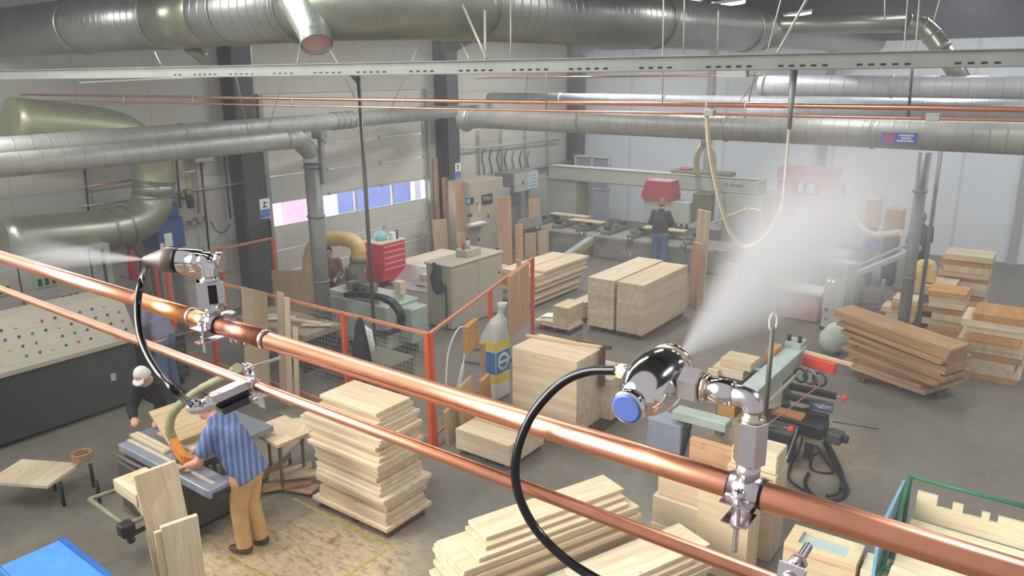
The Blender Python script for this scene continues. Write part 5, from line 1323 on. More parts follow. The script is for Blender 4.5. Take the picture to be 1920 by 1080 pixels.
# ------------------------------------------------------------------ beige electrical cabinet in the cell
b = at(849, 622)
x1, y0 = b.x, b.y; zc = .99
t = thing('electrical_cabinet', 'large beige electrical cabinet behind the corner of the cell fence', 'cabinet', (x1-.3, y0+1.1, 0))
MB().cbox((x1-.62, y0, 0.04), (x1, y0+1.55, 1.22), .012).build('body', BEIGE, t)
MB().ab((x1-.6, y0+.03, 0), (x1-.02, y0+1.5, .04)).build('plinth', DGREY, t)
MB().cbox((x1-.66, y0-.02, 1.221), (x1+.02, y0+1.58, 1.26), .01).build('top_plate', BEIGE, t)
for k in range(2): MB().cbox((x1, y0+.03+.76*k, .1), (x1+.012, y0+.75+.76*k, 1.18), .004).build('door', BEIGE, t)
MB().cyl((x1+.012, y0+1.42, .85), (x1+.03, y0+1.42, .85), .02, n=12).build('lock', BLACKM, t)
q = (x1-.3, y0+.75)
t = thing('beacon_box', 'small beige box with a red and white beacon on top of the electrical cabinet', 'box', (q[0], q[1], 1.26))
MB().cbox((q[0]-.14, q[1]-.1, 1.26), (q[0]+.14, q[1]+.35, 1.40), .008).build('body', BEIGE, t)
MB().cyl((q[0], q[1]+.1, 1.40), (q[0], q[1]+.1, 1.56), .045, n=16).build('white_beacon', LGREY, t); MB().cyl((q[0], q[1]-.03, 1.40), (q[0], q[1]-.03, 1.53), .03, n=16).build('red_beacon', RED, t)
MB().cyl((q[0], q[1]+.1, 1.56), (q[0], q[1]+.1, 1.60), .03, n=16).build('cap', DGREY, t)
m = MB()
jc = Vector((x1-.3, y0-.06, .72))
m.lathe(jc+Vector((0, -.02, .58)), (0, 0, -1), [(0, .02), (.02, .05), (.10, .09), (.3, .13), (.5, .14), (.56, .10), (.6, .03)], 16)
for v in m.v: v.y = jc.y+(v.y-jc.y)*.45; v.x += .04*math.sin(v.z*18)
tag(m.build('work_jacket', CLOTHD), 'dark jacket hanging on the end of the beige electrical cabinet', 'jacket')
tag(MB().tube(spline([(x1-.12, y0-.03, .9), (x1-.1, y0-.04, .5), (x1-.1, y0-.05, .02)], 8), .014, 8).build('black_cable', BLACK), 'black cable dropping beside the jacket on the electrical cabinet', 'cable')

# ------------------------------------------------------------------ robot cell machines
b = at(690, 600, 0.9)
t = thing('cell_machine', 'sage green processing machine with a black cable chain inside the fenced cell', 'machine', (-9.2, 8.6, 0))
MB().cbox((-10.6, 8.55, .15), (-9.0, 9.35, .92), .02).build('bed', SAGE, t)
MB().cbox((-8.98, 8.85, .25), (-8.70, 9.25, .86), .02).build('end_housing', SAGE, t)
MB().cbox((-10.5, 8.6, .92), (-9.2, 9.2, 1.0), .01).build('table', LGREY, t)
for k in range(4): MB().ab((-10.55+.5*k, 8.65, 0), (-10.47+.5*k, 9.25, .15)).build('foot', DGREY, t)
ch = spline([(-9.9, 8.5, 1.02), (-9.3, 8.5, 1.10), (-8.85, 8.5, 1.08), (-8.62, 8.5, .92), (-8.62, 8.5, .72), (-8.8, 8.5, .55), (-9.2, 8.5, .45)], 5)
m = MB()
for i in range(len(ch)-1):
    d_ = (ch[i+1]-ch[i]); dn_ = d_.normalized(); w2 = Vector((0, 1, 0)); h2 = dn_.cross(w2)
    m.obox(ch[i]-w2*.06-h2*.04+dn_*d_.length*.06, dn_*d_.length*.88, w2*.12, h2*.08)
m.build('cable_chain', BLACK, t)['kind'] = 'stuff'
head = at(650, 545, 1.05)
for k, (dx, dy, s_, mt) in enumerate(((0, 0, .16, DGREY), (.2, .05, .13, OLIVE), (.12, -.12, .10, BLACKM), (-.18, .0, .14, OLIVE))):
    MB().cbox((-10.0+dx, 8.75+dy, 1.0), (-10.0+dx+s_*1.5, 8.75+dy+s_*1.4, 1.0+.08+.5*s_), .015).build('spindle_unit', mt, t)
MB().cyl((-10.3, 9.0, 1.0), (-10.3, 9.0, 1.32), .11, n=18).build('motor', DGREY, t)
tag(MB().cbox((-9.30, 9.05, 1.0), (-9.14, 9.19, 1.22), .006).build('pine_block', PINE), 'small pine block standing on the sage green cell machine', 'block')
# dust hood and yellow flexible hose
hd = at(655, 545, .9)
t = thing('dust_hood', 'grey dusty extraction hood with a fat yellow hose inside the cell', 'hood', (-11.2, 9.7, 0))
top = on(672, 490, 1, 10.0)
m = MB(); m.lathe((top.x, top.y, top.z), Vector((-.15, -.35, -1)), [(0, .15), (.12, .16), (.35, .20), (.75, .34), (.95, .36)], 20); m.build('hood_body', plain('dusty_grey', (118, 114, 100), 0.7, var=0.1), t)
MB().lathe((top.x, top.y, top.z-.02), (0, 0, 1), [(0, .165), (.12, .165)], 20).build('collar', plain('collar_brown', (140, 124, 100), 0.6), t)
hp = spline([(top.x, top.y, top.z+.08), on(671, 462, 1, 10.0), on(655, 450, 1, 9.95), on(630, 447, 1, 9.9), on(605, 452, 1, 9.85), on(585, 470, 1, 9.8), on(578, 520, 1, 9.8)], 6)
m = MB(); m.tube(hp, [.145+.008*math.sin(k*2.2) for k in range(len(hp))], 20); m.build('flexible_hose', plain('yellow_hose', (216, 186, 124), 0.6), t)
MB().cbox((-11.9, 9.4, 0), (-10.7, 10.2, .5), .02).build('base', OLIVE, t)
# roll and lower gear near the front fence
t = thing('gear_unit', 'olive gear unit with dark coils low behind the front cell fence', 'machine', (-8.6, 7.7, 0))
MB().cbox((-8.75, 7.45, .05), (-7.85, 8.0, .50), .03).build('housing', OLIVE, t)
for k in range(4): MB().ring((-8.95-.02*k, 7.5+.1*k, .36), (.4, 1, 0), .13, .03, 20, 8).build('coil', BLACK, t)
MB().ab((-8.42, 7.43, .1), (-8.36, 7.449, .5)).build('strap', BLACKM, t)
MB().cbox((-9.4, 7.5, .02), (-8.9, 8.1, .3), .03).build('base', plain('tan_base', (150, 138, 108), 0.6), t)
t = thing('roller_bench', 'dark roller bench with loose offcuts behind the orange fence post', 'bench', (-10.6, 7.7, 0))
MB().cbox((-11.4, 7.3, .55), (-9.6, 8.1, .66), .01).build('top', plain('bench_top', (150, 140, 112), 0.6, var=.15, nscale=10), t)
for x in (-11.3, -10.5, -9.7): MB().ab((x-.03, 7.35, 0), (x+.03, 8.05, .55)).build('leg', BLACKM, t)
for k in range(5): MB().tube([(-11.3+.36*k, 7.35, .45), (-11.3+.36*k, 8.05, .45)], .05, 10).build('roller', DGREY, t)
MB().cbox((-11.35, 7.32, .18), (-9.65, 7.36, .42), .005).build('apron', plain('violet_grey', (96, 88, 96), 0.5), t)
for k, (x, y, a_, L_) in enumerate(((-11.2, 7.5, .4, .7), (-10.7, 7.4, .9, .5), (-10.3, 7.6, .2, .6), (-10.9, 7.8, -.3, .5), (-9.95, 7.55, .6, .5))):
    ob = oriented('offcut', PINE, (x, y, .661+.026*(k % 3)), (math.cos(a_), math.sin(a_), .0), (-math.sin(a_), math.cos(a_), 0), L_, .1, .025)
    tag(ob, '%s strip offcut lying on the dark roller bench, counted from the wall' % ['first', 'second', 'third', 'fourth', 'fifth'][[0, 2, 3, 1, 4][k]], 'offcut', 'offcuts on the roller bench')
# black bag hung on the fence and a white bag
bx = on(675, 620, 1, 6.5)
m = MB(); m.lathe((bx.x, 6.5, bx.z+.18), (0, 0, -1), [(0, .03), (.06, .07), (.2, .10), (.45, .15), (.62, .19), (.66, .17)], 14)
for v in m.v: v.y = 6.5+(v.y-6.5)*.5; v.x += .02*math.sin(v.z*25)
tag(m.build('black_coat', CLOTHB), 'black coat hanging from the front cell fence', 'coat')
m = MB(); m.lathe((bx.x-.12, 6.66, bx.z+.0), (0, 0, -1), [(0, .04), (.08, .12), (.3, .15), (.4, .1)], 12)
tag(m.build('white_bag', PAPER), 'white bag behind the black coat on the front cell fence', 'bag')
tag(MB().tube(spline([(-8.2, 9.7, .03), (-7.6, 9.9, .03), (-7.25, 9.75, .03), (-7.5, 9.3, .03), (-7.9, 9.15, .03)], 8), .018, 8).build('floor_cable', DGREY), 'grey cable bent on the floor between the cell machine and the beige cabinet', 'cable')
# red tool cabinet
a = at(712, 543); b_ = at(735, 527)
x1, y0 = a.x-.0, a.y+.1
t = thing('tool_cabinet', 'red tool cabinet with drawers on casters by the roller door', 'cabinet', (x1-.3, y0+.4, 0))
zt_ = 1.0
MB().cbox((x1-.55, y0, .14), (x1, y0+.78, zt_), .02).build('body', RED, t)
for k in range(5):
    z0_ = .32+.13*k; d_ = MB().cbox((x1, y0+.04, z0_), (x1+.02, y0+.74, z0_+.115), .005).build('drawer', RED, t)
    MB().ab((x1+.02, y0+.08, z0_+.085), (x1+.035, y0+.70, z0_+.105)).build('handle', plain('pink_grip', (214, 150, 150), 0.4), d_)
MB().ab((x1-.55, y0-.01, zt_), (x1+.01, y0+.79, zt_+.03)).build('top', plain('cream_top', (226, 216, 196), 0.5), t)
for dx, dy in ((-.48, .08), (-.06, .08), (-.48, .7), (-.06, .7)): MB().cyl((x1+dx-.02, y0+dy, .07), (x1+dx+.02, y0+dy, .07), .07, n=14).build('caster', BLACK, t)
m = MB(); m.ball((x1-.3, y0+.3, zt_+.13), (.16, .18, .12), 12, 8); tag(m.build('plastic_bag', plain('teal_bag', (150, 206, 204), 0.35)), 'pale teal plastic bag on the red tool cabinet', 'bag')
tag(MB().cyl((x1-.1, y0+.62, zt_+.03), (x1-.1, y0+.62, zt_+.24), .035, n=14).build('spray_can', plain('can_blue', (60, 84, 150), .35)), 'small blue can standing on the red tool cabinet', 'can')
tag(MB().cbox((x1-.2, y0+.45, zt_+.03), (x1-.06, y0+.56, zt_+.2), .01).build('white_tub', PAPER), 'white tub on the red tool cabinet beside the blue can', 'tub')

# ------------------------------------------------------------------ wall side, left
# grey switch cabinets with the control desk
p = at(205, 640, .95)
t = thing('control_desk', 'pale control desk with sloping button panel at the left, dark cabinet below', 'desk', (-11.0, 4.6, 0))
xr = -10.75
yA, yB_ = 3.2, 5.22
MB().cbox((xr-.75, yA, .05), (xr-.02, yB_, .95), .01).build('lower_cabinet', DGREY, t)
m = MB(); m.prism([(xr-.75, yA-.02, .96), (xr+.04, yA-.02, .96), (xr+.04, yA-.02, 1.02), (xr-.30, yA-.02, 1.62), (xr-.75, yA-.02, 1.62)], (0, yB_-yA+.06, 0)); m.build('sloping_panel', BEIGE, t)
sl = Vector((-.34, 0, .60)).normalized(); nrm = Vector((.60, 0, .34)).normalized()
for r_ in range(4):
    for c_ in range(12):
        q = Vector((xr+.04, yA+.12+.165*c_, 1.02))+sl*(.14+.135*r_)+nrm*.002
        if (r_*5+c_*3) % 7 == 6: continue
        mt = (RED, BLACKM, BLACKM, GREEN, BLACKM, plain('amber', (230, 170, 60), .4), BLACKM)[(r_*3+c_) % 7]
        MB().cyl(q, q+nrm*.02, .016, n=10).build('button', mt, t)
    MB().obox(Vector((xr+.04, yA+.08, 1.02))+sl*(.085+.135*r_)+nrm*.001, (0, 1.9, 0), sl*.012, nrm*.002).build('marking_strip', LGREY, t)
MB().cyl(Vector((xr+.04, yB_-.22, 1.02))+sl*.07, Vector((xr+.04, yB_-.22, 1.02))+sl*.07+nrm*.04, .03, n=14).build('stop_button', RED, t)
MB().ab((xr-.02, yB_-.4, .45), (xr-.01, yB_-.33, .56)).build('lock_plate', LGREY, t)
m = MB()
for k in range(7): m.ab((xr-.02, yB_-.35, .62+.03*k), (xr-.012, yB_-.04, .632+.03*k))
t2 = thing('switch_cabinet', 'tall pale switch cabinet with green gauges behind the control desk', 'cabinet', (-12.3, 4.4, 0))
xs = -12.6
MB().cbox((-13.5, 2.2, 0), (xs, 5.95, 2.05), .012).build('body', plain('pale_cabinet', (182, 180, 170), .45), t2)
for k, (y_, z_, w_, h_) in enumerate(((4.75, 1.55, .34, .24), (5.05, 1.30, .34, .1), (4.1, 1.55, .3, .22))):
    fr_ = MB().cbox((xs, y_, z_), (xs+.02, y_+w_, z_+h_), .004).build('gauge_frame', plain('pale_green_dial', (176, 192, 150), .4), t2)
    m = MB()
    for j in range(3): m.ab((xs+.02, y_+.04+.1*j, z_+.03), (xs+.024, y_+.10+.1*j, z_+h_*.6))
    m.build('dial_marks', plain('deep_green', (34, 92, 66), .4), fr_)
MB().ab((xs, 4.98, 1.14), (xs+.02, 5.42, 1.26)).build('dark_display', plain('dark_teal', (30, 62, 60), .3), t2)
for y_ in (4.55, 5.60): MB().ab((xs, y_, .1), (xs+.008, y_+.02, 2.0)).build('door_gap', DGREY, t2)
tag(MB().tube([(-12.45, 5.75, .02), (-12.45, 5.75, 2.0)], .025, 8).build('cable_duct', BLACKM), 'dark upright cable duct at the side of the pale switch cabinet', 'duct')
t = thing('drawer_pedestal', 'dark slatted cabinet with a bright edge between the control desk and the worker in jeans', 'cabinet', (-11.2, 5.7, 0))
MB().cbox((-11.75, 5.40, .12), (-10.85, 6.05, .80), .01).build('body', BLACKM, t)
for k in range(5): MB().ab((-10.85, 5.43, .18+.12*k), (-10.84, 6.02, .26+.12*k)).build('slat_row', DGREY, t)
MB().cbox((-11.78, 5.38, .80), (-10.82, 6.07, .83), .004).build('top_edge', STEEL, t)
for dy in (5.48, 5.95): MB().cyl((-10.93, dy-.02, .06), (-10.93, dy+.02, .06), .06, n=12).build('caster', BLACK, t)
# wall things
cmp_ = on(325, 455, 0, -13.3)
t = thing('blue_compressor', 'blue compressor cabinet with paper notes mounted by the dark wall pipes', 'compressor', (-13.4, 7.4, 1.2))
y0 = on(297, 455, 0, -13.2).y; y1 = on(349, 455, 0, -13.2).y
MB().cbox((-13.75, y0, 1.62), (-13.2, y1, 2.18), .015).build('body', BLUE, t)
MB().cbox((-13.75, y0+.12, 2.18), (-13.25, y1-.04, 2.42), .02).build('top_box', BLUE, t)
MB().ab((-13.2, y0+.12, 1.68), (-13.195, y0+.27, 1.92)).build('paper_note', PAPER, t); MB().ab((-13.2, y0+.02, 1.62), (-13.195, y0+.1, 1.76)).build('paper_note', PAPER, t)
for y_ in (y0+.06, y1-.06): MB().ab((-13.7, y_-.03, 0), (-13.3, y_+.03, 1.62)).build('stand', GREYM, t)
ex = on(247, 495, 0, -13.05)
t = thing('fire_extinguisher', 'red fire extinguisher standing tall beside the pale switch cabinet under the duct bend', 'extinguisher', (-13.05, ex.y, ex.z-.25))
MB().lathe((-13.05, ex.y, ex.z-.28), (0, 0, 1), [(0, .06), (.02, .075), (.42, .075), (.48, .05), (.52, .02), (.56, .02)], 18).build('cylinder', RED, t)
MB().ab((-13.09, ex.y-.03, ex.z+.27), (-13.0, ex.y+.06, ex.z+.31)).build('valve', BLACKM, t)
MB().ab((-13.5, ex.y-.02, ex.z-.29), (-12.97, ex.y+.02, ex.z-.28)).build('bracket', RED, t)
MB().tube(spline([(-13.0, ex.y+.05, ex.z+.29), (-12.97, ex.y+.11, ex.z+.1), (-13.0, ex.y+.1, ex.z-.15)], 6), .012, 8).build('hose', BLACK, t)
def wpipe(pts, r, label, mat=POST, name='wall_pipe', grp='pipes on the left wall'):
    return tag(MB().tube([on(a, b, 0, -13.68) for a, b in pts], r, 8).build(name, mat), label, 'pipe', grp)
wpipe([(330, 290), (338, 390)], .02, 'dark upright wall pipe just beyond the duct bend', BLACKM)
wpipe([(376, 300), (392, 470)], .022, 'dark upright wall pipe midway between the duct bend and the first column', BLACKM)
wpipe([(420, 290), (432, 410)], .02, 'dark upright wall pipe beside the first dark column', BLACKM)
wpipe([(330, 361), (490, 338)], .022, 'pale level conduit running to the first dark column', LGREY)
wpipe([(148, 352), (247, 338), (330, 325), (368, 320), (372, 400)], .016, 'thin copper wall pipe bending down beyond the duct bend', COPPER)
wpipe([(148, 387), (245, 376)], .022, 'green level wall pipe behind the duct bend', SAGE)
wpipe([(156, 290), (166, 395)], .018, 'dark upright wall pipe inside the curve of the duct bend', BLACKM)
q = on(353, 376, 0, -13.6)
t = thing('pressure_filter', 'small dark filter bowl with yellow top on the wall above the blue compressor', 'filter', q)
MB().lathe(q+Vector((.05, 0, -.14)), (0, 0, 1), [(0, .04), (.02, .07), (.24, .075), (.26, .06)], 14).build('bowl', BLACKM, t); MB().ab(q+Vector((-.02, -.06, .12)), q+Vector((.1, .06, .22))).build('yellow_head', plain('ochre', (170, 150, 60), .5), t)
MB().ab(q+Vector((-.21, -.03, .0)), q+Vector((-.02, .03, .06))).build('bracket', GREYM, t)
for k, (u_, v_) in enumerate(((362, 418), (374, 412))):
    c = on(u_, v_, 0, -13.62); t = thing('air_valve', 'small brass and grey valve on the wall ' + ('close to the blue compressor' if k == 0 else 'on the thin copper pipe end'), 'valve', c)
    MB().cbox(c+Vector((-.05, -.05, -.04)), c+Vector((.05, .05, .04)), .01).build('body', GREYM, t); MB().cyl(c, c+Vector((0, .1, 0)), .02, n=10).build('spindle', COPPER, t); MB().ring(c+Vector((0, .1, 0)), (0, 1, 0), .035, .008, 14, 6).build('hand_wheel', DRED, t)
    MB().ab(c+Vector((-.19, -.02, -.02)), c+Vector((-.05, .02, .02))).build('mount', GREYM, t)
q = on(380, 292, 0, -13.7)
tag(MB().cbox(q+Vector((-.1, -.2, -.12)), q+Vector((.06, .2, .12)), .01).build('junction_box', LGREY), 'pale box on the wall above the dark upright pipes', 'box')
tag(MB().tube(spline([on(395, 415, 0, -13.6), on(405, 432, 0, -13.5), on(420, 436, 0, -13.5), on(432, 420, 0, -13.65)], 6), .012, 6).build('wall_cable', BLACK), 'dark cable sagging on the wall beside the first dark column', 'cable')
for k, (u_, w_) in enumerate(((897, 'first'), (940, 'second'), (985, 'third'), (1026, 'fourth'))):
    a = on(u_, 245, 0, XW+.08); b_ = on(u_+2, 330, 0, XW+.08)
    tag(MB().tube([a, b_], .022, 8).build('wall_conduit', GREYM), '%s grey conduit on the wall beyond the beige console, counted from the second dark column' % w_, 'conduit', 'conduits behind the console')
a = on(850, 281, 0, XW+.16); b_ = on(1048, 262, 0, XW+.16)
tag(MB().tube([a, b_], .03, 8).build('wall_conduit', LGREY), 'level pale conduit crossing the upright ones behind the beige console', 'conduit')
a = on(905, 332, 0, XW+.12); b_ = on(1090, 300, 0, XW+.12)
tag(MB().tube([a, b_], .05, 8).build('wiring_duct', GREYM), 'dark wiring duct along the wall behind the wall box', 'duct')
for k in range(7):
    c = on(905+14*k, 330, 0, XW+.010)
    tag(MB().tube(spline([c+Vector((0, .1, .75)), c+Vector((.03, -.05, .5)), c+Vector((.03, .05, .2)), c+Vector((.06, 0, -.45))], 5), .016, 6).build('loose_cable', BLACK if k % 2 else DGREY), '%s loose cable on the wall behind the beige console, counted from the dark column' % ORD[k].replace('topmost', 'first'), 'cable', 'loose cables behind the console')

# ------------------------------------------------------------------ beige control console and wall box
B = at(884, 484)
x1, y0 = B.x, B.y
t = thing('control_console', 'tall beige control console with two screens by the second dark column', 'console', (x1-.3, y0+.6, 0))
zc = 1.98; y1 = y0+1.42
MB().cbox((x1-.75, y0, .06), (x1, y1, zc), .015).build('body', BEIGE, t)
MB().ab((x1-.7, y0+.04, 0), (x1-.05, y1-.04, .06)).build('plinth', BLACKM, t)
def fpx(u_, v_): return on(u_, v_, 0, x1)
def cpanel(a, b_, mt, nm, th=.015, par=None):
    p, q = fpx(*a), fpx(*b_); return MB().cbox((x1, min(p.y, q.y), min(p.z, q.z)), (x1+th, max(p.y, q.y), max(p.z, q.z)), .004).build(nm, mt, par or t)
s_ = cpanel((874, 372), (888, 382), SCREEN, 'screen'); cpanel((875, 373), (881, 381), LCD, 'lit_area', .018, s_)
s_ = cpanel((903, 366), (923, 381), SCREEN, 'screen')
for k in range(4): cpanel((905+4*k, 368), (908+4*k, 376-(k % 2)*2), plain('readout', (168, 150, 120), .4), 'readout', .018, s_)
cpanel((876, 402), (885, 406), DGREY, 'socket'); cpanel((913, 394), (917, 399), YELLOW, 'warning_label'); cpanel((914, 403), (917, 407), BLACKM, 'knob'); cpanel((896, 446), (899, 451), DGREY, 'lock'); cpanel((893, 380), (896, 384), DRED, 'stop_button')
p, q = fpx(872, 418), fpx(904, 412); sh = MB(); sh.cbox((x1, p.y, p.z-.1), (x1+.28, q.y, p.z-.06), .01); st_ = sh.build('keyboard_shelf', GREYM, t)
MB().cbox((x1+.03, p.y+.08, p.z-.06), (x1+.22, q.y-.1, p.z-.03), .008).build('keyboard', PAPER, st_)
cpanel((897, 384), (899, 397), PAPER, 'cable_clip')
MB().cbox((x1-.7, y1+.01, .05), (x1-.1, y1+.45, 1.62), .012).build('side_cabinet', plain('lilac_grey', (172, 166, 176), .5), t)
MB().cyl((x1-.2, y1+.25, 1.3), (x1-.07, y1+.25, 1.3), .04, n=14).build('red_knob', DRED, t)
c0 = on(945, 358, 0, -13.5); 
ya, yb2 = on(963, 345, 0, -13.0).y, on(1008, 345, 0, -13.0).y; za, zb = on(985, 358, 0, -13.0).z, on(985, 322, 0, -13.0).z
t = thing('wall_box', 'wide grey electrical box with pale notice, on legs by the wall beyond the console', 'box', (-13.3, ya+.4, 0))
MB().cbox((-13.7, ya, za), (-13.0, yb2, zb), .012).build('body', GREYM, t)
MB().cbox((-13.0, ya+.02, za+.02), (-12.98, yb2-.02, zb-.02), .004).build('door', LGREY, t)
MB().ab((-12.98, ya+(yb2-ya)*.6, za+.03), (-12.975, yb2-.03, zb-.03)).build('notice', plain('pale_notice', (206, 222, 230), .5), t)
for k in range(4): MB().ab((-12.975, ya+(yb2-ya)*.66, za+.1+.1*k), (-12.972, yb2-.1, za+.14+.1*k)).build('notice_line', plain('faint_ink', (150, 176, 190), .6), t)
MB().cyl((-12.98, ya+(yb2-ya)*.34, (za+zb)/2), (-12.94, ya+(yb2-ya)*.34, (za+zb)/2), .04, n=14).build('red_switch', DRED, t)
for y_ in (ya+.05, yb2-.05): MB().ab((-13.4, y_-.03, 0), (-13.3, y_+.03, za)).build('leg', LGREY, t)

# ------------------------------------------------------------------ machining centre with gantry
yg = 18.3
L0 = on(1027, 312, 1, yg); R0 = on(1420, 345, 1, yg)
zt_, zb_ = L0.z+.02, L0.z-.36
t = thing('machining_centre', 'large light grey gantry machining centre with a red head before the white back wall', 'machine', (-9.3, 18.6, 0))
GM = plain('machine_grey', (176, 178, 170), .45, var=.03)
MB().cbox((L0.x, yg, zb_), (R0.x+.05, yg+.55, zt_), .03).build('gantry_beam', GM, t)
MB().cbox((L0.x-.1, yg+.1, .0), (L0.x+.95, yg+1.0, zb_), .03).build('gantry_column', GM, t)
MB().cbox((R0.x-.85, yg+.0, .0), (R0.x+.15, yg+1.0, zb_+.02), .03).build('gantry_column', GM, t)
MB().ab((L0.x+.95, yg+.06, .2), (L0.x+1.05, yg+.5, zb_-.1)).build('cable_guard', plain('olive_grey', (136, 132, 104), .5), t)
MB().cbox((L0.x+.1, yg-.02, zt_), (R0.x, yg+.3, zt_+.025), .01).build('beam_cover', LGREY, t)
# name plate strokes on the beam
q = on(1368, 347, 1, yg-.005); q1 = on(1393, 349, 1, yg-.005)
MB().ab((q.x, yg-.008, q.z-.03), (q1.x, yg-.001, q.z+.03)).build('name_plate', plain('plate_grey_blue', (130, 132, 160), .5), t)
MB().ring((q.x-.1, yg-.006, q.z), (0, 1, 0), .045, .008, 14, 6).build('name_plate_ring', plain('plate_grey_blue', (130, 132, 160), .5), t)
h0, h1 = on(1205, 372, 1, yg-.5), on(1262, 342, 1, yg-.5)
m = MB(); a_, b_, zl, zh = h0.x, h1.x, h0.z, h1.z
m.prism([(a_, yg-.55, zl), (b_, yg-.55, zl), (b_+.02, yg-.55, zl+.1), (b_-.06, yg-.55, zh), (a_+.1, yg-.55, zh), (a_-.02, yg-.55, zl+.12)], (0, .5, 0)); m.build('red_head', DRED, t)
MB().ab((a_+.1, yg-.5, zh), (b_-.06, yg-.1, zh+.02)).build('head_top', plain('pink_top', (214, 176, 182), .5), t)
k0, k1 = on(1207, 412, 1, yg-.4), on(1330, 372, 1, yg-.4)
MB().cbox((k0.x, yg-.45, k0.z), (k1.x-.5, yg-.02, zl-.01), .02).build('head_carriage', GM, t)
MB().cbox((k1.x-.48, yg-.3, k0.z+.1), (k1.x, yg-.02, zb_), .02).build('drill_block', OLIVE, t)
for k in range(8): MB().cyl((k0.x+.08+.15*k, yg-.25, k0.z-.16), (k0.x+.08+.15*k, yg-.25, k0.z), .035, n=10).build('spindle', plain('brownish_steel', (140, 128, 110), .4, .4), t)
tz = .86
b0, b1 = on(1020, 470, 1, yg-1.2), on(1330, 480, 1, yg-1.2)
MB().cbox((L0.x+.0, yg-1.25, .0), (L0.x+2.2, yg-.3, .62), .03).build('base_bed', plain('bed_grey', (150, 146, 136), .5), t)
MB().cbox((L0.x+2.25, yg-1.25, .0), (R0.x-.2, yg-.3, .62), .03).build('base_bed', plain('bed_grey', (150, 146, 136), .5), t)
def logo(px_, py_):
    q = on(px_, py_, 1, yg-1.26); s = .17; y_ = yg-1.258
    m = MB()
    for o_, sx in ((0, 1), (.17, -1)):
        for a_, b2 in (((-.07, -1*sx), (0, 1*sx)), ((0, 1*sx), (.07, -1*sx))):
            A = Vector((q.x+o_+a_[0], y_, q.z+a_[1]*s*.5)); Bv = Vector((q.x+o_+b2[0], y_, q.z+b2[1]*s*.5)); m.tube([A, Bv], .014, 4, smooth=False)
    m.build('emblem', WHITE, t)
logo(1086, 462); logo(1170, 474)
for k in range(7):
    x = L0.x+.35+.75*k
    if x > R0.x-.9: break
    rl = MB().cbox((x, yg-1.45, .64), (x+.14, yg-.1, .76), .01).build('table_rail', plain('rail_grey', (128, 126, 114), .5, .3), t)
    for j in range(3): MB().cbox((x+.0, yg-1.3+.42*j, .76), (x+.14, yg-1.14+.42*j, .84), .008).build('suction_pod', BLACKM if (k+j) % 2 else OLIVE, rl)
MB().ab((L0.x+.1, yg-1.46, .60), (R0.x-.4, yg-1.42, .66)).build('front_bar', LGREY, t)
for k in range(4): MB().cyl((L0.x+.7+1.4*k, yg-1.62, .64), (L0.x+.7+1.4*k, yg-1.42, .64), .06, n=12).build('end_stop', STEEL, t)
a = Vector((L0.x+2.25, yg-1.3, .66)); MB().obox(a+Vector((-.1, -1.15, -.42)), (.16, 0, 0), (.12, 1.15, .3), (0, 0, .09)).build('support_arm', SAGE, t)
MB().obox(a+Vector((-.1, -1.2, -.52)), (.16, 0, 0), (.12, 1.15, .3), (0, 0, .05)).build('arm_edge', plain('dull_yellow', (180, 156, 60), .5), t)
MB().ab((a.x-.06, a.y-1.1, 0), (a.x+.02, a.y-1.0, .25)).build('arm_foot', SAGE, t)
for k, (x_, w_, y_) in enumerate(((L0.x+1.35, 1.0, yg-1.0), (L0.x+.4, 1.2, yg-.5), (L0.x+3.5, 1.1, yg-.9))):
    tag(board('workpiece', (x_, y_, .842), (x_+w_, y_+.28, .872), PINE), '%s' % ('white workpiece board clamped in the middle of the machining table', 'narrow workpiece board by the gantry column on the wall side', 'workpiece board on the table beyond the man in dark jumper')[k], 'board')
# glazed partition behind the gantry
t = thing('glazed_partition', 'grey partition with windows between the gantry column and the white wall', 'partition', (-12.0, 20.2, 0))
a = on(1078, 400, 1, 20.2).x; b_ = on(1140, 400, 1, 20.2).x
MB().ab((a, 20.2, 0), (b_, 20.26, 1.25)).build('lower_panel', plain('lilac_panel_grey', (168, 170, 184), .5), t)
for k in range(3):
    x = a+(b_-a)*k/2; MB().ab((x-.03, 20.18, 1.25), (x+.03, 20.28, 2.25)).build('mullion', LGREY, t)
for k in range(2): MB().ab((a+(b_-a)*k/2+.03, 20.22, 1.3), (a+(b_-a)*(k+1)/2-.03, 20.235, 2.2)).build('pane', plain('dim_glass', (136, 140, 148), .15), t)
MB().ab((a, 20.18, 1.25), (b_, 20.28, 1.3)).build('sill', LGREY, t); MB().ab((a, 20.18, 2.2), (b_, 20.28, 2.26)).build('head_rail', LGREY, t)
# wishbone hose above the gantry
hp0 = on(1322, 268, 1, 17.0)
t = thing('wishbone_hose', 'pair of cream extraction hoses forming a wishbone above the gantry', 'hose', hp0)
for sx in (-1, 1):
    pts = [hp0, on(1322+sx*10, 280, 1, 17.2), on(1322+sx*16, 300, 1, 17.6), on(1322+sx*14, 324, 1, 18.2)]
    hh = spline(pts, 8); MB().tube(hh, [.075+.006*math.sin(k*2.1) for k in range(len(hh))], 14).build('hose_leg', CREAM, t)
MB().tube([hp0+Vector((0, 0, .35)), hp0-Vector((0, 0, .08))], .1, 14).build('junction', GREYM, t)
b0, b1 = on(1262, 322, 1, 18.5), on(1375, 332, 1, 18.5)
tag(MB().cbox((b0.x, 18.35, zt_+.028), (b1.x, 18.7, zt_+.12), .02).build('hose_tray', plain('tray_khaki', (128, 122, 100), .6)), 'khaki hose tray lying along the top of the gantry beam', 'tray')
tag(MB().cbox((b0.x+.22, 18.05+.3, zt_+.12), (b0.x+.52, 18.6, zt_+.17), .02).build('tray_cap', DRED), 'small red cap at the end of the khaki hose tray', 'cap')
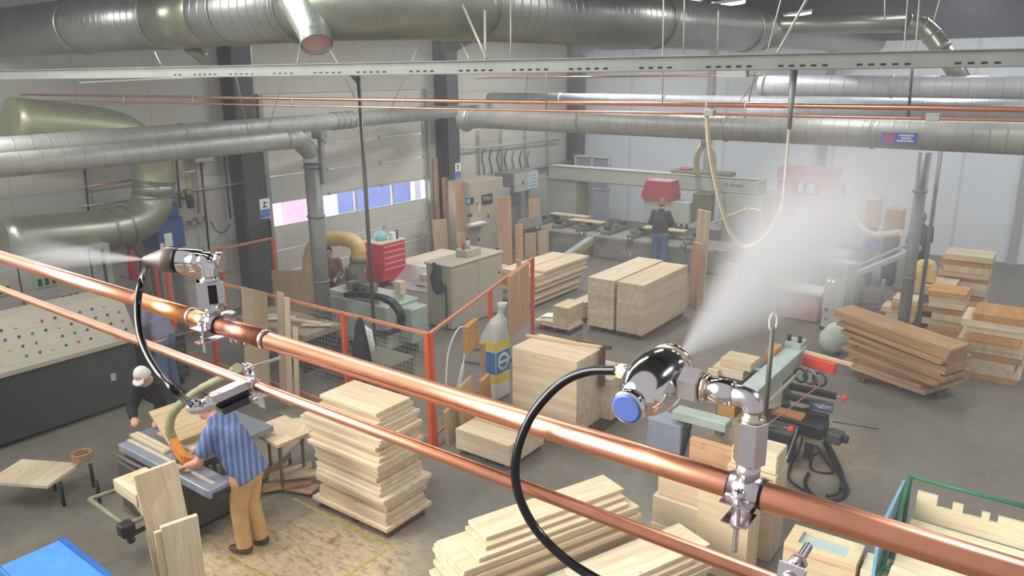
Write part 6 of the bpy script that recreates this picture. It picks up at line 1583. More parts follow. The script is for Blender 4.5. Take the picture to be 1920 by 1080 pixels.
# hose arm from right gantry column
tag(MB().tube(spline([on(1340, 418, 1, 18.1), on(1365, 406, 1, 18.0), on(1400, 392, 1, 17.9)], 6), .035, 10).build('air_hose', CREAM), 'short cream hose sloping up across the gantry column beside the mist', 'hose')
# --- things veiled by the mist: red-framed machine
t = thing('red_press', 'pale red framed press veiled by the mist plume', 'press', (-4.6, 19.5, 0))
xa, xb = on(1455, 400, 1, 19.4).x, on(1560, 400, 1, 19.4).x
PK = plain('pale_red', (198, 156, 152), .5)
MB().cbox((xa, 19.3, 0), (xa+.35, 19.9, 2.0), .02).build('column', PK, t); MB().cbox((xb-.35, 19.3, 0), (xb, 19.9, 2.0), .02).build('column', PK, t)
MB().cbox((xa, 19.25, 2.0), (xb, 19.95, 2.35), .02).build('crown', PK, t); MB().cbox((xa+.36, 19.35, .0), (xb-.36, 19.9, .75), .02).build('bed', GREYM, t); MB().cbox((xa+.36, 19.4, 1.35), (xb-.36, 19.85, 1.7), .02).build('platen', plain('dusty_red', (186, 120, 118), .5), t)
for k in range(4): MB().cyl((xa+.6+.3*k, 19.6, 1.7), (xa+.6+.3*k, 19.6, 2.0), .05, n=12).build('ram', STEEL, t)
# cream hose to the stout drop pipe
tag(MB().tube(spline([on(1600, 400, 1, 17.5), on(1612, 425, 1, 17.2), on(1640, 440, 1, 16.8), (on(1690, 436, 1, 16.5))], 8), .07, 12).build('extraction_hose', CREAM), 'cream extraction hose sagging towards the stout drop pipe', 'hose')
for k, (u0, u1, v0, v1, mt, w_) in enumerate(((1620, 1648, 375, 425, PINER, 'lower pinkish'), (1655, 1692, 395, 440, BROWN, 'framed brown'), (1648, 1682, 445, 495, PINER, 'plain pinkish'))):
    a = on(u0, v1, 1, 17.9+.3*k); b_ = on(u1, v0, 1, 17.9+.3*k)
    t = thing('stacked_crate', '%s wood crate beyond the cream hose by the stout drop pipe' % w_, 'crate', ((a.x+b_.x)/2, 18, 0))
    MB().cbox((a.x, 17.9+.3*k, a.z), (b_.x, 18.35+.3*k, b_.z), .01).build('crate_body', mt, t)
    MB().cbox((a.x+.04, 18.0+.3*k, 0), (b_.x-.04, 18.3+.3*k, a.z), .01).build('stand', DGREY if k < 2 else PINER, t)

# ------------------------------------------------------------------ edge machine with button panel, beyond the slanting stack
b = at(1572, 627)
x1, y0 = b.x, b.y
t = thing('edging_machine', 'grey edging machine with an upright button panel and blue motor past the slanting stack', 'machine', (x1, y0, 0))
uf = Vector((.93, -.36, 0)); up2 = Vector((.36, .93, 0))
zt2 = 1.28
MB().obox((x1-.36, y0+.14, .06), uf*.42, up2*.3, (0, 0, zt2-.06)).build('panel_column', LGREY, t)
MB().obox((x1-.38, y0+.13, 0), uf*.46, up2*.34, (0, 0, .06)).build('foot', DGREY, t)
MB().obox((x1-.38, y0+.13, zt2), uf*.46, up2*.32, (0, 0, .04)).build('cap', plain('pale_cap', (206, 212, 214), .4), t)
fo = Vector((x1-.36, y0+.14, 0))-up2*.004
def pb(s_, z_, r_, mt, nm='button'): 
    c = fo+uf*s_+Vector((0, 0, z_)); MB().cyl(c, c-up2*.02, r_, n=12).build(nm, mt, t)
for k in range(4): pb(.08+.085*k, 1.16, .018, DRED if k % 2 == 0 else DGREY)
for k in range(4): pb(.08+.08*k, 1.06, .016, DGREY)
glow = NT('green_lamp'); glow.p.inputs['Emission Color'].default_value = (.45, 1, .2, 1); glow.p.inputs['Emission Strength'].default_value = 1.6; glow.p.inputs['Base Color'].default_value = (.3, .7, .2, 1)
for k in range(2): pb(.09+.09*k, .95, .02, glow.m, 'pilot_lamp')
pb(.09, .52, .03, plain('amber', (230, 170, 60), .4), 'rotary_switch'); pb(.09, .40, .03, SBLUE, 'blue_socket'); pb(.1, .22, .018, RED); pb(.22, .18, .016, RED)
e = Vector((x1, y0+.25, .95))
MB().obox(e, (.85, 1.9, .32), (-.07, .03, 0), (0, 0, .09)).build('long_fence', SAGE, t)
MB().obox(e+Vector((-.1, .1, .1)), (.75, 1.7, .32), (-.05, .02, 0), (0, 0, .03)).build('guide_bar', GREYM, t)
MB().cyl(e+Vector((.05, 1.1, .5)), e+Vector((.2, 1.0, .5)), .14, n=18).build('blue_motor', BLUE, t)
for k in range(4): MB().obox(e+Vector((.1, .3, -.55+.09*k)), (.75, .25, 0), (0, .03, 0), (0, 0, .03)).build('rail', GREYM, t)
for k in range(3): MB().ab((e.x+.15+.33*k, e.y+.35+.1*k, 0), (e.x+.21+.33*k, e.y+.41+.1*k, .95)).build('leg', GREYM, t)
MB().cbox((e.x+.75, e.y+.4, .05), (e.x+1.25, e.y+.9, .55), .02).build('grey_cabinet', GREYM, t)
MB().cbox((e.x+.7, e.y+.35, .56), (e.x+1.3, e.y+.95, .66), .01).build('black_top', BLACKM, t)
MB().cbox((x1-1.35, y0+.35, .55), (x1-.45, y0+.9, .62), .01).build('side_table', plain('table_white', (222, 220, 214), .5), t)
MB().cbox((x1-1.2, y0+.45, 0), (x1-.5, y0+.85, .5), .02).build('side_base', PK, t)
MB().cbox((x1-.95, y0+1.5, .95), (x1-.35, y0+2.1, 1.12), .02).build('hood', LGREY, t); MB().ab((x1-.8, y0+1.6, 0), (x1-.5, y0+2.0, .95)).build('hood_stand', GREYM, t)
m = MB(); hy = spline([(e.x+1.0, e.y+1.2, .15), (e.x+.95, e.y+1.2, .9), (e.x+.98, e.y+1.3, 1.12), (e.x+1.12, e.y+1.35, 1.1), (e.x+1.14, e.y+1.3, .8)], 8)
m.tube(hy, [.10+.008*math.sin(k*2) for k in range(len(hy))], 14); m.build('yellow_duct', MATS['yellow_hose'], t)
m = MB(); m.lathe((x1+.15, y0-1.1, 0), Vector((.1, .25, 1)), [(0, .05), (.12, .22), (.3, .24), (.5, .12), (.55, .03)], 14)
tag(m.build('dust_bag', plain('pale_green_bag', (186, 196, 182), .6)), 'pale greenish bag slumped in front of the button panel, by the slanting stack', 'bag')

# ------------------------------------------------------------------ panel saw
t = thing('panel_saw', 'sliding table panel saw with dark green-grey base and olive outrigger frame', 'saw', (-7.3, 3.8, 0))
xe = -6.95
MB().cbox((-8.0, 3.5, .06), (xe, 4.25, .62), .015).build('base', plain('saw_base', (78, 80, 70), .5), t)
MB().ab((-7.9, 3.55, .62), (xe+.03, 4.2, .78)).build('upper_frame', BLACKM, t)
MB().ab((-7.95, 3.55, 0), (xe-.05, 4.2, .06)).build('plinth', BLACKM, t)
SLD = plain('anodised_table', (168, 176, 190), .35, .5)
bm = MB().cbox((-7.9, 3.50, .76), (-6.22, 3.76, .85), .006).build('sliding_beam', SLD, t)
MB().ab((-7.9, 3.60, .85), (-6.3, 3.63, .856)).build('t_slot', plain('slot_beige', (206, 194, 164), .5), bm)
MB().ab((-6.24, 3.54, .74), (-6.20, 3.72, .80)).build('end_cap', BLACKM, bm)
MB().cbox((-8.0, 3.79, .78), (-6.9, 4.75, .85), .006).build('fixed_table', plain('table_grey', (140, 146, 152), .4, .4), t)
MB().tube([(-7.85, 3.42, .79), (-7.25, 3.42, .79)], .018, 8).build('handle_bar', plain('brown_bar', (110, 92, 80), .5), t)
for k in range(3): MB().cyl((xe+.05+.05*k, 3.85+.06*k, .5), (xe+.05+.05*k, 3.85+.06*k, .74), .02, n=8).build('clamp_rod', OLIVE, t)
MB().ab((xe, 4.02, .26), (xe+.004, 4.22, .52)).build('blue_label', SBLUE, t); MB().ab((xe+.004, 4.05, .42), (xe+.007, 4.19, .49)).build('label_panel', WHITE, t)
g = spline([at(325, 826, 1.08), at(333, 842, 1.04), at(347, 858, .99), at(365, 862, .96), at(378, 864, .95)], 6)
m = MB()
for i in range(len(g)-1):
    d_ = (g[i+1]-g[i]); w2 = Vector((-d_.y, d_.x, 0)).normalized()
    m.obox(g[i]-w2*.035-Vector((0, 0, .06)), d_*1.04, w2*.07, Vector((0, 0, .12-.05*i/len(g))))
m.build('blade_guard', plain('guard_orange', (206, 128, 44), .45), t)
MB().cyl(g[2]+Vector((0, 0, -.2)), g[2]+Vector((0, 0, -.06)), .03, n=10).build('riving_post', STEEL, t)
hz_ = spline([g[0]+Vector((0, 0, .02)), at(318, 806, 1.2), at(322, 780, 1.35), at(342, 755, 1.5), at(380, 728, 1.65), at(425, 705, 1.8), at(445, 690, 2.0)], 8)
MB().tube(hz_, [.045+.003*math.sin(2*k) for k in range(len(hz_))], 14).build('extraction_hose', plain('green_hose', (150, 152, 112), .5), t)
# outrigger frame with wheel foot
fr = [at(168, 936, .78), at(236, 986, .78), at(272, 968, .78), at(232, 914, .78)]
for k in range(4): MB().tube([fr[k], fr[(k+1) % 4]], .022, 8).build('outrigger_tube', plain('olive_tube', (126, 126, 96), .5), t)
MB().cbox(fr[1]+Vector((-.06, -.06, -.09)), fr[1]+Vector((.06, .06, .03)), .01).build('corner_block', BLACKM, t)
MB().tube([fr[1]-Vector((0, 0, .05)), (fr[1].x-.02, fr[1].y+.04, .60)], .035, 8).build('folded_leg', DGREY, t); MB().obox(fr[1]+Vector((.02, .04, -.12)), fr[2]-fr[1], (0, .03, 0), (0, 0, .05)).build('leg_brace', BLACKM, t)
c = at(212, 903, .90); e_ = at(255, 933, .90)
m_ = [c, e_]
for k in range(2):
    z_ = .802+.062*k
    d_ = (e_-c); d_.z = 0; n2 = Vector((-d_.y, d_.x, 0)).normalized()
    tag(oriented('pine_board', PINE, Vector((c.x, c.y, z_)), d_, n2, d_.length, .32, .06), ('upper' if k else 'lower')+' thick pine board resting on the olive outrigger of the panel saw', 'board', 'boards on the saw outrigger')
q = at(330, 828, .86); 
tag(board('workpiece', (-7.75, 3.86, .852), (-7.0, 4.35, .88), PINE), 'pale workpiece board lying on the saw table beside the orange guard', 'board')
for k in range(2): tag(board('workpiece', (-7.95, 3.655+.055*k, .852), (-7.25, 3.70+.055*k, .885), PINE), ('slim pale strip on the sliding beam of the panel saw, against the table side', 'slim pale strip on the sliding beam of the panel saw, on its outer side')[1-k], 'board')

o = at(318, 838, .93); e_ = at(412, 802, .97); v_ = at(352, 768, 1.12)
tag(oriented('pale_board', PLY, o, e_-o, v_-o, (e_-o).length, (v_-o).length, .03), 'large beige board held tilted over the saw table by the person in the white cap', 'board')
# ------------------------------------------------------------------ boring machine under the plume
xb = -2.80
t = thing('boring_machine', 'sage green boring machine with black rails and orange guard under the mist plume', 'machine', (-2.8, 9.3, 0))
MB().cbox((xb-.09, 8.35, .80), (xb+.09, 10.2, 1.02), .012).build('main_beam', SAGE, t)
MB().cbox((xb-.11, 8.35, 1.02), (xb+.11, 10.2, 1.05), .006).build('beam_top', plain('pale_sage', (184, 200, 194), .4), t)
MB().cbox((xb+.092, 8.4, .74), (xb+.13, 10.1, .78), .005).build('lower_rail', plain('cream_rail', (196, 192, 168), .5), t)
MB().cbox((xb-.12, 10.0, .9), (xb+.1, 10.25, 1.14), .015).build('head_block', SAGE, t)
for k in range(2): MB().cyl((xb-.08+.14*k, 10.05, 1.14), (xb-.08+.14*k, 10.05, 1.22), .028, n=12).build('head_knob', BLACKM, t)
MB().cbox((xb-.75, 8.9, .80), (xb-.1, 9.35, .86), .01).build('infeed_table', BLACKM, t)
MB().cbox((xb-.70, 9.36, .84), (xb-.1, 9.46, .90), .01).build('table_edge', LGREY, t)
for k in range(5): MB().obox((xb-.72+.12*k, 8.9, .70), (.05, 0, 0), (0, .42, 0), (0, 0, .09)).build('table_rib', OLIVE, t)
MB().cbox((xb-.45, 8.55, .80), (xb-.1, 8.72, .92), .01).build('side_arm', plain('pale_sage', (184, 200, 194), .4), t)
MB().cbox((xb-.42, 8.5, .55), (xb-.2, 8.75, .79), .01).build('wood_pad', ORANGEW, t)
# right-hand mechanism
MB().obox((xb+.14, 9.95, .86), (.42, -.10, 0), (.02, .1, 0), (0, 0, .13)).build('orange_guard', plain('guard_red', (220, 74, 44), .45), t)
for k in range(3): MB().ring((xb+.18+.12*k, 9.80, .78), (.3, 1, 0), .09, .018, 20, 8).build('belt_wheel', DGREY if k != 1 else STEEL, t)
for k, (y_, z_) in enumerate(((9.55, .70), (9.40, .62), (9.25, .52))):
    MB().cbox((xb+.12, y_-.04, z_-.04), (xb+.70, y_+.04, z_+.04), .012).build('cross_rail', (BLACKM, DGREY, BLACKM)[k], t)
MB().cyl((xb+.45, 9.33, .60), (xb+.72, 9.33, .60), .045, n=16).build('air_cylinder', plain('steel_blue', (120, 132, 152), .3, .5), t)
MB().cbox((xb+.08, 9.0, .50), (xb+.45, 9.2, .54), .006).build('brown_board', ORANGEW, t)
MB().cbox((xb+.15, 8.95, .34), (xb+.72, 9.25, .50), .01).build('black_trough', BLACKM, t)
for k, (x_, y_, z_) in enumerate(((xb+.78, 9.50, .72), (xb+.42, 8.62, .55))):
    MB().cyl((x_-.08, y_, z_), (x_, y_, z_), .012, n=8).build('stem', STEEL, t); MB().ball((x_+.02, y_, z_), .04, 14, 10).build('red_knob', plain('knob_red', (214, 60, 48), .35), t)
for x_, y_ in ((xb-.05, 8.5), (xb-.05, 10.05), (xb+.55, 9.1), (xb-.6, 9.1)): MB().cbox((x_-.05, y_-.05, 0), (x_+.05, y_+.05, .8 if x_ < xb+.3 else .36), .006).build('leg', OLIVE if x_ < xb else DGREY, t)
MB().cbox((xb-.1, 8.75, .05), (xb+.32, 9.5, .36), .015).build('dark_base', plain('brown_black', (48, 40, 38), .5), t)
for k in range(2): MB().tube([(xb+.12+.06*k, 8.35, .62), (xb+.46+.06*k, 9.15, .36)], .016, 8).build('brace', DGREY if k else STEEL, t)
MB().tube([(xb+.1, 8.2, .5), (xb+.5, 9.5, .82)], .008, 6).build('pink_hose', plain('pink_line', (200, 120, 120), .5), t)
MB().tube([(xb+.72, 9.4, .42), (xb+1.22, 9.55, .40)], .008, 6).build('long_rod', DGREY, t)
bx0, bx1 = at(1432, 800, .52), at(1492, 806, .52)
MB().cbox((bx0.x, bx0.y-.05, .14), (bx0.x+.34, bx0.y+.22, .50), .012).build('black_box', BLACKM, t); MB().cbox((bx0.x-.01, bx0.y-.06, .50), (bx0.x+.35, bx0.y+.23, .54), .008).build('box_lid', DGREY, t)
MB().tube([(bx0.x+.36, bx0.y+.1, .56), (bx0.x+.34, bx0.y-.35, .10)], .011, 8).build('steel_lever', STEEL, t)
MB().cbox((xb+.5, 9.0, .24), (xb+.7, 9.15, .33), .01).build('terminal_box', plain('cream_box', (186, 176, 140), .5), t)
MB().cbox((xb+.74, 9.0, .3), (xb+.92, 9.2, .44), .02).build('grey_motor', DGREY, t); MB().cyl((xb+.92, 9.1, .37), (xb+.98, 9.1, .37), .05, n=12).build('motor_cap', BLACKM, t)
# lower left legs of the machine seen past the chrome nozzle
q = at(1300, 790, .62)
MB().cbox((q.x-.25, q.y-.06, .60), (q.x+.42, q.y+.14, .72), .012).build('sage_cross_arm', SAGE, t)
MB().cbox((q.x-.55, q.y-.1, .18), (q.x-.1, q.y+.2, .56), .015).build('blue_grey_panel', plain('blue_grey', (138, 146, 158), .4), t)
MB().tube(spline([(q.x-.02, q.y-.05, .60), (q.x-.06, q.y-.07, .35), (q.x-.12, q.y-.05, .05)], 6), .03, 8).build('black_hose', BLACK, t)
# white wood blocks on the infeed table
for k, (x0, y0, x1, y1, z0, z1, w_) in enumerate(((-.70, 8.98, -.30, 9.32, .862, .98, 'lower wide pine block'), (-.62, 9.02, -.22, 9.36, .982, 1.09, 'upper pine block'), (-.74, 8.92, -.60, 8.975, .862, .95, 'small pine offcut'))):
    tag(board('pine_block', (xb+x0, y0, z0), (xb+x1, y1, z1), PINE), w_+' on the black infeed table of the boring machine', 'block')
tag(board('amber_block', (xb-.24, 9.6, .86), (xb-.12, 9.9, 1.12), ORANGEW), 'amber wood block standing beside the sage beam of the boring machine', 'block')
MB().ab((xb-.3, 9.55, .80), (xb-.09, 9.95, .858)).build('block_shelf', DGREY, t)
tag(oriented('round_batten', PINE, (xb+.13, 10.02, 1.0), (.62, -.06, -.03), (0, 1, 0), .62, .05, .045), 'pale batten laid above the orange guard of the boring machine', 'batten')
# black cables heaped on the floor
def cab(pts, r, label): tag(MB().tube(spline([at(x, y, z) for x, y, z in pts], 8), r, 8).build('power_cable', BLACK), label, 'cable', 'cables heaped by the boring machine')
cab([(1512, 765, .42), (1520, 790, .30), (1540, 820, .12), (1560, 860, .04), (1580, 895, .02), (1588, 920, .02), (1575, 935, .02), (1545, 938, .02), (1520, 925, .02), (1510, 905, .02), (1516, 888, .02)], .022, 'thick black cable making the outermost loop of the heap')
cab([(1518, 765, .42), (1530, 795, .25), (1552, 830, .08), (1572, 870, .05), (1583, 905, .05), (1572, 925, .05), (1550, 930, .05)], .020, 'thick black cable lying just inside the outermost loop of the heap')
cab([(1525, 770, .42), (1538, 805, .2), (1556, 845, .08), (1566, 875, .07), (1578, 900, .07), (1576, 918, .08)], .020, 'short thick black cable at the core of the heap')
cab([(1516, 795, .3), (1528, 830, .06), (1548, 862, .03), (1562, 884, .03), (1540, 886, .02), (1522, 878, .02), (1523, 858, .02), (1538, 846, .02)], .013, 'thin black cable with the small upper loop')
cab([(1505, 810, .25), (1500, 840, .05), (1485, 870, .02), (1478, 895, .02), (1500, 915, .02), (1530, 932, .02)], .013, 'thin black cable running out under the big copper pipe')
cab([(1485, 800, .4), (1472, 860, .1), (1462, 895, .03), (1466, 915, .02)], .024, 'thick black cable dropping beside the black box')
m = MB(); m.cbox(at(1480, 850, .05)+Vector((-.05, -.06, 0)), at(1480, 850, .05)+Vector((.07, .07, .12)), .02); tag(m.build('plug_socket', BLACKM), 'black plug socket on the floor among the cables', 'plug')

# ------------------------------------------------------------------ people
def capsule(mb, a, b, r0, r1, n=14, flat=False):
    a, b = Vector(a), Vector(b); d = b-a; L = max(d.length, 1e-4); prof = []
    if not flat:
        for k in range(5): q = -PI/2+PI/2*k/4; prof.append((r0*math.sin(q), r0*math.cos(q)))
        for k in range(5): q = PI/2*k/4; prof.append((L+r1*math.sin(q), r1*math.cos(q)))
    else: prof = [(0, r0), (L, r1)]
    return mb.lathe(a, d, prof, n)
def fuse(name, mb, mat, parent, voxel=0.014, smooth=6, org=None):
    o = mb.build(name, mat, parent, org)
    md = o.modifiers.new('r', 'REMESH'); md.mode = 'VOXEL'; md.voxel_size = voxel; md.use_smooth_shade = True
    ms = o.modifiers.new('s', 'SMOOTH'); ms.factor = 0.5; ms.iterations = smooth
    bpy.context.view_layer.update()
    dg = bpy.context.evaluated_depsgraph_get()
    me = bpy.data.meshes.new_from_object(o.evaluated_get(dg)); o.modifiers.clear()
    old = o.data; o.data = me; bpy.data.meshes.remove(old)
    if not me.materials: me.materials.append(mat)
    return o
def person(label, c, f, pose, shirt, trousers, hair, hairname='hair', fine=False, loose=1.0, sleeve=0.5):
    f = Vector((f[0], f[1], 0)).normalized(); r = Vector((f.y, -f.x, 0)); z = Vector((0, 0, 1)); c = Vector((c[0], c[1], 0))
    def J(k): a = pose[k]; return c+f*a[0]+r*a[1]+z*a[2]      # (forward, right, up)
    t = thing('person', label, 'person', c)
    S = {k: J(k) for k in pose if k not in ('look', 'untucked')}
    vx = 0.008 if fine else 0.012
    b = MB()
    hips, chest, neck, head = S['hips'], S['chest'], S['neck'], S['head']
    up = (neck-hips).normalized()
    # trunk
    for a_, b_, r0, r1 in ((hips, chest, .135, .145), (chest, neck, .14, .075)): capsule(b, a_, b_, r0, r1)
    for s in (-1, 1): capsule(b, chest+r*.07*s+up*.04, S['sh'+('R' if s > 0 else 'L')], .10, .065); capsule(b, hips+r*.05*s, hips+r*.09*s-z*.04, .12, .11)
    hd = (head-neck).normalized(); capsule(b, neck-hd*.02, head, .058, .058)
    # head: skull, jaw, nose, ears
    hf = pose.get('look', (1, 0, -.2)); hf = (f*hf[0]+r*hf[1]+z*hf[2]).normalized(); hr = hf.cross(hd).normalized(); hu = hr.cross(hf).normalized()
    Rm = Matrix((hr, hf, hu)).transposed()
    b.ball(head+hu*.055, (.074, .094, .105), 18, 14, Rm); b.ball(head+hf*.035-hu*.03, (.055, .062, .065), 14, 10, Rm)
    b.ball(head+hf*.098+hu*.015, (.014, .022, .022), 10, 8, Rm); b.ball(head+hf*.085-hu*.035, (.026, .014, .010), 10, 8, Rm)
    for s in (-1, 1): b.ball(head+hr*.078*s+hu*.025, (.012, .022, .032), 10, 8, Rm)
    for s, nm in ((-1, 'L'), (1, 'R')):
        capsule(b, S['sh'+nm], S['el'+nm], .052, .042); capsule(b, S['el'+nm], S['ha'+nm], .043, .028)
        # hand: palm, four fingers, thumb
        fd = (S['ha'+nm]-S['el'+nm]).normalized(); sd_ = fd.cross(z)
        sd_ = sd_.normalized() if sd_.length > .05 else r.copy(); dn_ = sd_.cross(fd).normalized()
        if dn_.z > 0: dn_ = -dn_
        w0 = S['ha'+nm]
        for q in (-.026, -.009, .009, .026): capsule(b, w0, w0+fd*.075+sd_*q, .017, .014, 10)
        for q, L in ((-.032, .060), (-.011, .074), (.011, .070), (.032, .052)):
            k0 = w0+fd*.08+sd_*q; k1 = k0+fd*L*.55+dn_*L*.22; k2 = k1+fd*L*.25+dn_*L*.42
            capsule(b, k0, k1, .0105, .0098, 9); capsule(b, k1, k2, .0098, .0085, 9)
        inner = 1 if nm == 'L' else -1
        cr = sd_ if sd_.dot(r*inner) > 0 else -sd_
        capsule(b, w0+fd*.022+cr*.022, w0+fd*.062+cr*.055+dn_*.012, .013, .0105, 9); capsule(b, w0+fd*.062+cr*.055+dn_*.012, w0+fd*.09+cr*.058+dn_*.03, .0105, .009, 9)
        capsule(b, hips+r*.09*(-1 if nm == 'L' else 1)-z*.03, S['kn'+nm], .085, .058); capsule(b, S['kn'+nm], S['an'+nm], .055, .038)
        capsule(b, S['an'+nm], S['an'+nm]+f*.09-z*.04, .036, .028)
    fuse('body', b, SKIN, t, vx, 4)
    # face details
    fc = MB()
    for s in (-1, 1): fc.ball(head+hf*.082+hr*.032*s+hu*.035, (.012, .008, .007), 10, 6, Rm)
    fc.build('eyes', PAPER, t)
    for s in (-1, 1): MB().ball(head+hf*.089+hr*.032*s+hu*.035, (.005, .004, .005), 8, 6, Rm).build('iris', HAIRD, t)
    # hair
    h = MB(); h.ball(head+hu*.075-hf*.018, (.083, .094, .098), 18, 12, Rm); h.ball(head-hf*.05+hu*.03, (.076, .062, .085), 14, 10, Rm)
    if hairname == 'cap': h.ball(head+hf*.085+hu*.095, (.07, .06, .012), 14, 6, Rm)
    fuse(hairname, h, hair, t, .008, 3)
    # shirt
    s_ = MB()
    hem = hips-up*.13 if pose.get('untucked') else hips-up*.02
    wa = hips+up*.16
    for dx, rr in ((0, .165), (-.06, .14), (.06, .14)): capsule(s_, hem+r*dx, wa+r*dx, rr*loose, rr*.98, 18, True); capsule(s_, wa+r*dx*.9, chest+r*dx, rr*.98, rr*1.04, 18)
    capsule(s_, chest, neck-up*.01, .150, .082, 18)
    for s, nm in ((-1, 'L'), (1, 'R')):
        capsule(s_, chest+r*.07*s+up*.04, S['sh'+nm], .115, .082)
        e_ = S['el'+nm]; h_ = S['ha'+nm]
        if sleeve <= 1: capsule(s_, S['sh'+nm], S['sh'+nm].lerp(e_, sleeve), .080, .076); 
        else: capsule(s_, S['sh'+nm], e_, .078, .064); capsule(s_, e_, e_.lerp(h_, .92), .064, .046)
    capsule(s_, neck-up*.03, neck+up*.015, .075, .070, 16, True)
    fuse('shirt', s_, shirt, t, vx, 5)
    p_ = MB()
    capsule(p_, hips-up*.02, hips-z*.08, .140, .145, 18)
    for s, nm in ((-1, 'L'), (1, 'R')):
        capsule(p_, hips+r*.08*s-z*.05, hips+r*.09*s-z*.1, .116, .116)
        capsule(p_, hips+r*.09*s-z*.06, S['kn'+nm], .112, .084); capsule(p_, S['kn'+nm], S['an'+nm]+z*.0, .083, .078, 16, True)
    fuse('trousers', p_, trousers, t, vx, 4)
    for s, nm in ((-1, 'L'), (1, 'R')):
        sh = MB(); a = S['an'+nm]; toe = f.copy()
        sh.ball(a+f*.06-z*.045, (.05, .135, .05), 14, 8, Matrix((r, f, z)).transposed()); sh.ball(a-f*.02-z*.02, (.05, .07, .06), 12, 8, Matrix((r, f, z)).transposed())
        for v in sh.v: v.z = max(v.z, 0.002)
        fuse('shoe', sh, SHOE, t, .009, 3)
    return t
def striped():
    q = NT('striped_shirt'); v = q.coord(scale=(1, 1, .12)); 
    tc = q.n('ShaderNodeTexCoord'); sep = q.n('ShaderNodeSeparateXYZ'); q.l(tc.outputs['Object'], sep.inputs[0])
    s_ = q.math('ADD', q.math('MULTIPLY', sep.outputs['X'], .7), q.math('MULTIPLY', sep.outputs['Y'], 1.0))
    st = q.math('SINE', q.math('MULTIPLY', s_, 95)); st2 = q.math('SINE', q.math('MULTIPLY', s_, 210))
    f_ = q.math('ADD', q.math('MULTIPLY', q.math('ADD', st, q.math('MULTIPLY', st2, .4)), .32), .5)
    col = q.ramp(f_, [(.15, srgb(68, 84, 124)), (.5, srgb(88, 106, 146)), (.85, srgb(116, 134, 170))])
    q.l(col, q.p.inputs['Base Color']); q.p.inputs['Roughness'].default_value = .85
    return q.m
ST = striped()
stand = dict(hips=(0, 0, .94), chest=(.03, 0, 1.22), neck=(.05, 0, 1.46), head=(.08, 0, 1.58), shL=(.03, -.17, 1.39), shR=(.03, .17, 1.39), elL=(.06, -.22, 1.12), elR=(.06, .22, 1.12), haL=(.24, -.16, 1.0), haR=(.24, .16, 1.0), knL=(.03, -.11, .5), knR=(.03, .11, .5), anL=(0, -.12, .09), anR=(0, .12, .09))
p1 = dict(stand, hips=(-.02, 0, .94), chest=(.13, 0, 1.20), neck=(.27, 0, 1.40), head=(.37, 0, 1.50), shL=(.20, -.17, 1.34), shR=(.24, .17, 1.33), elL=(.30, -.27, 1.08), elR=(.42, .20, 1.08), haL=(.52, -.18, .96), haR=(.64, .10, .96), knL=(.05, -.09, .5), knR=(.02, .08, .5), anL=(.03, -.09, .09), anR=(-.04, .09, .09), look=(1, 0, -.7), untucked=1)
c1 = at(470, 1030)
person('person in a blue striped shirt and tan trousers leaning over the panel saw', (c1.x+.02, c1.y+.02), (-.93, -.36), p1, ST, CHINO, HAIRD, fine=True, loose=1.0, sleeve=.62)
p2 = dict(stand, hips=(-.1, 0, .90), chest=(.13, 0, 1.10), neck=(.30, 0, 1.28), head=(.40, 0, 1.36), shL=(.24, -.17, 1.22), shR=(.24, .17, 1.20), elL=(.34, -.26, .98), elR=(.36, .22, .97), haL=(.52, -.2, .93), haR=(.52, .12, .93), knL=(.0, -.11, .48), knR=(.0, .11, .48), anL=(-.05, -.13, .09), anR=(-.1, .13, .09), look=(.8, 0, -.8))
person('person in black clothes and white cap bending at the far end of the panel saw', (-8.42, 4.36), (.55, -.83), p2, CLOTHB, CLOTHB, HAIRW, 'cap', sleeve=1.8)
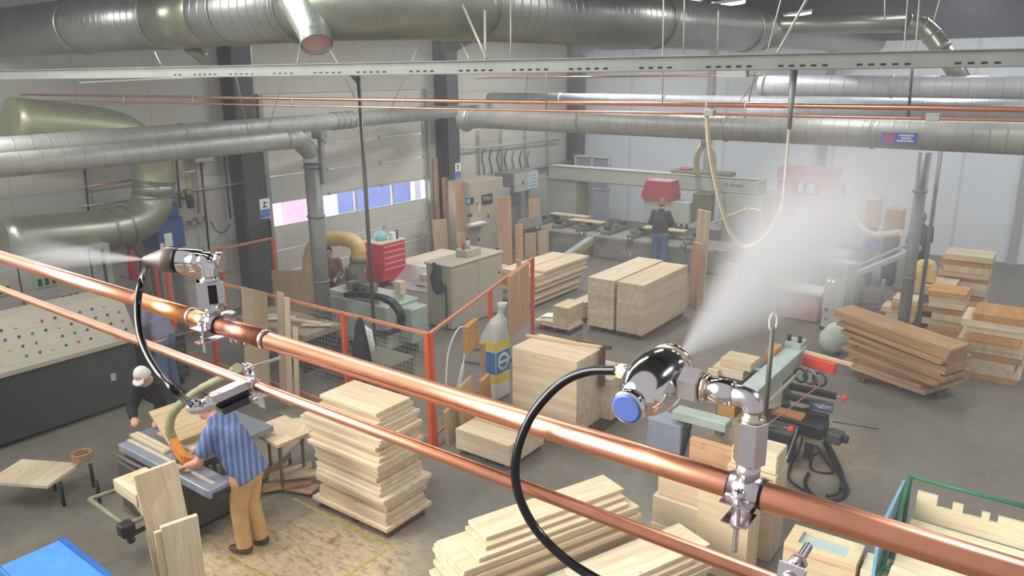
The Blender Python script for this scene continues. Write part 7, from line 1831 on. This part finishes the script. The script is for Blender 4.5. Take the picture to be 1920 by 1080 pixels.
p3 = dict(stand, chest=(.08, 0, 1.2), neck=(.15, 0, 1.43), head=(.21, 0, 1.54), shL=(.11, -.17, 1.36), shR=(.11, .17, 1.36), elL=(.2, -.24, 1.1), elR=(.22, .22, 1.1), haL=(.40, -.14, 1.02), haR=(.40, .12, 1.04), look=(1, 0, -.5))
c3 = at(322, 738)
person('person in grey-blue shirt and jeans working at the slatted dark cabinet', (c3.x, c3.y), (-.85, -.52), p3, CLOTHG, JEANS, HAIRD, sleeve=.7)
p4 = dict(stand, elL=(.10, -.27, 1.14), elR=(.10, .27, 1.14), haL=(.30, -.14, 1.06), haR=(.30, .14, 1.06), look=(1, .1, -.4))
person('person in dark jumper and jeans standing with back turned at the machining centre', (-8.05, 16.75), (-.1, 1), p4, CLOTHD, JEANS, plain('reddish_hair', (150, 84, 74), .7), sleeve=1.8)
person('person in dark top standing far off between the stout drop pipe and slim post', (-2.62, 18.0), (-.6, .8), dict(stand), CLOTHD, CLOTHB, plain('brown_hair', (120, 90, 66), .7), sleeve=1.8)
p6 = dict(stand, hips=(0, 0, .62), chest=(.06, 0, .86), neck=(.1, 0, 1.06), head=(.14, 0, 1.16), shL=(.08, -.17, 1.0), shR=(.08, .17, 1.0), elL=(.12, -.22, .78), elR=(.12, .22, .78), haL=(.3, -.12, .72), haR=(.3, .12, .72), knL=(.28, -.12, .52), knR=(.28, .12, .52), anL=(.1, -.12, .09), anR=(.1, .12, .09))
c6 = on(617, 500, 0, -12.15)
person('person crouching in dark clothes behind the dusty extraction hood', (c6.x, c6.y), (.8, -.6), p6, plain('ochre_top', (110, 84, 60), .8), CLOTHB, HAIRD, sleeve=1.8)

# ------------------------------------------------------------------ render look
SC.view_settings.view_transform = 'Standard'; SC.view_settings.look = 'None'; SC.view_settings.gamma = 1
SC.view_settings.use_curve_mapping = False; SC.view_settings.exposure = 0.02
SC.cycles.use_denoising = True
SC.cycles.max_bounces = 8; SC.cycles.volume_bounces = 0; SC.cycles.transparent_max_bounces = 12
SC.cycles.sample_clamp_indirect = 6
